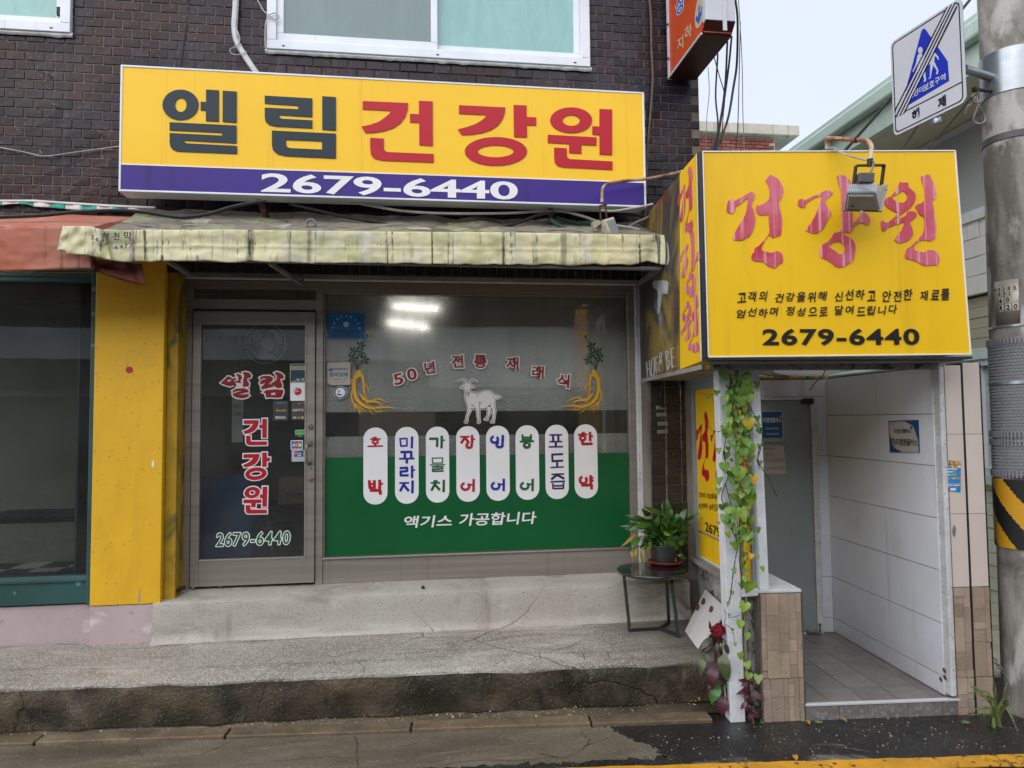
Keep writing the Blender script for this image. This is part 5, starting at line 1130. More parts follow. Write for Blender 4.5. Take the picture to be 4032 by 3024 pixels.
# back wall with door
A().box(-.25, .84, 1.262, 1.36, -.05, 2.35).build('back_wall', m_peel, an)
DT = 1.25
for z0, z1 in ((.19,.485),(.485,1.365),(1.365,1.80)): A().box(.735, .823, DT, DT+.01, z0+.0015, z1-.0015).build('wall_tile', m_atile, an)
A().box(.735, .823, DT, DT+.01, ZF+.002, .1885).build('wall_tile', m_atile, an)
A().box(-.22, .735, DT, DT+.01, 1.803, 1.925).build('lintel_panel', m_atile, an); A().box(.737, .823, DT-.001, DT+.009, 1.803, 1.925).build('wall_tile', m_atile, an)
fr = A(); fr.box(.69, .733, DT-.035, DT+.012, ZF, 1.80); fr.box(-.22, .69, DT-.035, DT+.012, 1.775, 1.80); fr.build('door_frame', m_whitetrim, an, bevel=.003)
dd = A().box(-.21, .688, DT-.02, DT+.005, ZF+.016, 1.773).build('door', m_door, an, bevel=.003)
A().box(.62, .705, DT-.05, DT-.02, 1.745, 1.785).build('hinge', m_rust, dd, bevel=.003); A().tube([(.60,DT-.06,.115),(.66,DT-.06,.105),(.70,DT-.045,.11),(.70,DT-.045,.16)], .012, 8).build('door_stop', m_steel, dd)
A().box(-.22, .69, DT-.03, DT+.004, ZF-.005, ZF+.012).build('threshold', m_whitetrim, an)
# upper yellow plywood, beam and white translucent roof sheet seen under the box
A().box(-.22, .84, 1.252, 1.261, 1.93, 2.3).build('upper_panel', m_yellowold, an)
A().bar((-.22,.42,1.985),(.52,1.24,1.975),.05,.07).build('beam', m_gray, an)
def roof(u, v): s = .28+.54*u; t = .075+1.17*v; return L(s, t, 2.0+.006*sin(u*70)-.045*v)
rm_ = MB(); rm_.grid(roof, 80, 6); rm_.build('roof_sheet', mat('translucent roof sheet', '#e2e4e4', .5, '#c9cbca', 3, trans=.7), an, smooth=True, solid=.002)
# front lintel beam and posts
A().box(-.46, .88, .0, .07, 1.915, 1.958).build('lintel', m_peel, an, bevel=.004)
p1 = A(); p1.bar((-.374,.045,.0),(-.396,.045,1.915),.082,.085,(0,1,0)); p1.build('post', m_white, an, bevel=.004)
p2 = A(); p2.bar((-.204,.035,.705),(-.226,.035,1.915),.05,.06,(0,1,0)); p2.build('post', m_white, an, bevel=.004)
A().bar((-.34,.03,.688),(-.24,.03,.694),.05,.04).build('rail', m_white, an, bevel=.003)
A().tube([(-.29,.09,.03),(-.295,.09,.9),(-.305,.09,1.91)], .011, 8).build('drain_pipe', mat('old ivory pipe', '#a89f8a', .6), an)
# stone clad pier in front and its cap
A().box(-.232, -.006, .012, .95, -.05, .685).build('pier', m_grout, an)
A().box(-.245, .0, .0, .98, .687, .705).build('pier_cap', m_whitetrim, an, bevel=.004)
A().box(-.0055, .004, -.004, .02, -.02, .684).build('metal_edge', m_steel, an); A().box(-.245, -.236, -.004, .02, -.02, .684).build('metal_edge', m_steel, an)
def mosaic(s0, s1, z0, z1, t, parent, seed, fine=.05):
    r = random.Random(seed); s = s0
    while s < s1-.004:
        w = min(r.choice((.03,.045,.055,.07)), s1-s)
        if s1-(s+w) < .018: w = s1-s
        z = z0
        while z < z1-.004:
            h = min(r.choice((.04,.07,.1,.15,.19)), z1-z)
            if z1-(z+h) < .025: h = z1-z
            A().box(s+.0008, s+w-.0008, t-r.uniform(.001,.009), t+.012, z+.0008, z+h-.0008).build('stone', m_stone, parent)
            z += h
        s += w
mosaic(-.235, -.007, -.02, .228, .0, an, 1); mosaic(-.235, -.007, .231, .684, .0, an, 2)
# column at the right: beige tiles above, stone pattern below
A().box(.868, 1.072, .008, .20, -.1, 1.93).build('column', m_grout, an)
A().bar((.845,.03,.1),(.845,.03,1.925),.03,.08,(0,1,0)).build('corner_trim', m_whitetrim, an, bevel=.006)
for a_, b_ in ((.866,.962),(.975,1.074)):
    for z0, z1 in ((.695,1.10),(1.10,1.545),(1.545,1.935 if a_ < .9 else 1.95)):
        A().box(a_+.001, b_-.001, -.004+rr.uniform(0,.001), .01, z0+.0012, z1-.0012).build('column_tile', m_beige, an)
    mosaic(a_+.001, b_-.001, -.06, .20, .0, an, 5+int(a_*10)); mosaic(a_+.001, b_-.001, .203, .692, .0, an, 15+int(a_*10))
A().box(.9625, .9745, -.002, .01, -.06, 1.945).build('black_strip', m_black, an); A().box(1.074, 1.08, -.006, .2, -.06, 1.945).build('black_strip', m_black, an)
cpl_ = afront(-.004); q = cpl_.px(crop(3700,1900,.6329)(90,303)); decal('stain_hole', mat('grey plaster patch', '#77736e', .9), cpl_, [smooth_loop([(q[0]-.012,q[1]-.005),(q[0],q[1]+.035),(q[0]+.011,q[1]+.01),(q[0]+.001,q[1]-.034)], 3)], an, off=.0005, thick=.0006)
# left side wall: framed yellow sign panel over a peeling low wall
A().box(-.235, -.19, .10, 1.075, .0, .66).build('low_wall', m_peel, an)
A().box(-.29, -.19, .02, 1.08, .66, .684).build('window_sill', m_gray, an, bevel=.004)
sfm = A(); sfm.box(-.252, -.2, 1.03, 1.078, .684, 1.915); sfm.box(-.252, -.2, .05, 1.03, 1.845, 1.915); sfm.box(-.252, -.2, .05, .075, .684, 1.845); sfm.box(-.25, -.2, .075, 1.03, .684, .70); sfm.build('side_frame', m_greytrim, an, bevel=.003)
A().box(-.232, -.2, .075, 1.03, .70, 1.845).build('side_panel', m_ayel, an)
# sign box: front, left side, graffiti board, underside
box = thing('entrance_sign', 'big yellow sign box with red brush letters wrapped round the corner over the entrance porch', 'sign', L(.1, -.25, 1.95))
FT = -.25; fpl = afront(FT)
qd = [(-.578,1.966),(.842,1.975),(.803,3.074),(-.583,3.05)]
fb = MB(L)
fb.add([(s, FT, z) for s, z in qd]+[(s, FT+.05, z) for s, z in qd], [(0,1,2,3),(7,6,5,4),(0,4,5,1),(1,5,6,2),(2,6,7,3),(3,7,4,0)]); fb.build('front_panel', m_ayel, box, bevel=.002)
ed = MB(L)
for a_, b_ in ((0,1),(1,2),(2,3),(3,0)):
    p, q = qd[a_], qd[b_]; ed.bar((p[0],FT-.001,p[1]),(q[0],FT-.001,q[1]),.006,.008,(0,1,0))
ed.build('front_edging', m_vwhite, box)
A().box(-.604, .85, FT-.004, FT+.05, 1.950, 1.962).build('bottom_trim', m_black, box); A().box(-.604, -.585, FT-.006, FT+.03, 1.955, 3.052).build('corner_trim', m_black, box, bevel=.003)
lq = [(-.22,1.947),(.16,1.930),(.085,3.052),(-.22,3.052)]
lb = MB(L); lb.add([(-.604, t, z) for t, z in lq]+[(-.56, t, z) for t, z in lq], [(0,1,2,3),(7,6,5,4),(0,4,5,1),(1,5,6,2),(2,6,7,3),(3,7,4,0)]); lb.build('side_panel', m_ayel, box, bevel=.002)
le = MB(L); le.bar((-.605,-.219,1.95),(-.605,-.219,3.05),.004,.005,(1,0,0)); le.build('side_edging', m_vwhite, box)
A().box(-.60, .84, FT+.05, .0, 1.945, 1.952).build('underside', m_gray, box); A().box(-.60, -.26, .07, 1.07, 1.915, 1.922).build('underside', m_gray, box)
A().box(-.602, -.595, -.2, 1.07, 1.905, 1.93).build('lower_lip', m_gray, box)
A().box(.80, .84, FT+.05, .9, 1.98, 3.05).build('right_panel', m_gray, box)
mg = mat('sprayed board', '#3a3836', .8, '#2a2828', 5, bump=.3, bscale=40, stain=[(2.3,(1,1,.5),.5,.6,'#8a7424',.9),(2.6,(1,1.3,.7),.56,.66,'#5e1f1a',.9),(3.1,(1,1,.6),.58,.7,'#8d8d8c',.8)], streak=[(20,.5,.7,'#4b4740',.6)])
gq = [(.165,1.930),(1.075,1.912),(1.075,3.03),(.09,3.052)]
gb_ = MB(L); gb_.add([(-.6, t, z) for t, z in gq]+[(-.56, t, z) for t, z in gq], [(0,1,2,3),(7,6,5,4),(0,4,5,1),(1,5,6,2),(2,6,7,3),(3,7,4,0)]); gb_.build('graffiti_board', mg, box)
gpl = aleft(-.6); GC = crop(2520,780,.4702)
m_spray = mat('white spray paint', '#b9bcbc', .7, '#8f9090', 20)
GLT = [[(55,1370),(65,1500)],[(80,1360),(88,1490)],[(60,1440),(85,1425)],[(100,1350),(95,1480),(118,1470),(120,1350),(100,1345)],[(130,1330),(138,1460)],[(130,1335),(150,1325)],[(133,1390),(148,1380)],[(170,1290),(185,1310),(160,1400),(165,1450),(195,1440),(185,1380),(165,1320),(180,1285)],[(215,1280),(235,1440)],[(218,1285),(240,1290),(228,1345),(250,1380),(236,1440)],[(262,1260),(272,1420)],[(262,1265),(288,1255)],[(266,1340),(290,1330)],[(272,1418),(295,1405)]]
for i, l in enumerate(GLT): decal('graffiti_letter', m_spray, gpl, [pxl(gpl, GC, strokep(spline([Vector(p) for p in l], 4), 8))], box, off=.001+.0001*i, thick=.0006)
decal('graffiti_mark', m_spray, gpl, [pxl(gpl, GC, smooth_loop([(110,700),(150,690),(235,700),(230,800),(190,800),(175,900),(155,970),(145,900),(150,780),(115,750)], 4))], box, off=.001, thick=.0006)
decal('graffiti_mark', m_spray, gpl, [pxl(gpl, GC, smooth_loop([(225,370),(240,420),(245,520),(225,560),(235,480)], 4))], box, off=.001, thick=.0006)
# brush letters traced once, reused on three faces
CA = crop(2840,670,.2411); CB = crop(3240,670,.2411)
BG = {'geon': (CA, [[(104,520),(128,490),(150,495),(165,465),(185,468),(195,500),(215,503),(330,440),(470,362),(505,360),(540,395),(540,440),(515,500),(490,545),(500,610),(530,670),(545,760),(550,815),(540,890),(515,980),(460,1080),(400,1110),(350,1142),(230,1147),(192,1115),(205,1050),(270,930),(370,765),(405,680),(420,600),(432,468),(380,490),(300,560),(225,605),(222,655),(180,707),(95,690),(85,640),(88,590)],
  [(716,175),(740,140),(775,95),(805,80),(860,110),(915,140),(960,200),(995,280),(1007,350),(990,420),(965,475),(935,510),(940,590),(965,690),(985,790),(993,830),(985,930),(975,1020),(955,1075),(930,1070),(900,1085),(840,1107),(805,1078),(770,1068),(690,1185),(648,1295),(720,1330),(820,1352),(890,1322),(950,1340),(990,1380),(1000,1440),(1008,1480),(985,1520),(950,1530),(910,1575),(855,1605),(815,1578),(770,1575),(695,1510),(640,1490),(550,1490),(495,1450),(492,1400),(510,1360),(540,1335),(540,1290),(565,1255),(600,1245),(680,1160),(780,1030),(778,900),(768,720),(740,730),(630,735),(590,705),(560,640),(575,578),(630,580),(700,540),(765,490),(785,440),(780,290),(740,205)]]),
 'gang': (CB, [[(x-1659, y) for x, y in ((1262,480),(1330,475),(1365,492),(1480,430),(1570,400),(1680,340),(1745,332),(1800,362),(1810,395),(1730,455),(1705,490),(1700,550),(1730,610),(1778,680),(1783,735),(1745,790),(1700,880),(1650,970),(1600,1000),(1550,1035),(1465,1030),(1455,1015),(1415,1010),(1400,990),(1370,990),(1420,915),(1480,830),(1560,680),(1590,570),(1640,420),(1550,445),(1510,460),(1380,545),(1370,600),(1345,617),(1290,605),(1250,575),(1250,530))],
  [(222,110),(250,88),(300,85),(350,95),(400,130),(440,185),(465,260),(470,500),(475,800),(490,870),(520,845),(560,800),(610,735),(640,690),(690,700),(740,750),(765,810),(755,870),(715,895),(690,895),(670,870),(620,855),(540,885),(490,920),(480,970),(430,1022),(350,1020),(275,1022),(320,1050),(400,1085),(470,1130),(510,1190),(525,1260),(515,1350),(490,1470),(430,1520),(330,1580),(250,1588),(200,1570),(130,1510),(50,1460),(-40,1425),(-55,1330),(-30,1230),(60,1180),(140,1100),(175,1030),(240,1015),(300,970),(297,700),(290,350),(260,250),(240,170)],
  [(97,1250),(135,1200),(200,1170),(265,1172),(330,1220),(355,1280),(340,1340),(300,1370),(260,1372),(190,1320),(110,1270)]]),
 'won': (CB, [[(1240,230),(1258,185),(1275,205),(1370,205),(1395,235),(1378,270),(1440,320),(1500,385),(1510,470),(1470,560),(1400,640),(1310,700),(1220,770),(1125,832),(1200,815),(1360,735),(1370,690),(1440,672),(1500,690),(1530,735),(1490,790),(1415,855),(1440,920),(1465,1010),(1455,1080),(1390,1150),(1310,1180),(1215,1190),(1205,1160),(1160,1160),(1200,1080),(1280,980),(1320,890),(1325,850),(1200,890),(1060,940),(1020,985),(985,1000),(955,970),(945,880),(950,835),(975,828),(1020,860),(1080,840),(1180,750),(1215,690),(1180,685),(1080,630),(1010,570),(1005,510),(1040,455),(1110,425),(1180,340)],
  [(1120,450),(1150,425),(1270,360),(1285,338),(1345,370),(1375,430),(1360,490),(1310,530),(1240,533),(1160,495)],
  [(1600,100),(1645,100),(1700,72),(1740,90),(1765,150),(1810,230),(1840,380),(1838,440),(1815,482),(1785,490),(1790,570),(1805,640),(1825,800),(1838,900),(1838,1050),(1820,1120),(1770,1145),(1710,1165),(1690,1140),(1570,1160),(1500,1220),(1475,1285),(1500,1310),(1600,1340),(1650,1345),(1700,1310),(1800,1312),(1870,1365),(1893,1440),(1885,1520),(1840,1555),(1770,1545),(1750,1558),(1630,1555),(1560,1510),(1450,1465),(1360,1450),(1335,1400),(1345,1350),(1365,1290),(1430,1245),(1510,1170),(1620,1050),(1650,960),(1655,850),(1640,755),(1590,745),(1530,655),(1505,595),(1545,560),(1600,545),(1660,480),(1660,400),(1650,290),(1610,180)]])}
brushes = {k: [pxl(fpl, f, smooth_loop(l, 2)) for l in lp] for k, (f, lp) in BG.items()}
for k in brushes: decal('letter', m_ared, fpl, brushes[k], box, off=.0035, thick=.002)
def hand(body, pl, f, x0, y0, x1, y1, par, mt, skew=0, bold=.016, slant=0):
    """handwritten line: each syllable placed and tilted by itself"""
    words = body; n = len(words); r = random.Random(len(body)+int(x0)); a = pl.px(f(x0, y1)); b = pl.px(f(x1, y0)); c_ = pl.px(f(x0, y0)); d = pl.px(f(x1, y1))
    adv = [(.45 if ch == ' ' else 1) for ch in words]; tot = sum(adv); k = 0
    for ch, w in zip(words, adv):
        if ch != ' ':
            t0, t1 = k/tot, (k+.88)/tot; j = r.uniform(-.08, .08)
            u0 = a[0]+(d[0]-a[0])*t0; u1 = a[0]+(d[0]-a[0])*t1; vb = a[1]+(d[1]-a[1])*t0; vt = c_[1]+(b[1]-c_[1])*t0; h = vt-vb
            text(ch, mt, pl, (u0, vb+h*j, u1, vt+h*(j+r.uniform(-.12,.1))), par, bold=bold, shear=.22, off=.0035, rot=r.uniform(-.1,.1)+skew, name='letter')
        k += w
T6 = lambda a, b: T(6, a, b)
hand('고객의 건강을위해 신선하고 안전한 재료를', fpl, T6, 348, 232, 1728, 292, box, m_vblack, 0) if False else None
def line4(body, pl, pts, par, mt, bold=.018):   # pts: px of left-bottom, left-top, right-bottom, right-top
    lb_, lt2, rb_, rt2 = [pl.px(p) for p in pts]; adv = [(.5 if ch == ' ' else 1) for ch in body]; tot = sum(adv); k = 0; r = random.Random(len(body)*3+1)
    for ch, w in zip(body, adv):
        if ch != ' ':
            t0, t1 = k/tot, (k+.84)/tot
            u0 = lb_[0]+(rb_[0]-lb_[0])*t0; u1 = lb_[0]+(rb_[0]-lb_[0])*t1; vb = lb_[1]+(rb_[1]-lb_[1])*t0; vt = lt2[1]+(rt2[1]-lt2[1])*t0; h = vt-vb; j = r.uniform(-.12,.12)
            text(ch, mt, pl, (u0, vb+h*j, u1, vt+h*(j+r.uniform(-.1,.1))), par, bold=bold, shear=.2, off=.0035, rot=r.uniform(-.06,.1), name='letter')
        k += w
L1, L2 = '고객의 건강을위해 신선하고 안전한 재료를', '엄선하며 정성으로 달여드립니다'
line4(L1, fpl, (T6(350,296),T6(350,236),T6(1740,286),T6(1740,214)), box, m_vblack); line4(L2, fpl, (T6(350,396),T6(350,340),T6(1400,376),T6(1400,316)), box, m_vblack)
a = fpl.px(T6(517,588)); b = fpl.px(T6(1533,570)); c_ = fpl.px(T6(1533,463)); d = fpl.px(T6(517,478))
text('2679-6440', m_vblack, fpl, (a[0], (a[1]+b[1])/2, b[0], (c_[1]+d[1])/2), box, bold=.03, off=.0035, name='phone_number', space=1.12)
lpl = aleft(-.604); CL = crop(2620,560,.578)
for k, (x0, y0, x1, y1) in (('geon',(88,228,192,618)),('gang',(95,643,240,1033)),('won',(107,1050,228,1440))):
    pr = [lpl.px(CL(x, y)) for x in (x0, x1) for y in (y0, y1)]
    decal('letter', m_ared, lpl, fit(brushes[k], (min(p[0] for p in pr)+.01, min(p[1] for p in pr)+.01, max(p[0] for p in pr)-.01, max(p[1] for p in pr)-.02)), box, off=.002, thick=.0012)
spl = aleft(-.232); CF = crop(2700,1440,.5788)
b_ = tbox(spl, CF, 72, 310, 158, 785); decal('letter', m_sred, spl, fit(brushes['geon'], b_), an, off=.001, thick=.001)
w_ = b_[2]-b_[0]
decal('letter', m_sred, spl, fit(brushes['gang'], (b_[2]+.04, b_[1]-.03, b_[2]+.04+w_, b_[3]-.03)), an, off=.001, thick=.001); decal('letter', m_sred, spl, fit(brushes['won'], (b_[2]+.08+w_, b_[1]-.05, b_[2]+.08+2*w_, b_[3]-.05)), an, off=.001, thick=.001)
line4(L1[:9], spl, (CF(92,890),CF(92,855),CF(232,915),CF(232,872)), an, m_vblack); line4(L2[:9], spl, (CF(92,965),CF(92,925),CF(232,985),CF(232,945)), an, m_vblack)
line4(L1[10:15], spl, (CF(335,950),CF(335,905),CF(440,970),CF(440,920)), an, m_vblack)
a = spl.px(CF(135,1125)); b = spl.px(CF(240,1165)); c_ = spl.px(CF(135,1060)); ln = (b[0]-a[0])*2.15
text('2679-6440', m_vblack, spl, (a[0], a[1], a[0]+ln, c_[1]), an, bold=.02, off=.001, name='phone_number')
A().box(-.2345, -.232, .08, 1.03, .865, .878).build('panel_joint', m_gray, an)

# notices on the porch
m_navy = mat('navy blue print', '#1c4f82', .4, '#1a4776', 3); m_acr = mat('acrylic sheet', '#8f9392', .15)
dpl = afront(DT-.02); DS = crop(2960,1560,.2048)
q0 = tbox(dpl, DS, 100, 222, 650, 880); pq = thing('plaque', 'blue company plaque behind clear acrylic on the grey porch door', 'plaque', dpl.w((q0[0]+q0[2])/2, q0[1]))
q0 = (q0[2]-.19, q0[1], q0[2], q0[3]); decal('acrylic', m_acr, dpl, [rect(*q0)], pq, off=.003, thick=.004)
b_ = tbox(dpl, DS, 145, 290, 588, 815); b_ = (b_[2]-.155, b_[1], b_[2], b_[3]); decal('border', m_vwhite, dpl, [rect(*b_)], pq, off=.006, thick=.001); decal('print', m_navy, dpl, [rect(b_[0]+.002, b_[1]+.003, b_[2]-.003, b_[3]-.002)], pq, off=.0072, thick=.001)
v0 = dpl.px(DS(300,510))[1]; v1 = dpl.px(DS(300,410))[1]; text('티엠앤플러스', m_vcream, dpl, (b_[0]+.008, v0, b_[2]-.010, v1), pq, bold=.02, off=.008)
text('+', m_vcream, dpl, (b_[2]-.02, v1+.001, b_[2]-.008, v1+.014), pq, bold=.05, off=.008); text('건물시설관리업', m_vcream, dpl, tbox(dpl, DS, 250, 600, 502, 640), pq, bold=.005, off=.008); text('근로자파견업', m_vcream, dpl, tbox(dpl, DS, 262, 705, 500, 745), pq, bold=.005, off=.008)
for u, v in ((q0[2]-.01, q0[1]+.012), (q0[2]-.012, q0[3]-.012)): decal('screw', m_black, dpl, [ell(u, v, .005, .005, 14)], pq, off=.0055, thick=.003)
nt = thing('note', 'handwritten paper note taped under the blue plaque on the porch door', 'note', dpl.w(*dpl.px(DS(420,1490))))
lp = pxl(dpl, DS, [(130,965),(608,958),(628,1120),(658,1490),(140,1500)]); decal('paper', m_paper, dpl, [lp], nt, off=.001, thick=.0008); decal('tape', m_acr, dpl, [pxl(dpl, DS, [(200,975),(435,965),(435,1030),(200,1038)])], nt, off=.0019, thick=.0004)
for tx, x0, y0, x1, y1 in (('합니다.',262,1075,430,1150),('시면 9116으로 연락주세요',222,1195,626,1260),('및 연락처에 남겨주세요',222,1355,636,1412)): text(tx, m_pgrey, dpl, tbox(dpl, DS, x0, y0, x1, y1), nt, bold=.0, shear=.3, off=.0018, rot=.02)
wpl = aleft(.824); WS = crop(3480,1630,.1025)
cs = [wpl.px(WS(*p)) for p in ((205,262),(1345,228),(1390,1485),(262,1475))]
ws_ = thing('wall_sign', 'square white and blue company sign on the pale tiled wall inside the porch', 'sign', wpl.w(*cs[3]))
decal('board', m_navy, wpl, [cs], ws_, off=.003, thick=.006)
decal('print', m_paper, wpl, [pxl(wpl, WS, [(242,310),(820,282),(1050,395),(1150,450),(1190,530),(1345,1000),(1372,1480),(750,1465),(430,1290),(405,1210),(440,1170),(340,1160),(330,950),(265,740)])], ws_, off=.0065, thick=.0008)
text('티엠앤', mat('teal print', '#2d6c8a', .5), wpl, tbox(wpl, WS, 440, 575, 755, 755), ws_, bold=.03, off=.0073); text('플러스', m_navy, wpl, tbox(wpl, WS, 775, 568, 1112, 745), ws_, bold=.03, off=.0073)
text('(주)티엠앤플러스', m_vblack, wpl, tbox(wpl, WS, 300, 950, 1345, 1260), ws_, bold=.02, off=.0073); text('+', m_navy, wpl, tbox(wpl, WS, 1065, 455, 1160, 595), ws_, bold=.06, off=.0073); text('+', m_pgrey, wpl, tbox(wpl, WS, 1030, 420, 1070, 475), ws_, bold=.05, off=.0073)
fly = thing('flyer', 'bright blue food flyer taped to the beige tiled column by the porch', 'flyer', cpl_.w(*cpl_.px(crop(3680,1780,.1085)(680,1440))))
FY = crop(3680,1780,.1085); m_fblue = mat('flyer blue', '#1f78c4', .4, '#2f8fd4', 20); m_food = mat('food photo print', '#8a5a2c', .5, '#d9b24c', 60, stain=[(80,(1,1,1),.5,.56,'#e8dfc8',.9),(60,(1,1,1),.58,.62,'#3a2416',.9),(90,(1,1,1),.6,.63,'#4c7a2c',.8)])
decal('paper', m_fblue, cpl_, [pxl(cpl_, FY, [(388,295),(940,315),(925,1455),(700,1420),(430,1405)])], fly, off=.003, thick=.0008)
decal('photo', m_food, cpl_, [pxl(cpl_, FY, [(388,300),(940,318),(935,575),(740,575),(600,570),(500,545),(410,450)])], fly, off=.0038, thick=.0005)
for y in (940, 1160):
    for i in range(4): decal('photo', m_food, cpl_, [pxl(cpl_, FY, ell(520+125*i, y+10, 55, 42, 14))], fly, off=.0038, thick=.0005)
for q in ((550,1305,750,1390),(440,700,640,735),(450,810,560,840),(450,595,800,630),(430,1200,880,1225)): decal('print', m_vwhite, cpl_, [pxl(cpl_, FY, rect(*q))], fly, off=.0038, thick=.0005)
decal('print', m_orange, cpl_, [pxl(cpl_, FY, ell(695,705,48,58,16))], fly, off=.0046, thick=.0005); decal('print', m_cardg, cpl_, [pxl(cpl_, FY, rrect(585,785,880,850,25))], fly, off=.0046, thick=.0005); decal('print', m_pr, cpl_, [pxl(cpl_, FY, ell(510,1330,40,45,16))], fly, off=.0054, thick=.0005); decal('print', m_pr, cpl_, [pxl(cpl_, FY, rect(760,800,860,838))], fly, off=.0054, thick=.0005)
# nameplates, socket and lead on the dark bricks by the shopfront
BT = crop(2440,1480,.3133); bpl = front(YW)
for i, (x0, y0, x1, y1) in enumerate(((455,378,578,422),(460,466,582,508),(478,580,600,622),(472,683,596,722))):
    o_ = tbox(bpl, BT, x0, y0, x1, y1); t_ = thing('nameplate', ('topmost grey nameplate on the dark bricks, under the hanging plug', 'second grey nameplate from the top on the dark bricks', 'third grey nameplate from the top on the dark bricks', 'lowest grey nameplate on the dark bricks beside the shopfront')[i], 'nameplate', bpl.w((o_[0]+o_[2])/2, (o_[1]+o_[3])/2), 'nameplates on the dark bricks')
    decal('plate', mat('dull plate', '#8f8e89', .5), bpl, [rect(*o_)], t_, off=.006, thick=.006); decal('label_strip', m_pgrey, bpl, [rect(o_[0]+.004,o_[1]+.0035,o_[2]-.004,o_[3]-.0035)], t_, off=.0095, thick=.001)
pg = thing('plug_lead', 'black lead with plug hanging over the dark bricks under the graffiti board', 'cable', bpl.w(*bpl.px(BT(520,390))))
MB().tube(spline([bpl.w(*bpl.px(BT(*p)), .014) for p in ((530,100),(522,160),(508,230),(505,300),(515,345))], 4), .005, 6).build('lead', m_cblk, pg); q = bpl.px(BT(520,372)); MB().box(q[0]-.012, q[0]+.012, YW-.03, YW-.012, q[1]-.012, q[1]+.02).build('plug', m_cblk, pg, bevel=.003)
# ---------------------------------------------------------------- floodlight in front of the entrance sign
FR = crop(3160,520,.21703)
def ft(p, t): d = ray(p); o = L(0, t, 0); return CAM_LOC + d*((o-CAM_LOC).dot(AT)/d.dot(AT))
m_castalu = mat('cast aluminium', '#bcc1c8', .4, '#a3a8af', 7, metal=.5, stain=[(6,(1,1,1),.56,.7,'#6e675c',.6)], bump=.15)
m_dusty = mat('dusty aluminium', '#a89d89', .6, '#8f8674', 8, metal=.25, bump=.3, speck=[(50,.05,'#4a4238',.8)])
f2 = thing('floodlight', 'grey finned floodlight on a bent pipe in front of the yellow entrance sign', 'floodlight', ft(FR(1080,1440), -.5))
pts = [((447,300),-.235),((447,200),-.245),((449,135),-.26),((475,112),-.27),((700,122),-.33),((900,138),-.38),((1130,152),-.43),((1205,180),-.45),((1248,260),-.46),((1250,340),-.46),((1236,510),-.46)]
MB().tube(spline([ft(FR(*p), t) for p, t in pts], 3), .0115, 9).build('arm', mat('rust stained cream pipe', '#cfc0a6', .55, '#8a5236', 8, .46, .62, bump=.2), f2)
jb = MB()
for p, t in (((960,147),-.395),((1225,522),-.46),((1222,590),-.46)): q = ft(FR(*p), t); jb.tube([q-Vector((0,0,.009)) if p[1] > 400 else q-Vector((.009,0,0)), q+Vector((0,0,.009)) if p[1] > 400 else q+Vector((.009,0,0))], .0145, 9)
jb.build('pipe_clamp', m_black, f2)
yk = MB(); Y_ = [ft(FR(*p), -.46) for p in ((928,940),(968,612),(1222,604),(1478,604),(1432,950))]
for a, b in zip(Y_, Y_[1:]): yk.bar(tuple(a), tuple(b), .007, .022, (0,1,0))
yk.build('yoke', m_black, f2)
MB().tube(spline([ft(FR(*p), t) for p, t in (((485,290),-.26),((580,292),-.27),((640,345),-.29),((850,430),-.36),((1050,485),-.42),((1190,512),-.45)) ], 4), .005, 6).build('lead', m_cwht, f2)
MB().tube(spline([ft(FR(*p), -.475) for p in ((1262,520),(1288,560),(1270,640),(1240,720))], 4), .0055, 6).build('lead', m_cgry, f2)
q = [ft(FR(*p), -.50) for p in ((1045,728),(1315,730),(1305,915),(1040,905))]; MB().slab([tuple(x) for x in q], AT*.05).build('junction_box', mat('grey plastic box', '#565554', .5, '#4b4a49', 8), f2, bevel=.004)
q = [ft(FR(*p), -.47) for p in ((1050,905),(1240,910),(1240,965),(1050,965))]; MB().slab([tuple(x) for x in q], AT*.03).build('neck', m_black, f2)
c = [ft(FR(*p), t) for p, t in (((880,972),-.37),((1528,985),-.37),((1418,1452),-.46),((745,1432),-.46), ((838,962),-.49),((1362,958),-.49),((1335,1098),-.53),((808,1098),-.53))]
hb = MB(); hb.add([tuple(p) for p in c], [(0,1,5,4),(1,2,6,5),(2,3,7,6),(3,0,4,7),(4,5,6,7)]); hb.build('housing', m_castalu, f2, bevel=.004)
q = [c[0]+(c[0]-c[2])*.02, c[1]+(c[1]-c[3])*.02, c[2]+(c[2]-c[0])*.02, c[3]+(c[3]-c[1])*.02]; MB().slab([tuple(x) for x in q], (q[1]-q[0]).cross(q[3]-q[0]).normalized()*-.012).build('front_frame', m_dusty, f2, bevel=.003)
def mixp(a, b, t): return a+(b-a)*t
lo = [mixp(c[7], c[3], .12), mixp(c[6], c[2], .12), mixp(c[6], c[2], .86), mixp(c[7], c[3], .86)]; o_ = (lo[1]-lo[0]).cross(lo[3]-lo[0]).normalized(); o_ = o_ if o_.dot(CAM_LOC-lo[0]) > 0 else -o_
lo = [mixp(lo[0],lo[1],.05), mixp(lo[1],lo[0],.12), mixp(lo[2],lo[3],.06), mixp(lo[3],lo[2],.05)]
MB().slab([tuple(x) for x in lo], o_*.012).build('rear_cover', m_dusty, f2, bevel=.003)
tp = [c[4], c[5], c[6], c[7]]; n_ = (tp[1]-tp[0]).cross(tp[3]-tp[0]).normalized(); n_ = n_ if n_.dot(CAM_LOC-tp[0]) > 0 else -n_
fn = MB()
for i in range(15):
    t = (i+.25)/15; a, b = mixp(tp[0],tp[1],t), mixp(tp[3],tp[2],t); fn.bar(tuple(a+n_*.003), tuple(b+n_*.003), .004, .008, tuple(n_))
stuff(fn.build('cooling_fin', m_castalu, f2))
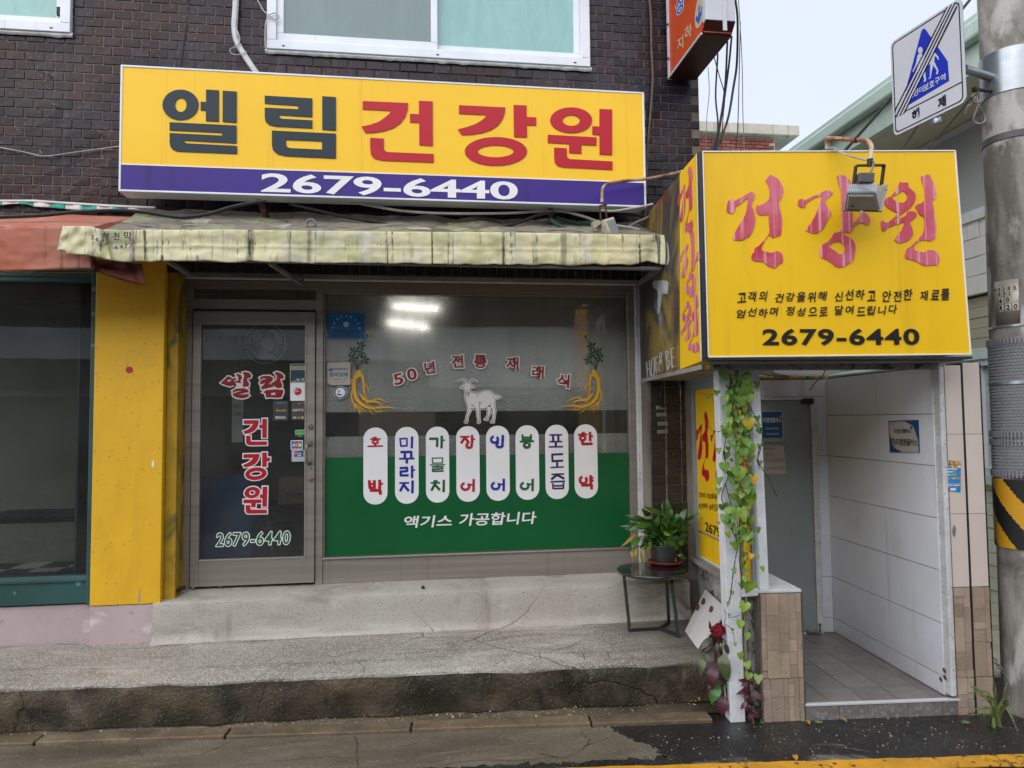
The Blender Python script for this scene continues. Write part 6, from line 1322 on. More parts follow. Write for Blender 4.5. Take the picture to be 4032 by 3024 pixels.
q = ft(FR(1068,1430), -.475); MB().slab([tuple(ft(FR(*p), -.475)) for p in ((1035,1385),(1110,1385),(1095,1455),(1065,1478),(1040,1455))][:4], AT*.008).build('hinge_lug', m_castalu, f2)

# ---------------------------------------------------------------- orange projecting sign at the corner
OX = 1.785; OC = crop(2620,0,.2049)
os_ = thing('projecting_sign', 'orange projecting sign with blue arrow high on the brick building corner', 'sign', (1.88, -.55, 4.06))
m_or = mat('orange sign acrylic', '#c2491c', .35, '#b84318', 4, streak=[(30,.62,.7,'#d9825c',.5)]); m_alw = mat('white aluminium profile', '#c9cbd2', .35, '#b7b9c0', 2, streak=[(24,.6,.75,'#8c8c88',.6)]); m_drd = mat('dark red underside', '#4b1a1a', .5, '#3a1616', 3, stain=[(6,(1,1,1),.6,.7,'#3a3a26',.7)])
yF, yB = -.905, -.262
MB().box(OX+.004, OX+.19, yF+.05, yB, 4.075, 5.3).build('body', m_or, os_)
und = MB(); und.prism([(0,0)], 0, 0) if False else None
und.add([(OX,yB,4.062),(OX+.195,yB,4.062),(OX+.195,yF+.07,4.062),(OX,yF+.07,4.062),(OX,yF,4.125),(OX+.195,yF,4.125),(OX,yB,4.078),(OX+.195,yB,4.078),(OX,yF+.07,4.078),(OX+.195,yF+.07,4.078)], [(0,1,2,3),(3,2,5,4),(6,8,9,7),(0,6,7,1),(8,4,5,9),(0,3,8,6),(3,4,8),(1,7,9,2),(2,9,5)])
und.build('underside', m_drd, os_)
MB().box(OX, OX+.195, yF, yF+.05, 4.126, 5.3).build('front_profile', m_alw, os_, bevel=.004)
MB().box(OX+.11, OX+.135, yF-.008, yF, 4.06, 5.3).build('joint_profile', m_alw, os_)
MB().box(OX-.006, OX+.02, yB-.002, yB+.02, 4.064, 5.3).build('rear_profile', m_alw, os_); MB().bar((OX-.003, yB, 4.07), (OX-.003, yF+.06, 4.07), .012, .014).build('lower_profile', m_alw, os_)
opl = Plane((OX+.004, 0, 0), (0,-1,0)); m_sandy = mat('sand coloured vinyl', '#b8a888', .5); m_oblue = mat('bright blue vinyl', '#1d55b8', .4)
def quadtext(ch, pts, mt, out=None):
    lb_, lt2, rb_, rt2 = [opl.px(OC(*p)) for p in pts]; me = text_mesh(ch, .02, 0, 0)
    for bold, mt_, o_ in ((.06, out, .001), (.02, mt, .002)):
        if not mt_: continue
        me = text_mesh(ch, bold, 0, 0); m0 = text_mesh(ch, .02, 0, 0); xs = [v.co.x for v in m0.vertices]; ys = [v.co.y for v in m0.vertices]; ax, bx, ay, by = min(xs), max(xs), min(ys), max(ys)
        for v in me.vertices:
            s, t = (v.co.x-ax)/(bx-ax), (v.co.y-ay)/(by-ay); b0 = [lb_[k]+(rb_[k]-lb_[k])*s for k in (0,1)]; t0 = [lt2[k]+(rt2[k]-lt2[k])*s for k in (0,1)]
            v.co = opl.w(b0[0]+(t0[0]-b0[0])*t, b0[1]+(t0[1]-b0[1])*t, o_)
        me.materials.clear(); link('letter', me, mt_, os_)
quadtext('지', ((225,1000),(228,760),(352,910),(352,660)), m_sandy); quadtext('하', ((372,800),(380,520),(515,680),(520,430)), m_sandy); quadtext('상', ((195,330),(205,-60),(372,180),(380,-210)), m_oblue, m_vcream)
decal('arrow_disc', m_sandy, opl, [pxl(opl, OC, smooth_loop([(735,-40),(640,-40),(590,150),(570,330),(580,500),(610,545),(650,520),(700,430),(735,300),(742,100)], 3))], os_, off=.001, thick=.001)
decal('arrow', m_oblue, opl, [pxl(opl, OC, [(645,110),(660,66),(668,180),(655,262),(690,220),(692,130),(714,120),(706,250),(680,340),(645,465),(590,390),(590,345),(612,300),(636,335),(640,200)])], os_, off=.002, thick=.001)
for p in ((112,365),(125,1030)): 
    q = Plane((OX-.006,0,0),(0,-1,0)); MB().box(OX-.012, OX-.004, yB-.012, yB+.002, q.w(*q.px(OC(*p))).z-.006, q.w(*q.px(OC(*p))).z+.006).build('bolt', m_black, os_)
# bundle of wires hanging at the corner
T3 = lambda a, b: T(3, a, b)
for i, (pts, r, lab, mt) in enumerate((
    ([(335,-60),(342,0),(356,130),(352,400),(330,560),(290,780),(212,985)], .008, 'thickest black wire hanging from above the orange sign, bending left at the bottom', m_cblk),
    ([(290,270),(275,560),(240,800),(190,985)], .007, 'black wire dropping from the middle of the orange sign to the yellow box', m_cblk),
    ([(318,235),(300,420),(270,640),(235,850),(200,985)], .007, 'black wire dropping from the outer end of the orange sign', m_cblk),
    ([(228,350),(214,620),(228,800),(215,985)], .006, 'black wire nearest the brick corner under the orange sign', m_cblk),
    ([(205,375),(240,500),(272,620),(262,760),(248,985)], .0035, 'thin black wire crossing the thicker ones under the orange sign', m_cblk),
    ([(355,-60),(362,0),(385,400),(390,720),(400,985)], .003, 'thin pale wire farthest right beside the orange sign', m_cgry),
    ([(165,435),(172,600),(155,780),(152,985)], .0025, 'hair thin grey wire near the brick corner under the orange sign', m_cgry),
    ([(374,140),(366,500),(358,800),(343,985)], .0035, 'thin black wire running straight down right of the orange sign', m_cblk))):
    cable('wire', lab, 'wire', mt, r, [T3(*p) for p in pts], [-.5+.04*i]*len(pts), 'wires at the building corner')

# ---------------------------------------------------------------- utility pole with its sign and wraps
PC = Vector((0,0,0)); pc = lambda z: L(1.336+.003*z, .0, z); pr = lambda z: .170-.0055*z
pole = thing('utility_pole', 'weathered concrete utility pole with grey studded wraps at the right edge', 'pole', pc(0))
m_pole = mat('weathered pole concrete', '#938f88', .8, '#5d5850', 3.4, .45, .6, stretch=(1,1,.35), bump=.4, bscale=40, stain=[(5,(1,1,.4),.52,.6,'#b5b2ac',.8),(4,(1,1,.2),.6,.7,'#7a5a38',.5),(2,(1,1,1),.6,.7,'#3d3a36',.6)])
MB().tube([pc(z) for z in (-.1,.5,1,1.5,2,2.5,3,3.5,4,5,6)], [pr(z) for z in (-.1,.5,1,1.5,2,2.5,3,3.5,4,5,6)], 40).build('shaft', m_pole, pole)
zp = lambda y: afront(-.13).px((3960, y))[1]
def ringz(z0, z1, dr, mt, nm, n=40, wave=0):
    k = MB(); c0 = pc((z0+z1)/2); r = pr((z0+z1)/2)
    k.lathe([(r+.001,z0),(r+dr,z0),(r+dr,z1),(r+.001,z1)], c0.x, c0.y, n); return k.build(nm, mt, pole, bevel=.002)
m_galv = mat('galvanised steel', '#a7adb2', .35, '#8f959a', 8, metal=.75)
ringz(zp(348), zp(176), .006, m_galv, 'clamp_band'); ringz(zp(535), zp(508), .006, mat('dark strap', '#4a4a4c', .5), 'strap'); ringz(zp(1283), zp(1273), .005, m_galv, 'strap')
m_wrapg = mat('grey rubber wrap', '#85868a', .6, '#76777b', 5, bump=.15); m_wrapk = mat('black rubber wrap', '#19191a', .6); m_wrapy = mat('yellow rubber wrap', '#d9a017', .55)
def studs(z0, z1, col, nm, pitch=.0175):
    k = MB(); c0 = pc((z0+z1)/2); r = pr((z0+z1)/2)+.008
    k.lathe([(r-.006,z0),(r,z0),(r,z1),(r-.006,z1)], c0.x, c0.y, 64); k.m = [0]*len(k.f); nz_ = int((z1-z0)/pitch); na = int(2*pi*r/pitch)
    for j in range(nz_):
        for i in range(na):
            a = 2*pi*(i+.5*(j % 2))/na; z = z0+(j+.5)*(z1-z0)/nz_
            if not (-pi*1.15 < atan2(sin(a), cos(a)) < .3 or atan2(sin(a), cos(a)) > 2.6): continue
            da = pitch*.36/r; h = pitch*.34; q = []
            for rr_, f in ((r, 1), (r+.005, .55)):
                for x, y in ((-1,-1),(1,-1),(1,1),(-1,1)): q.append((c0.x+rr_*cos(a+da*f*x), c0.y+rr_*sin(a+da*f*x), z+h*f*y))
            k.cm = 1 if col and ((z-z0)*1.15+(a % (2*pi))*r*.95) % .30 < .15 else 0
            k.add(q, [(4,5,6,7),(0,1,5,4),(1,2,6,5),(2,3,7,6),(3,0,4,7)])
    k.cm = 0
    return k
for z0, z1, nm in ((zp(1722), zp(1350), ''), (zp(1880), zp(1748), '')):
    o = studs(z0, z1, False, '').build('grey_wrap', m_wrapg, pole, smooth=False)
zy0, zy1 = zp(2172), zp(1893)
k = MB(); c0 = pc((zy0+zy1)/2); r = pr((zy0+zy1)/2)+.008; NA, NZ = 150, 60
for j in range(NZ):
    for i in range(NA):
        a0, a1 = 2*pi*i/NA, 2*pi*(i+1)/NA; z0_, z1_ = zy0+(zy1-zy0)*j/NZ, zy0+(zy1-zy0)*(j+1)/NZ; am = (a0+a1)/2; rr_ = r+.0028*(1 if (i+j) % 2 else 0)
        k.cm = 1 if ((z0_-zy0)+(am-pi)*r*1.25+.06) % .30 < .15 else 0
        k.add([(c0.x+rr_*cos(a0), c0.y+rr_*sin(a0), z0_),(c0.x+rr_*cos(a1), c0.y+rr_*sin(a1), z0_),(c0.x+rr_*cos(a1), c0.y+rr_*sin(a1), z1_),(c0.x+rr_*cos(a0), c0.y+rr_*sin(a0), z1_)], [(0,1,2,3)])
k.lathe([(r-.005,zy0),(r-.0005,zy0),(r-.0005,zy1),(r-.005,zy1)], c0.x, c0.y, 64); k.m[-len(k.f)+NA*NZ:] = [0]*(len(k.f)-NA*NZ)
k.m = k.m[:len(k.f)]+[0]*(len(k.f)-len(k.m)); k.build('striped_wrap', [m_wrapk, m_wrapy], pole, smooth=False)
for yy in (1338, 1712, 1745, 1872):
    z = zp(yy); c0 = pc(z); t = MB(); r = pr(z)+.011
    for i in range(60):
        a = 2*pi*i/60; q = [(c0.x+(r+dr)*cos(a+da), c0.y+(r+dr)*sin(a+da), z+dz) for dr in (-.002,.006) for da, dz in ((-.028,-.018),(.028,-.018),(.028,.018),(-.028,.018))]; t.add(q, [(4,5,6,7),(0,1,5,4),(1,2,6,5),(2,3,7,6),(3,0,4,7)])
    stuff(t.build('toothed_rim', m_wrapg, pole, smooth=False))
ringz(zp(1512), zp(1498), .016, m_galv, 'strap'); ringz(zp(1742), zp(1736), .012, m_galv, 'strap')
# number plate bent round the pole
zpl = zp(1270); best = min((abs(proj(Vector((pc(zpl).x+pr(zpl)*cos(a/100), pc(zpl).y+pr(zpl)*sin(a/100), zpl)))[0]-3966), a/100) for a in range(-314, -100))[1]
plate = thing('number_plate', 'bent aluminium number plate with stuck-on digits high on the pole above the grey wrap', 'number plate', Vector((pc(zpl).x+pr(zpl)*cos(best), pc(zpl).y+pr(zpl)*sin(best), zpl)))
class CylC(Cyl):
    def w(s, u, v, d=0):
        a = s.a0+u/s.r; r_ = s.r+d; return Vector((s.c[0]+r_*cos(a), s.c[1]+r_*sin(a), s.z0+v))
cyl = CylC(pc(zpl).x, pc(zpl).y, pr(zpl), best, zpl); H = zp(1095)-zpl; wd = .062
pm = MB(); pm.grid(lambda u, v: cyl.w(-wd+2*wd*u, H*v, .004), 20, 2); pm.build('plate', mat('dull aluminium plate', '#a5a19b', .4, '#8f857a', 6, metal=.5, stain=[(7,(1,1,.4),.55,.68,'#8f7860',.6)]), plate, smooth=True, solid=.002)
m_digbg = mat('worn digit sticker', '#c2bdb0', .5, '#aaa08c', 20)
def drow(tx, y0, y1, xs, bg=True):
    for ch, x in zip(tx, xs):
        u = -wd+2*wd*x; v0, v1 = H*y0, H*y1; w_ = (v1-v0)*.36
        if bg:
            b = MB(); b.grid(lambda a, c_: cyl.w(u-w_*1.25+2.5*w_*a, v0-.004+(v1-v0+.008)*c_, .0062), 4, 1); b.build('digit_sticker', m_digbg, plate)
        text(ch, m_vblack, cyl, (u-w_*.8, v0, u+w_*.8, v1), plate, bold=.03, off=.0068, name='digit')
drow('9523R', .76, .845, (.08,.26,.44,.64,.87)); drow('532', .655, .735, (.26,.46,.66)); drow('60', .49, .60, (.3,.58)); drow('R20', .315, .435, (.3,.58,.86))
# step bolt with knotted rope
nb_ = thing('step_bolt', 'rusty step bolt with a knotted grey rope on the pole below the steel band', 'bolt', Py(T3(2000,592), -1.40))
MB().tube([Py(T3(1885,580), -1.43), Py(T3(1905,581), -1.43), Py(T3(1906,581), -1.43), Py(T3(2040,594), -1.40)], [.016,.016,.010,.010], 8).build('bolt', m_rust, nb_)
MB().tube(spline([Py(T3(*p), -1.44+.01*(i % 3)) for i, p in enumerate(((1905,575),(1915,610),(1885,640),(1870,630),(1900,605),(1925,640),(1915,665),(1885,660),(1905,620),(1910,690),(1885,760),(1892,790),(1930,802),(1960,780),(1950,740),(1920,690),(1905,650),(1880,670),(1845,690),(1830,735)))], 5), .0055, 6).build('rope', mat('pale rope', '#8d8980', .9, '#6d6a62', 40), nb_)
cable('rope', 'taut pale rope running from the pole bolt down to the left behind the yellow box', 'rope', MATS['pale rope'], .005, [T3(1880,620),T3(1720,815),T3(1560,985)], [-1.42,-1.0,-.6])
cable('wire', 'black overhead wire crossing the sky behind the road sign', 'wire', m_cblk, .011, [T3(1920,-70),T3(1810,62),T3(1360,620),T3(1055,972),T3(950,1095)], [-.2,-.2,-.3,-.4,-.4])
cable('wire', 'second black overhead wire passing behind the lower corner of the road sign', 'wire', m_cblk, .008, [T3(1990,110),T3(1940,190),T3(1830,350),T3(1510,830),T3(1410,972)], [-.2,-.2,-.3,-.4,-.4])
# school zone end sign on an arm
SGc = crop(3480,0,.33755); sgp = Plane((2.955,-1.0,0), (.075,-.5,0))
ss = thing('road_sign', 'white school zone end sign with blue pentagon and diagonal black lines on the pole', 'road sign', sgp.w(.25, 3.4))
cs = [sgp.px(SGc(*p)) for p in ((72,520),(128,1615),(978,1150),(893,-45))]
u0, u1 = (cs[0][0]+cs[1][0])/2, (cs[2][0]+cs[3][0])/2; v0, v1 = (cs[1][1]+cs[2][1])/2, (cs[0][1]+cs[3][1])/2
m_sgw = mat('reflective white sheet', '#c8cbd2', .35, '#bfc3cc', 2, bump=.05); m_sgb = mat('reflective blue sheet', '#0d2fb0', .35, coat=.3); m_sgk = mat('black sign print', '#141224', .4)
decal('board', m_sgw, sgp, [rrect(u0, v0, u1, v1, .035)], ss, off=0, thick=.004); decal('back_plate', m_galv, sgp, [rrect(u0+.002, v0+.002, u1-.002, v1-.002, .034)], ss, off=-.006, thick=.004)
i_ = .014; decal('border', m_sgk, sgp, [rrect(u0+i_, v0+i_, u1-i_, v1-i_, .028), rrect(u0+i_+.007, v0+i_+.007, u1-i_-.007, v1-i_-.007, .024)], ss, off=.0028, thick=.0008)
dl = (sgp.px(SGc(140,1385)), sgp.px(SGc(930,920))); vd = (dl[0][1]+dl[1][1])/2
decal('divider', m_sgk, sgp, [rect(u0+i_+.005, vd-.0035, u1-i_-.005, vd+.0035)], ss, off=.0029, thick=.0008)
decal('blue_pentagon', m_sgb, sgp, [pxl(sgp, SGc, [(455,345),(475,332),(495,348),(750,715),(767,943),(268,1240),(260,1050),(440,372)])], ss, off=.0028, thick=.0008)
boy = [(405,635),(432,622),(458,632),(485,690),(515,660),(500,700),(470,740),(490,850),(500,940),(475,958),(470,945),(480,930),(462,870),(432,800),(402,900),(410,965),(385,985),(380,975),(395,955),(396,860),(390,760),(350,845),(342,832),(380,745),(395,670)]
girl = [(545,640),(585,612),(610,622),(645,670),(648,698),(632,692),(625,668),(598,655),(595,720),(642,820),(636,862),(615,870),(624,820),(582,762),(562,850),(555,908),(530,925),(530,915),(545,900),(545,840),(550,740),(535,760),(520,750),(545,700)]
decal('child_figure', m_sgw, sgp, [pxl(sgp, SGc, boy)], ss, off=.0038, thick=.0006); decal('child_figure', m_sgw, sgp, [pxl(sgp, SGc, ell(432,588,27,40,20))], ss, off=.0038, thick=.0006)
decal('child_figure', m_sgw, sgp, [pxl(sgp, SGc, girl)], ss, off=.0038, thick=.0006); decal('child_figure', m_sgw, sgp, [pxl(sgp, SGc, ell(565,590,22,34,20))], ss, off=.0038, thick=.0006)
sb, st2 = [], []
def sline(body, pts, mt, bold):
    lb_, lt2, rb_, rt2 = [sgp.px(SGc(*p)) for p in pts]; n = len(body)
    for k, ch in enumerate(body):
        if ch == ' ': continue
        t0, t1 = k/n, (k+.9)/n; text(ch, mt, sgp, (lb_[0]+(rb_[0]-lb_[0])*t0, lb_[1]+(rb_[1]-lb_[1])*t0, lb_[0]+(rb_[0]-lb_[0])*t1, lt2[1]+(rt2[1]-lt2[1])*t0), ss, bold=bold, off=.0038, name='letter')
sline('어린이보호구역', ((295,1165),(295,1090),(735,925),(735,845)), m_sgw, .02); sline('해  제', ((338,1420),(338,1290),(745,1225),(745,1095)), m_sgk, .04)
for i, (a, b) in enumerate((((132,1300),(748,82)), ((150,1365),(800,52)), ((195,1345),(842,26)), ((240,1322),(862,72)))):
    pa, pb = sgp.px(SGc(*a)), sgp.px(SGc(*b)); decal('diagonal_line', m_sgk, sgp, [strokep([pa, pb], .0085)], ss, off=.0052, thick=.0006)
for a, b in (((141,1335),(772,68)), ((172,1358),(820,40)), ((218,1335),(852,48))):
    pa, pb = sgp.px(SGc(*a)), sgp.px(SGc(*b)); decal('diagonal_gap', m_sgw, sgp, [strokep([pa, pb], .011)], ss, off=.0045, thick=.0006)
za = zp(270); q = sgp.w(u1-.03, za, -.03)
MB().tube([tuple(q), tuple(pc(za)+Vector((-.1,0,0)))], .024, 12).build('arm', m_galv, ss); MB().bar(tuple(sgp.w(u0+.08, za, -.016)), tuple(sgp.w(u1-.02, za, -.016)), .02, .045).build('mount_rail', m_galv, ss)
MB().lathe([(0,v0-.035),(.028,v0-.035),(.032,v0-.02),(.028,v0-.002),(0,v0)], sgp.w(u0+.33*(u1-u0)+.12, v0, -.03).x, sgp.w(u0+.33*(u1-u0)+.12, v0, -.03).y, 16).build('clamp_foot', m_galv, ss)

# ---------------------------------------------------------------- buildings behind
RX = 4.6; kz = lambda z: 1.65+(z-1.65)*.868; ky = lambda y: -5+(y+5)*.868
m_sid = mat('pale green siding', '#dde4cc', .7, '#d0d8be', 2, bump=.1, stain=[(2,(1,1,.3),.58,.74,'#8b9180',.5)]); m_whb = mat('white painted block', '#e6e6de', .75, '#d6d6cd', 3, bump=.3, bscale=30, streak=[(18,.56,.7,'#8a8578',.6)])
m_olive = mat('olive boards', '#b3af96', .75, '#a8a48a', 2); m_mint = mat('mint green paint', '#cfe4da', .6, '#c2dacd', 3, stain=[(4,(1,1,1),.6,.7,'#dcebe3',.7)])
rbd = thing('green_house', 'pale green and white house behind the porch at the right with mint eaves', 'building', (RX, 3, 0))
rr = random.Random(8)
MB().box(RX+.16, RX+6, -.8, 11, 0, 4.6).build('core', mat('shaded plaster', '#6a6758', .9), rbd)
z = .02
while z < kz(1.0)-.01:
    MB().box(RX+.05+rr.uniform(0,.01), RX+.16, -.8, 11, z+.003, min(z+.098, kz(.995))).build('siding_board', m_sid, rbd); z += .101
MB().box(RX+.0, RX+.17, -.8, 11, .997+(kz(.997)-.997), kz(1.10)).build('sill_band', m_mint, rbd, bevel=.004); MB().box(RX-.0, RX+.17, -.8, 11, kz(2.18), kz(2.285)).build('beam', m_mint, rbd, bevel=.004)
z = kz(2.287)
while z < kz(2.79)-.01:
    MB().box(RX+.03+rr.uniform(0,.008), RX+.17, -.8, 11, z+.002, min(z+.084, kz(2.798))).build('olive_board', m_olive, rbd); z += .086
zz = kz(2.80); k = 0
while zz < 4.15:
    h = .155; y = -.8-(.2 if k % 2 else 0)
    while y < 11:
        if not (kz(3.50) < zz+h/2 < 4.3 and y+.4 > ky(-.4) and y < ky(2.0)): MB().box(RX-.03+rr.uniform(0,.012), RX+.16, max(y, -.8)+.003, y+.397, zz+.003, zz+h-.003).build('block', m_whb, rbd)
        y += .4
    zz += h; k += 1
m_dkglass = mat('dull window glass', '#b3b8b5', .3, '#c0c4c1', 1.5)
def rwin(y0, y1, z0, z1, x, fm_, n):
    w_ = MB(); t = .05; w_.box(x, x+.1, y0, y1, z0, z0+t); w_.box(x, x+.1, y0, y1, z1-t, z1); w_.box(x, x+.1, y0, y0+t, z0+t, z1-t); w_.box(x, x+.1, y1-t, y1, z0+t, z1-t)
    for i in range(1, n): yy = y0+(y1-y0)*i/n; w_.box(x+.01, x+.08, yy-.03, yy+.03, z0+t, z1-t)
    o = w_.build('window', fm_, rbd, bevel=.003); MB().box(x+.05, x+.055, y0+t, y1-t, z0+t, z1-t).build('pane', m_dkglass, o)
rwin(ky(-.45), ky(1.18), kz(1.10), kz(2.178), RX+.02, m_upvc, 3)
MB().box(RX-.05, RX+.17, ky(-.4), ky(2.0), kz(3.50), kz(3.555)).build('window_sill', m_whb, rbd)
rwin(ky(-.38), ky(1.98), kz(3.557), 4.115, RX-.02, m_upvc, 2)
sgk = MB(); sgk.box(RX+.064, RX+.068, ky(.75), ky(.83), kz(1.45), kz(1.53)); sgk.build('window_sticker', mat('pale blue sticker', '#6fb4cf', .5), rbd)
ez = 4.12
MB().box(RX-.60, RX+.2, -1.1, 11, ez, ez+.02).build('soffit', mat('olive soffit', '#e0dac2', .8, '#d8d1b8', 2), rbd)
MB().box(RX-.66, RX-.60, -1.1, 11, ez-.03, ez+.17).build('fascia', m_mint, rbd, bevel=.006); MB().box(RX-.74, RX-.62, -1.1, 11, ez+.172, ez+.30).build('gutter', m_mint, rbd, bevel=.02)
MB().slab([(RX-.72,-1.1,ez+.3),(RX+6,-1.1,ez+.8),(RX+6,11,ez+.8),(RX-.72,11,ez+.3)], (0,0,.04)).build('roof', m_mint, rbd)
st = thing('stair_tower', 'grey panelled stair tower rising above the mint eaves behind the pole', 'tower', (6.6, 2.4, 0)); zt0 = 4.4
for i in range(6): MB().box(5.62, 7.6, -1.2, 1.29, zt0+.005+.52*i, zt0+.515+.52*i).build('panel', mat('grey cladding panel', '#a7a3a2', .7, '#9a9695', 2, rand=.05), st)
# far house with a concrete roof slab and red brick
fb_ = thing('far_house', 'distant red brick house with a stained concrete roof slab behind the yellow box', 'building', (6.8, 11, 0))
m_cslab = mat('stained roof concrete', '#b5aea2', .85, '#9c958a', 2, bump=.2, streak=[(7,.55,.68,'#5d574f',.8)])
y9 = 9.0; xs0, xs1 = 5.0, Py(T3(758,830), y9).x; zs1, zs0 = Py(T3(300,790), y9).z, Py(T3(300,858), y9).z
MB().box(xs0-2, xs1, y9, y9+6, zs0, zs1).build('roof_slab', m_cslab, fb_, bevel=.02)
xe = Py(T3(532,930), y9+.6).x
MB().box(xs0-2, xe, y9+.17, y9+5.5, 0, zs0).build('wall', mat('far mortar', '#a59a90', .9), fb_)
MB().box(xe, xs1+.6, y9+1.6, y9+5.5, 0, zs0).build('side_wall', mat('far grey wall', '#7e7a76', .9), fb_)
m_fbr = mat('red brick', '#7a453c', .85, '#69382f', 2, rand=.18, bump=.2); fbm = brick_mesh(.205, .062, .05); fbm.materials.append(m_fbr); n = 0
zz = zs0-.08
while zz > zs0-1.0:
    x = xs0-.2+(.11 if int((zs0-zz)/.074+.5) % 2 else 0)
    while x < xe-.1:
        o = bpy.data.objects.new('brick', fbm); C.objects.link(o); o.parent = fb_; o.location = Vector((x, y9+.15, zz))-ORG[fb_]; x += .218
    zz -= .074
wq = MB(); wq.box(xe+.05, xe+1.5, y9+1.54, y9+1.6, zs0-1.2, zs0-.12); o = wq.build('window', m_black, fb_); MB().box(xe+.1, xe+1.45, y9+1.53, y9+1.54, zs0-1.15, zs0-.17).build('pane', m_dkglass, o)
MB().box(Py(T3(695,950), y9).x, xs1-.05, y9+1.2, y9+1.3, zs0-1.2, zs0-.16).build('side_panel', mat('grey green panel', '#8d9a98', .7), fb_)
MB().box(xs1-.9, xs1, y9+1.1, y9+1.5, zs0-.14, zs0-.10).build('ledge', m_cslab, fb_)
# row across the street, seen mirrored in the shop glass
op = thing('opposite_building', 'dark shuttered shop row with white sign band mirrored in the shop windows', 'building', (0, -13.5, 0))
MB().box(-16, 16, -20, -13.5, 0, 6.5).build('wall', mat('opposite wall', '#4a423c', .9, '#3f3833', 1), op)
MB().box(-16, .3, -13.49, -13.25, 3.2, 3.95).build('sign_band', mat('pale sign band', '#f0f0ee', .6, '#c2c2bd', 1), op); MB().box(.3, 4.2, -13.49, -13.2, 2.5, 4.05).build('sign_board', mat('pale sign board', '#ecece8', .6), op); MB().box(4.21, 5.0, -13.49, -13.2, .4, 4.05).build('yellow_post', m_yellowpil, op)
MB().box(5.02, 16, -13.49, -13.3, 2.9, 3.7).build('sign_band', MATS['pale sign band'], op)
MB().box(-16, 16, -13.49, -12.9, 2.3, 2.42).build('canopy', mat('grey canopy', '#77736c', .8), op)
for i in range(9):
    o = MB().box(-15.6+3.5*i, -12.4+3.5*i, -13.49, -13.45, .1, 2.28).build('shutter', mat('dark shutter', '#2b2a2b', .6), op)
    s_ = MB()
    for j in range(26): s_.box(-15.6+3.5*i, -12.4+3.5*i, -13.45, -13.43, .12+.083*j, .17+.083*j)
    stuff(s_.build('shutter_slat', MATS['dark shutter'], o))

# ---------------------------------------------------------------- plants, table and small things
def mesh_leaf(A_, B_, w, bulge=.15, fold=.25, prof=None, face=None, nu=7, twist=0):
    A_, B_ = Vector(A_), Vector(B_); ax = B_-A_; ln = ax.length; ax = ax.normalized(); fc = Vector(face) if face is not None else (CAM_LOC-A_)
    nr = (fc-ax*fc.dot(ax)).normalized(); sd_ = ax.cross(nr)
    if twist: nr, sd_ = nr*cos(twist)+sd_*sin(twist), sd_*cos(twist)-nr*sin(twist)
    prof = prof or (lambda t: sin(pi*min(1, t**.75))**.9)
    vs, fs = [], []
    for i in range(nu+1):
        t = i/nu; c_ = A_+ax*ln*t+nr*bulge*ln*sin(pi*t); hw = w/2*prof(t)
        for k_ in (-1,-.5,0,.5,1): vs.append(tuple(c_+sd_*hw*k_+nr*fold*hw*abs(k_)*(1-.5*abs(k_))))
    for i in range(nu):
        for k_ in range(4): fs.append((i*5+k_, i*5+k_+1, i*5+k_+6, i*5+k_+5))
    return vs, fs
def leaf(parent, mt, *a, name='leaf', **kw):
    m = MB(); m.add(*mesh_leaf(*a, **kw)); return m.build(name, mt, parent, smooth=True)
# round black side table with three legs on a Y-shaped foot
Q = crop(2400,1930,.37975)
feet = [Pz(Q(210,1468), .285), Pz(Q(715,1528), .282), Pz(Q(615,1385), .285)]
fc_ = sum(feet, Vector())/3; zt_ = Py(Q(445,835), -.48).z; tc = Pz(Q(447,818), zt_); rt_ = (Pz(Q(822,818), zt_)-tc).length
tb = thing('side_table', 'small round black side table with wet top and three legs beside the porch', 'table', (tc.x, tc.y, .285))
MB().lathe([(0,zt_-.022),(rt_*.98,zt_-.022),(rt_,zt_-.016),(rt_,zt_-.004),(rt_*.985,zt_),(0,zt_)], tc.x, tc.y, 56).build('tabletop', mat('wet black stone top', '#17191a', .18, '#22272a', 5, coat=.6, rvar=.12, stain=[(5,(1,1,1),.58,.7,'#3f4a4c',.6)]), tb, bevel=.002)
m_tl = mat('black powder coat', '#1d2124', .45, '#262b2f', 9, speck=[(60,.05,'#6b7075',.6)])
for f_, p in zip(feet, (Q(148,868), Q(638,898), Q(590,902))):
    tp_ = Pz(p, zt_-.022); v = Vector((tp_.x-tc.x, tp_.y-tc.y, 0)); v = v.normalized()*min(v.length, rt_*.9); MB().bar((f_.x,f_.y,.285), (tc.x+v.x, tc.y+v.y, zt_-.022), .022, .016, (1,0,0)).build('leg', m_tl, tb)
hub = Pz(Q(525,1440), .292)
for f_ in feet: MB().bar((f_.x,f_.y,.294), (hub.x,hub.y,.294), .016, .022).build('foot_bar', m_tl, tb)
# potted plant
pcx = Pz(Q(575,755), zt_+.01); rp = .078; pz0 = zt_+.012
pot = thing('potted_plant', 'leafy green plant with yellowing leaf tips in a black pot on the side table', 'plant', (pcx.x, pcx.y, zt_))
MB().lathe([(0,zt_+.001),(.085,zt_+.001),(.112,zt_+.022),(.118,zt_+.024),(.114,zt_+.027),(.086,zt_+.008),(0,zt_+.007)], pcx.x, pcx.y, 40).build('saucer', mat('brick red plastic', '#9c4138', .4, '#8d3a32', 6), pot)
hp = (Q(0,740)[1]-Q(0,545)[1])/2795*4.62
MB().lathe([(.0,pz0),(.072,pz0),(.086,pz0+hp*.92),(.092,pz0+hp*.93),(.092,pz0+hp),(.084,pz0+hp),(.08,pz0+hp-.015),(0,pz0+hp-.015)], pcx.x, pcx.y, 40).build('pot', mat('black plastic pot', '#26292c', .45, '#30343a', 4, bump=.1), pot)
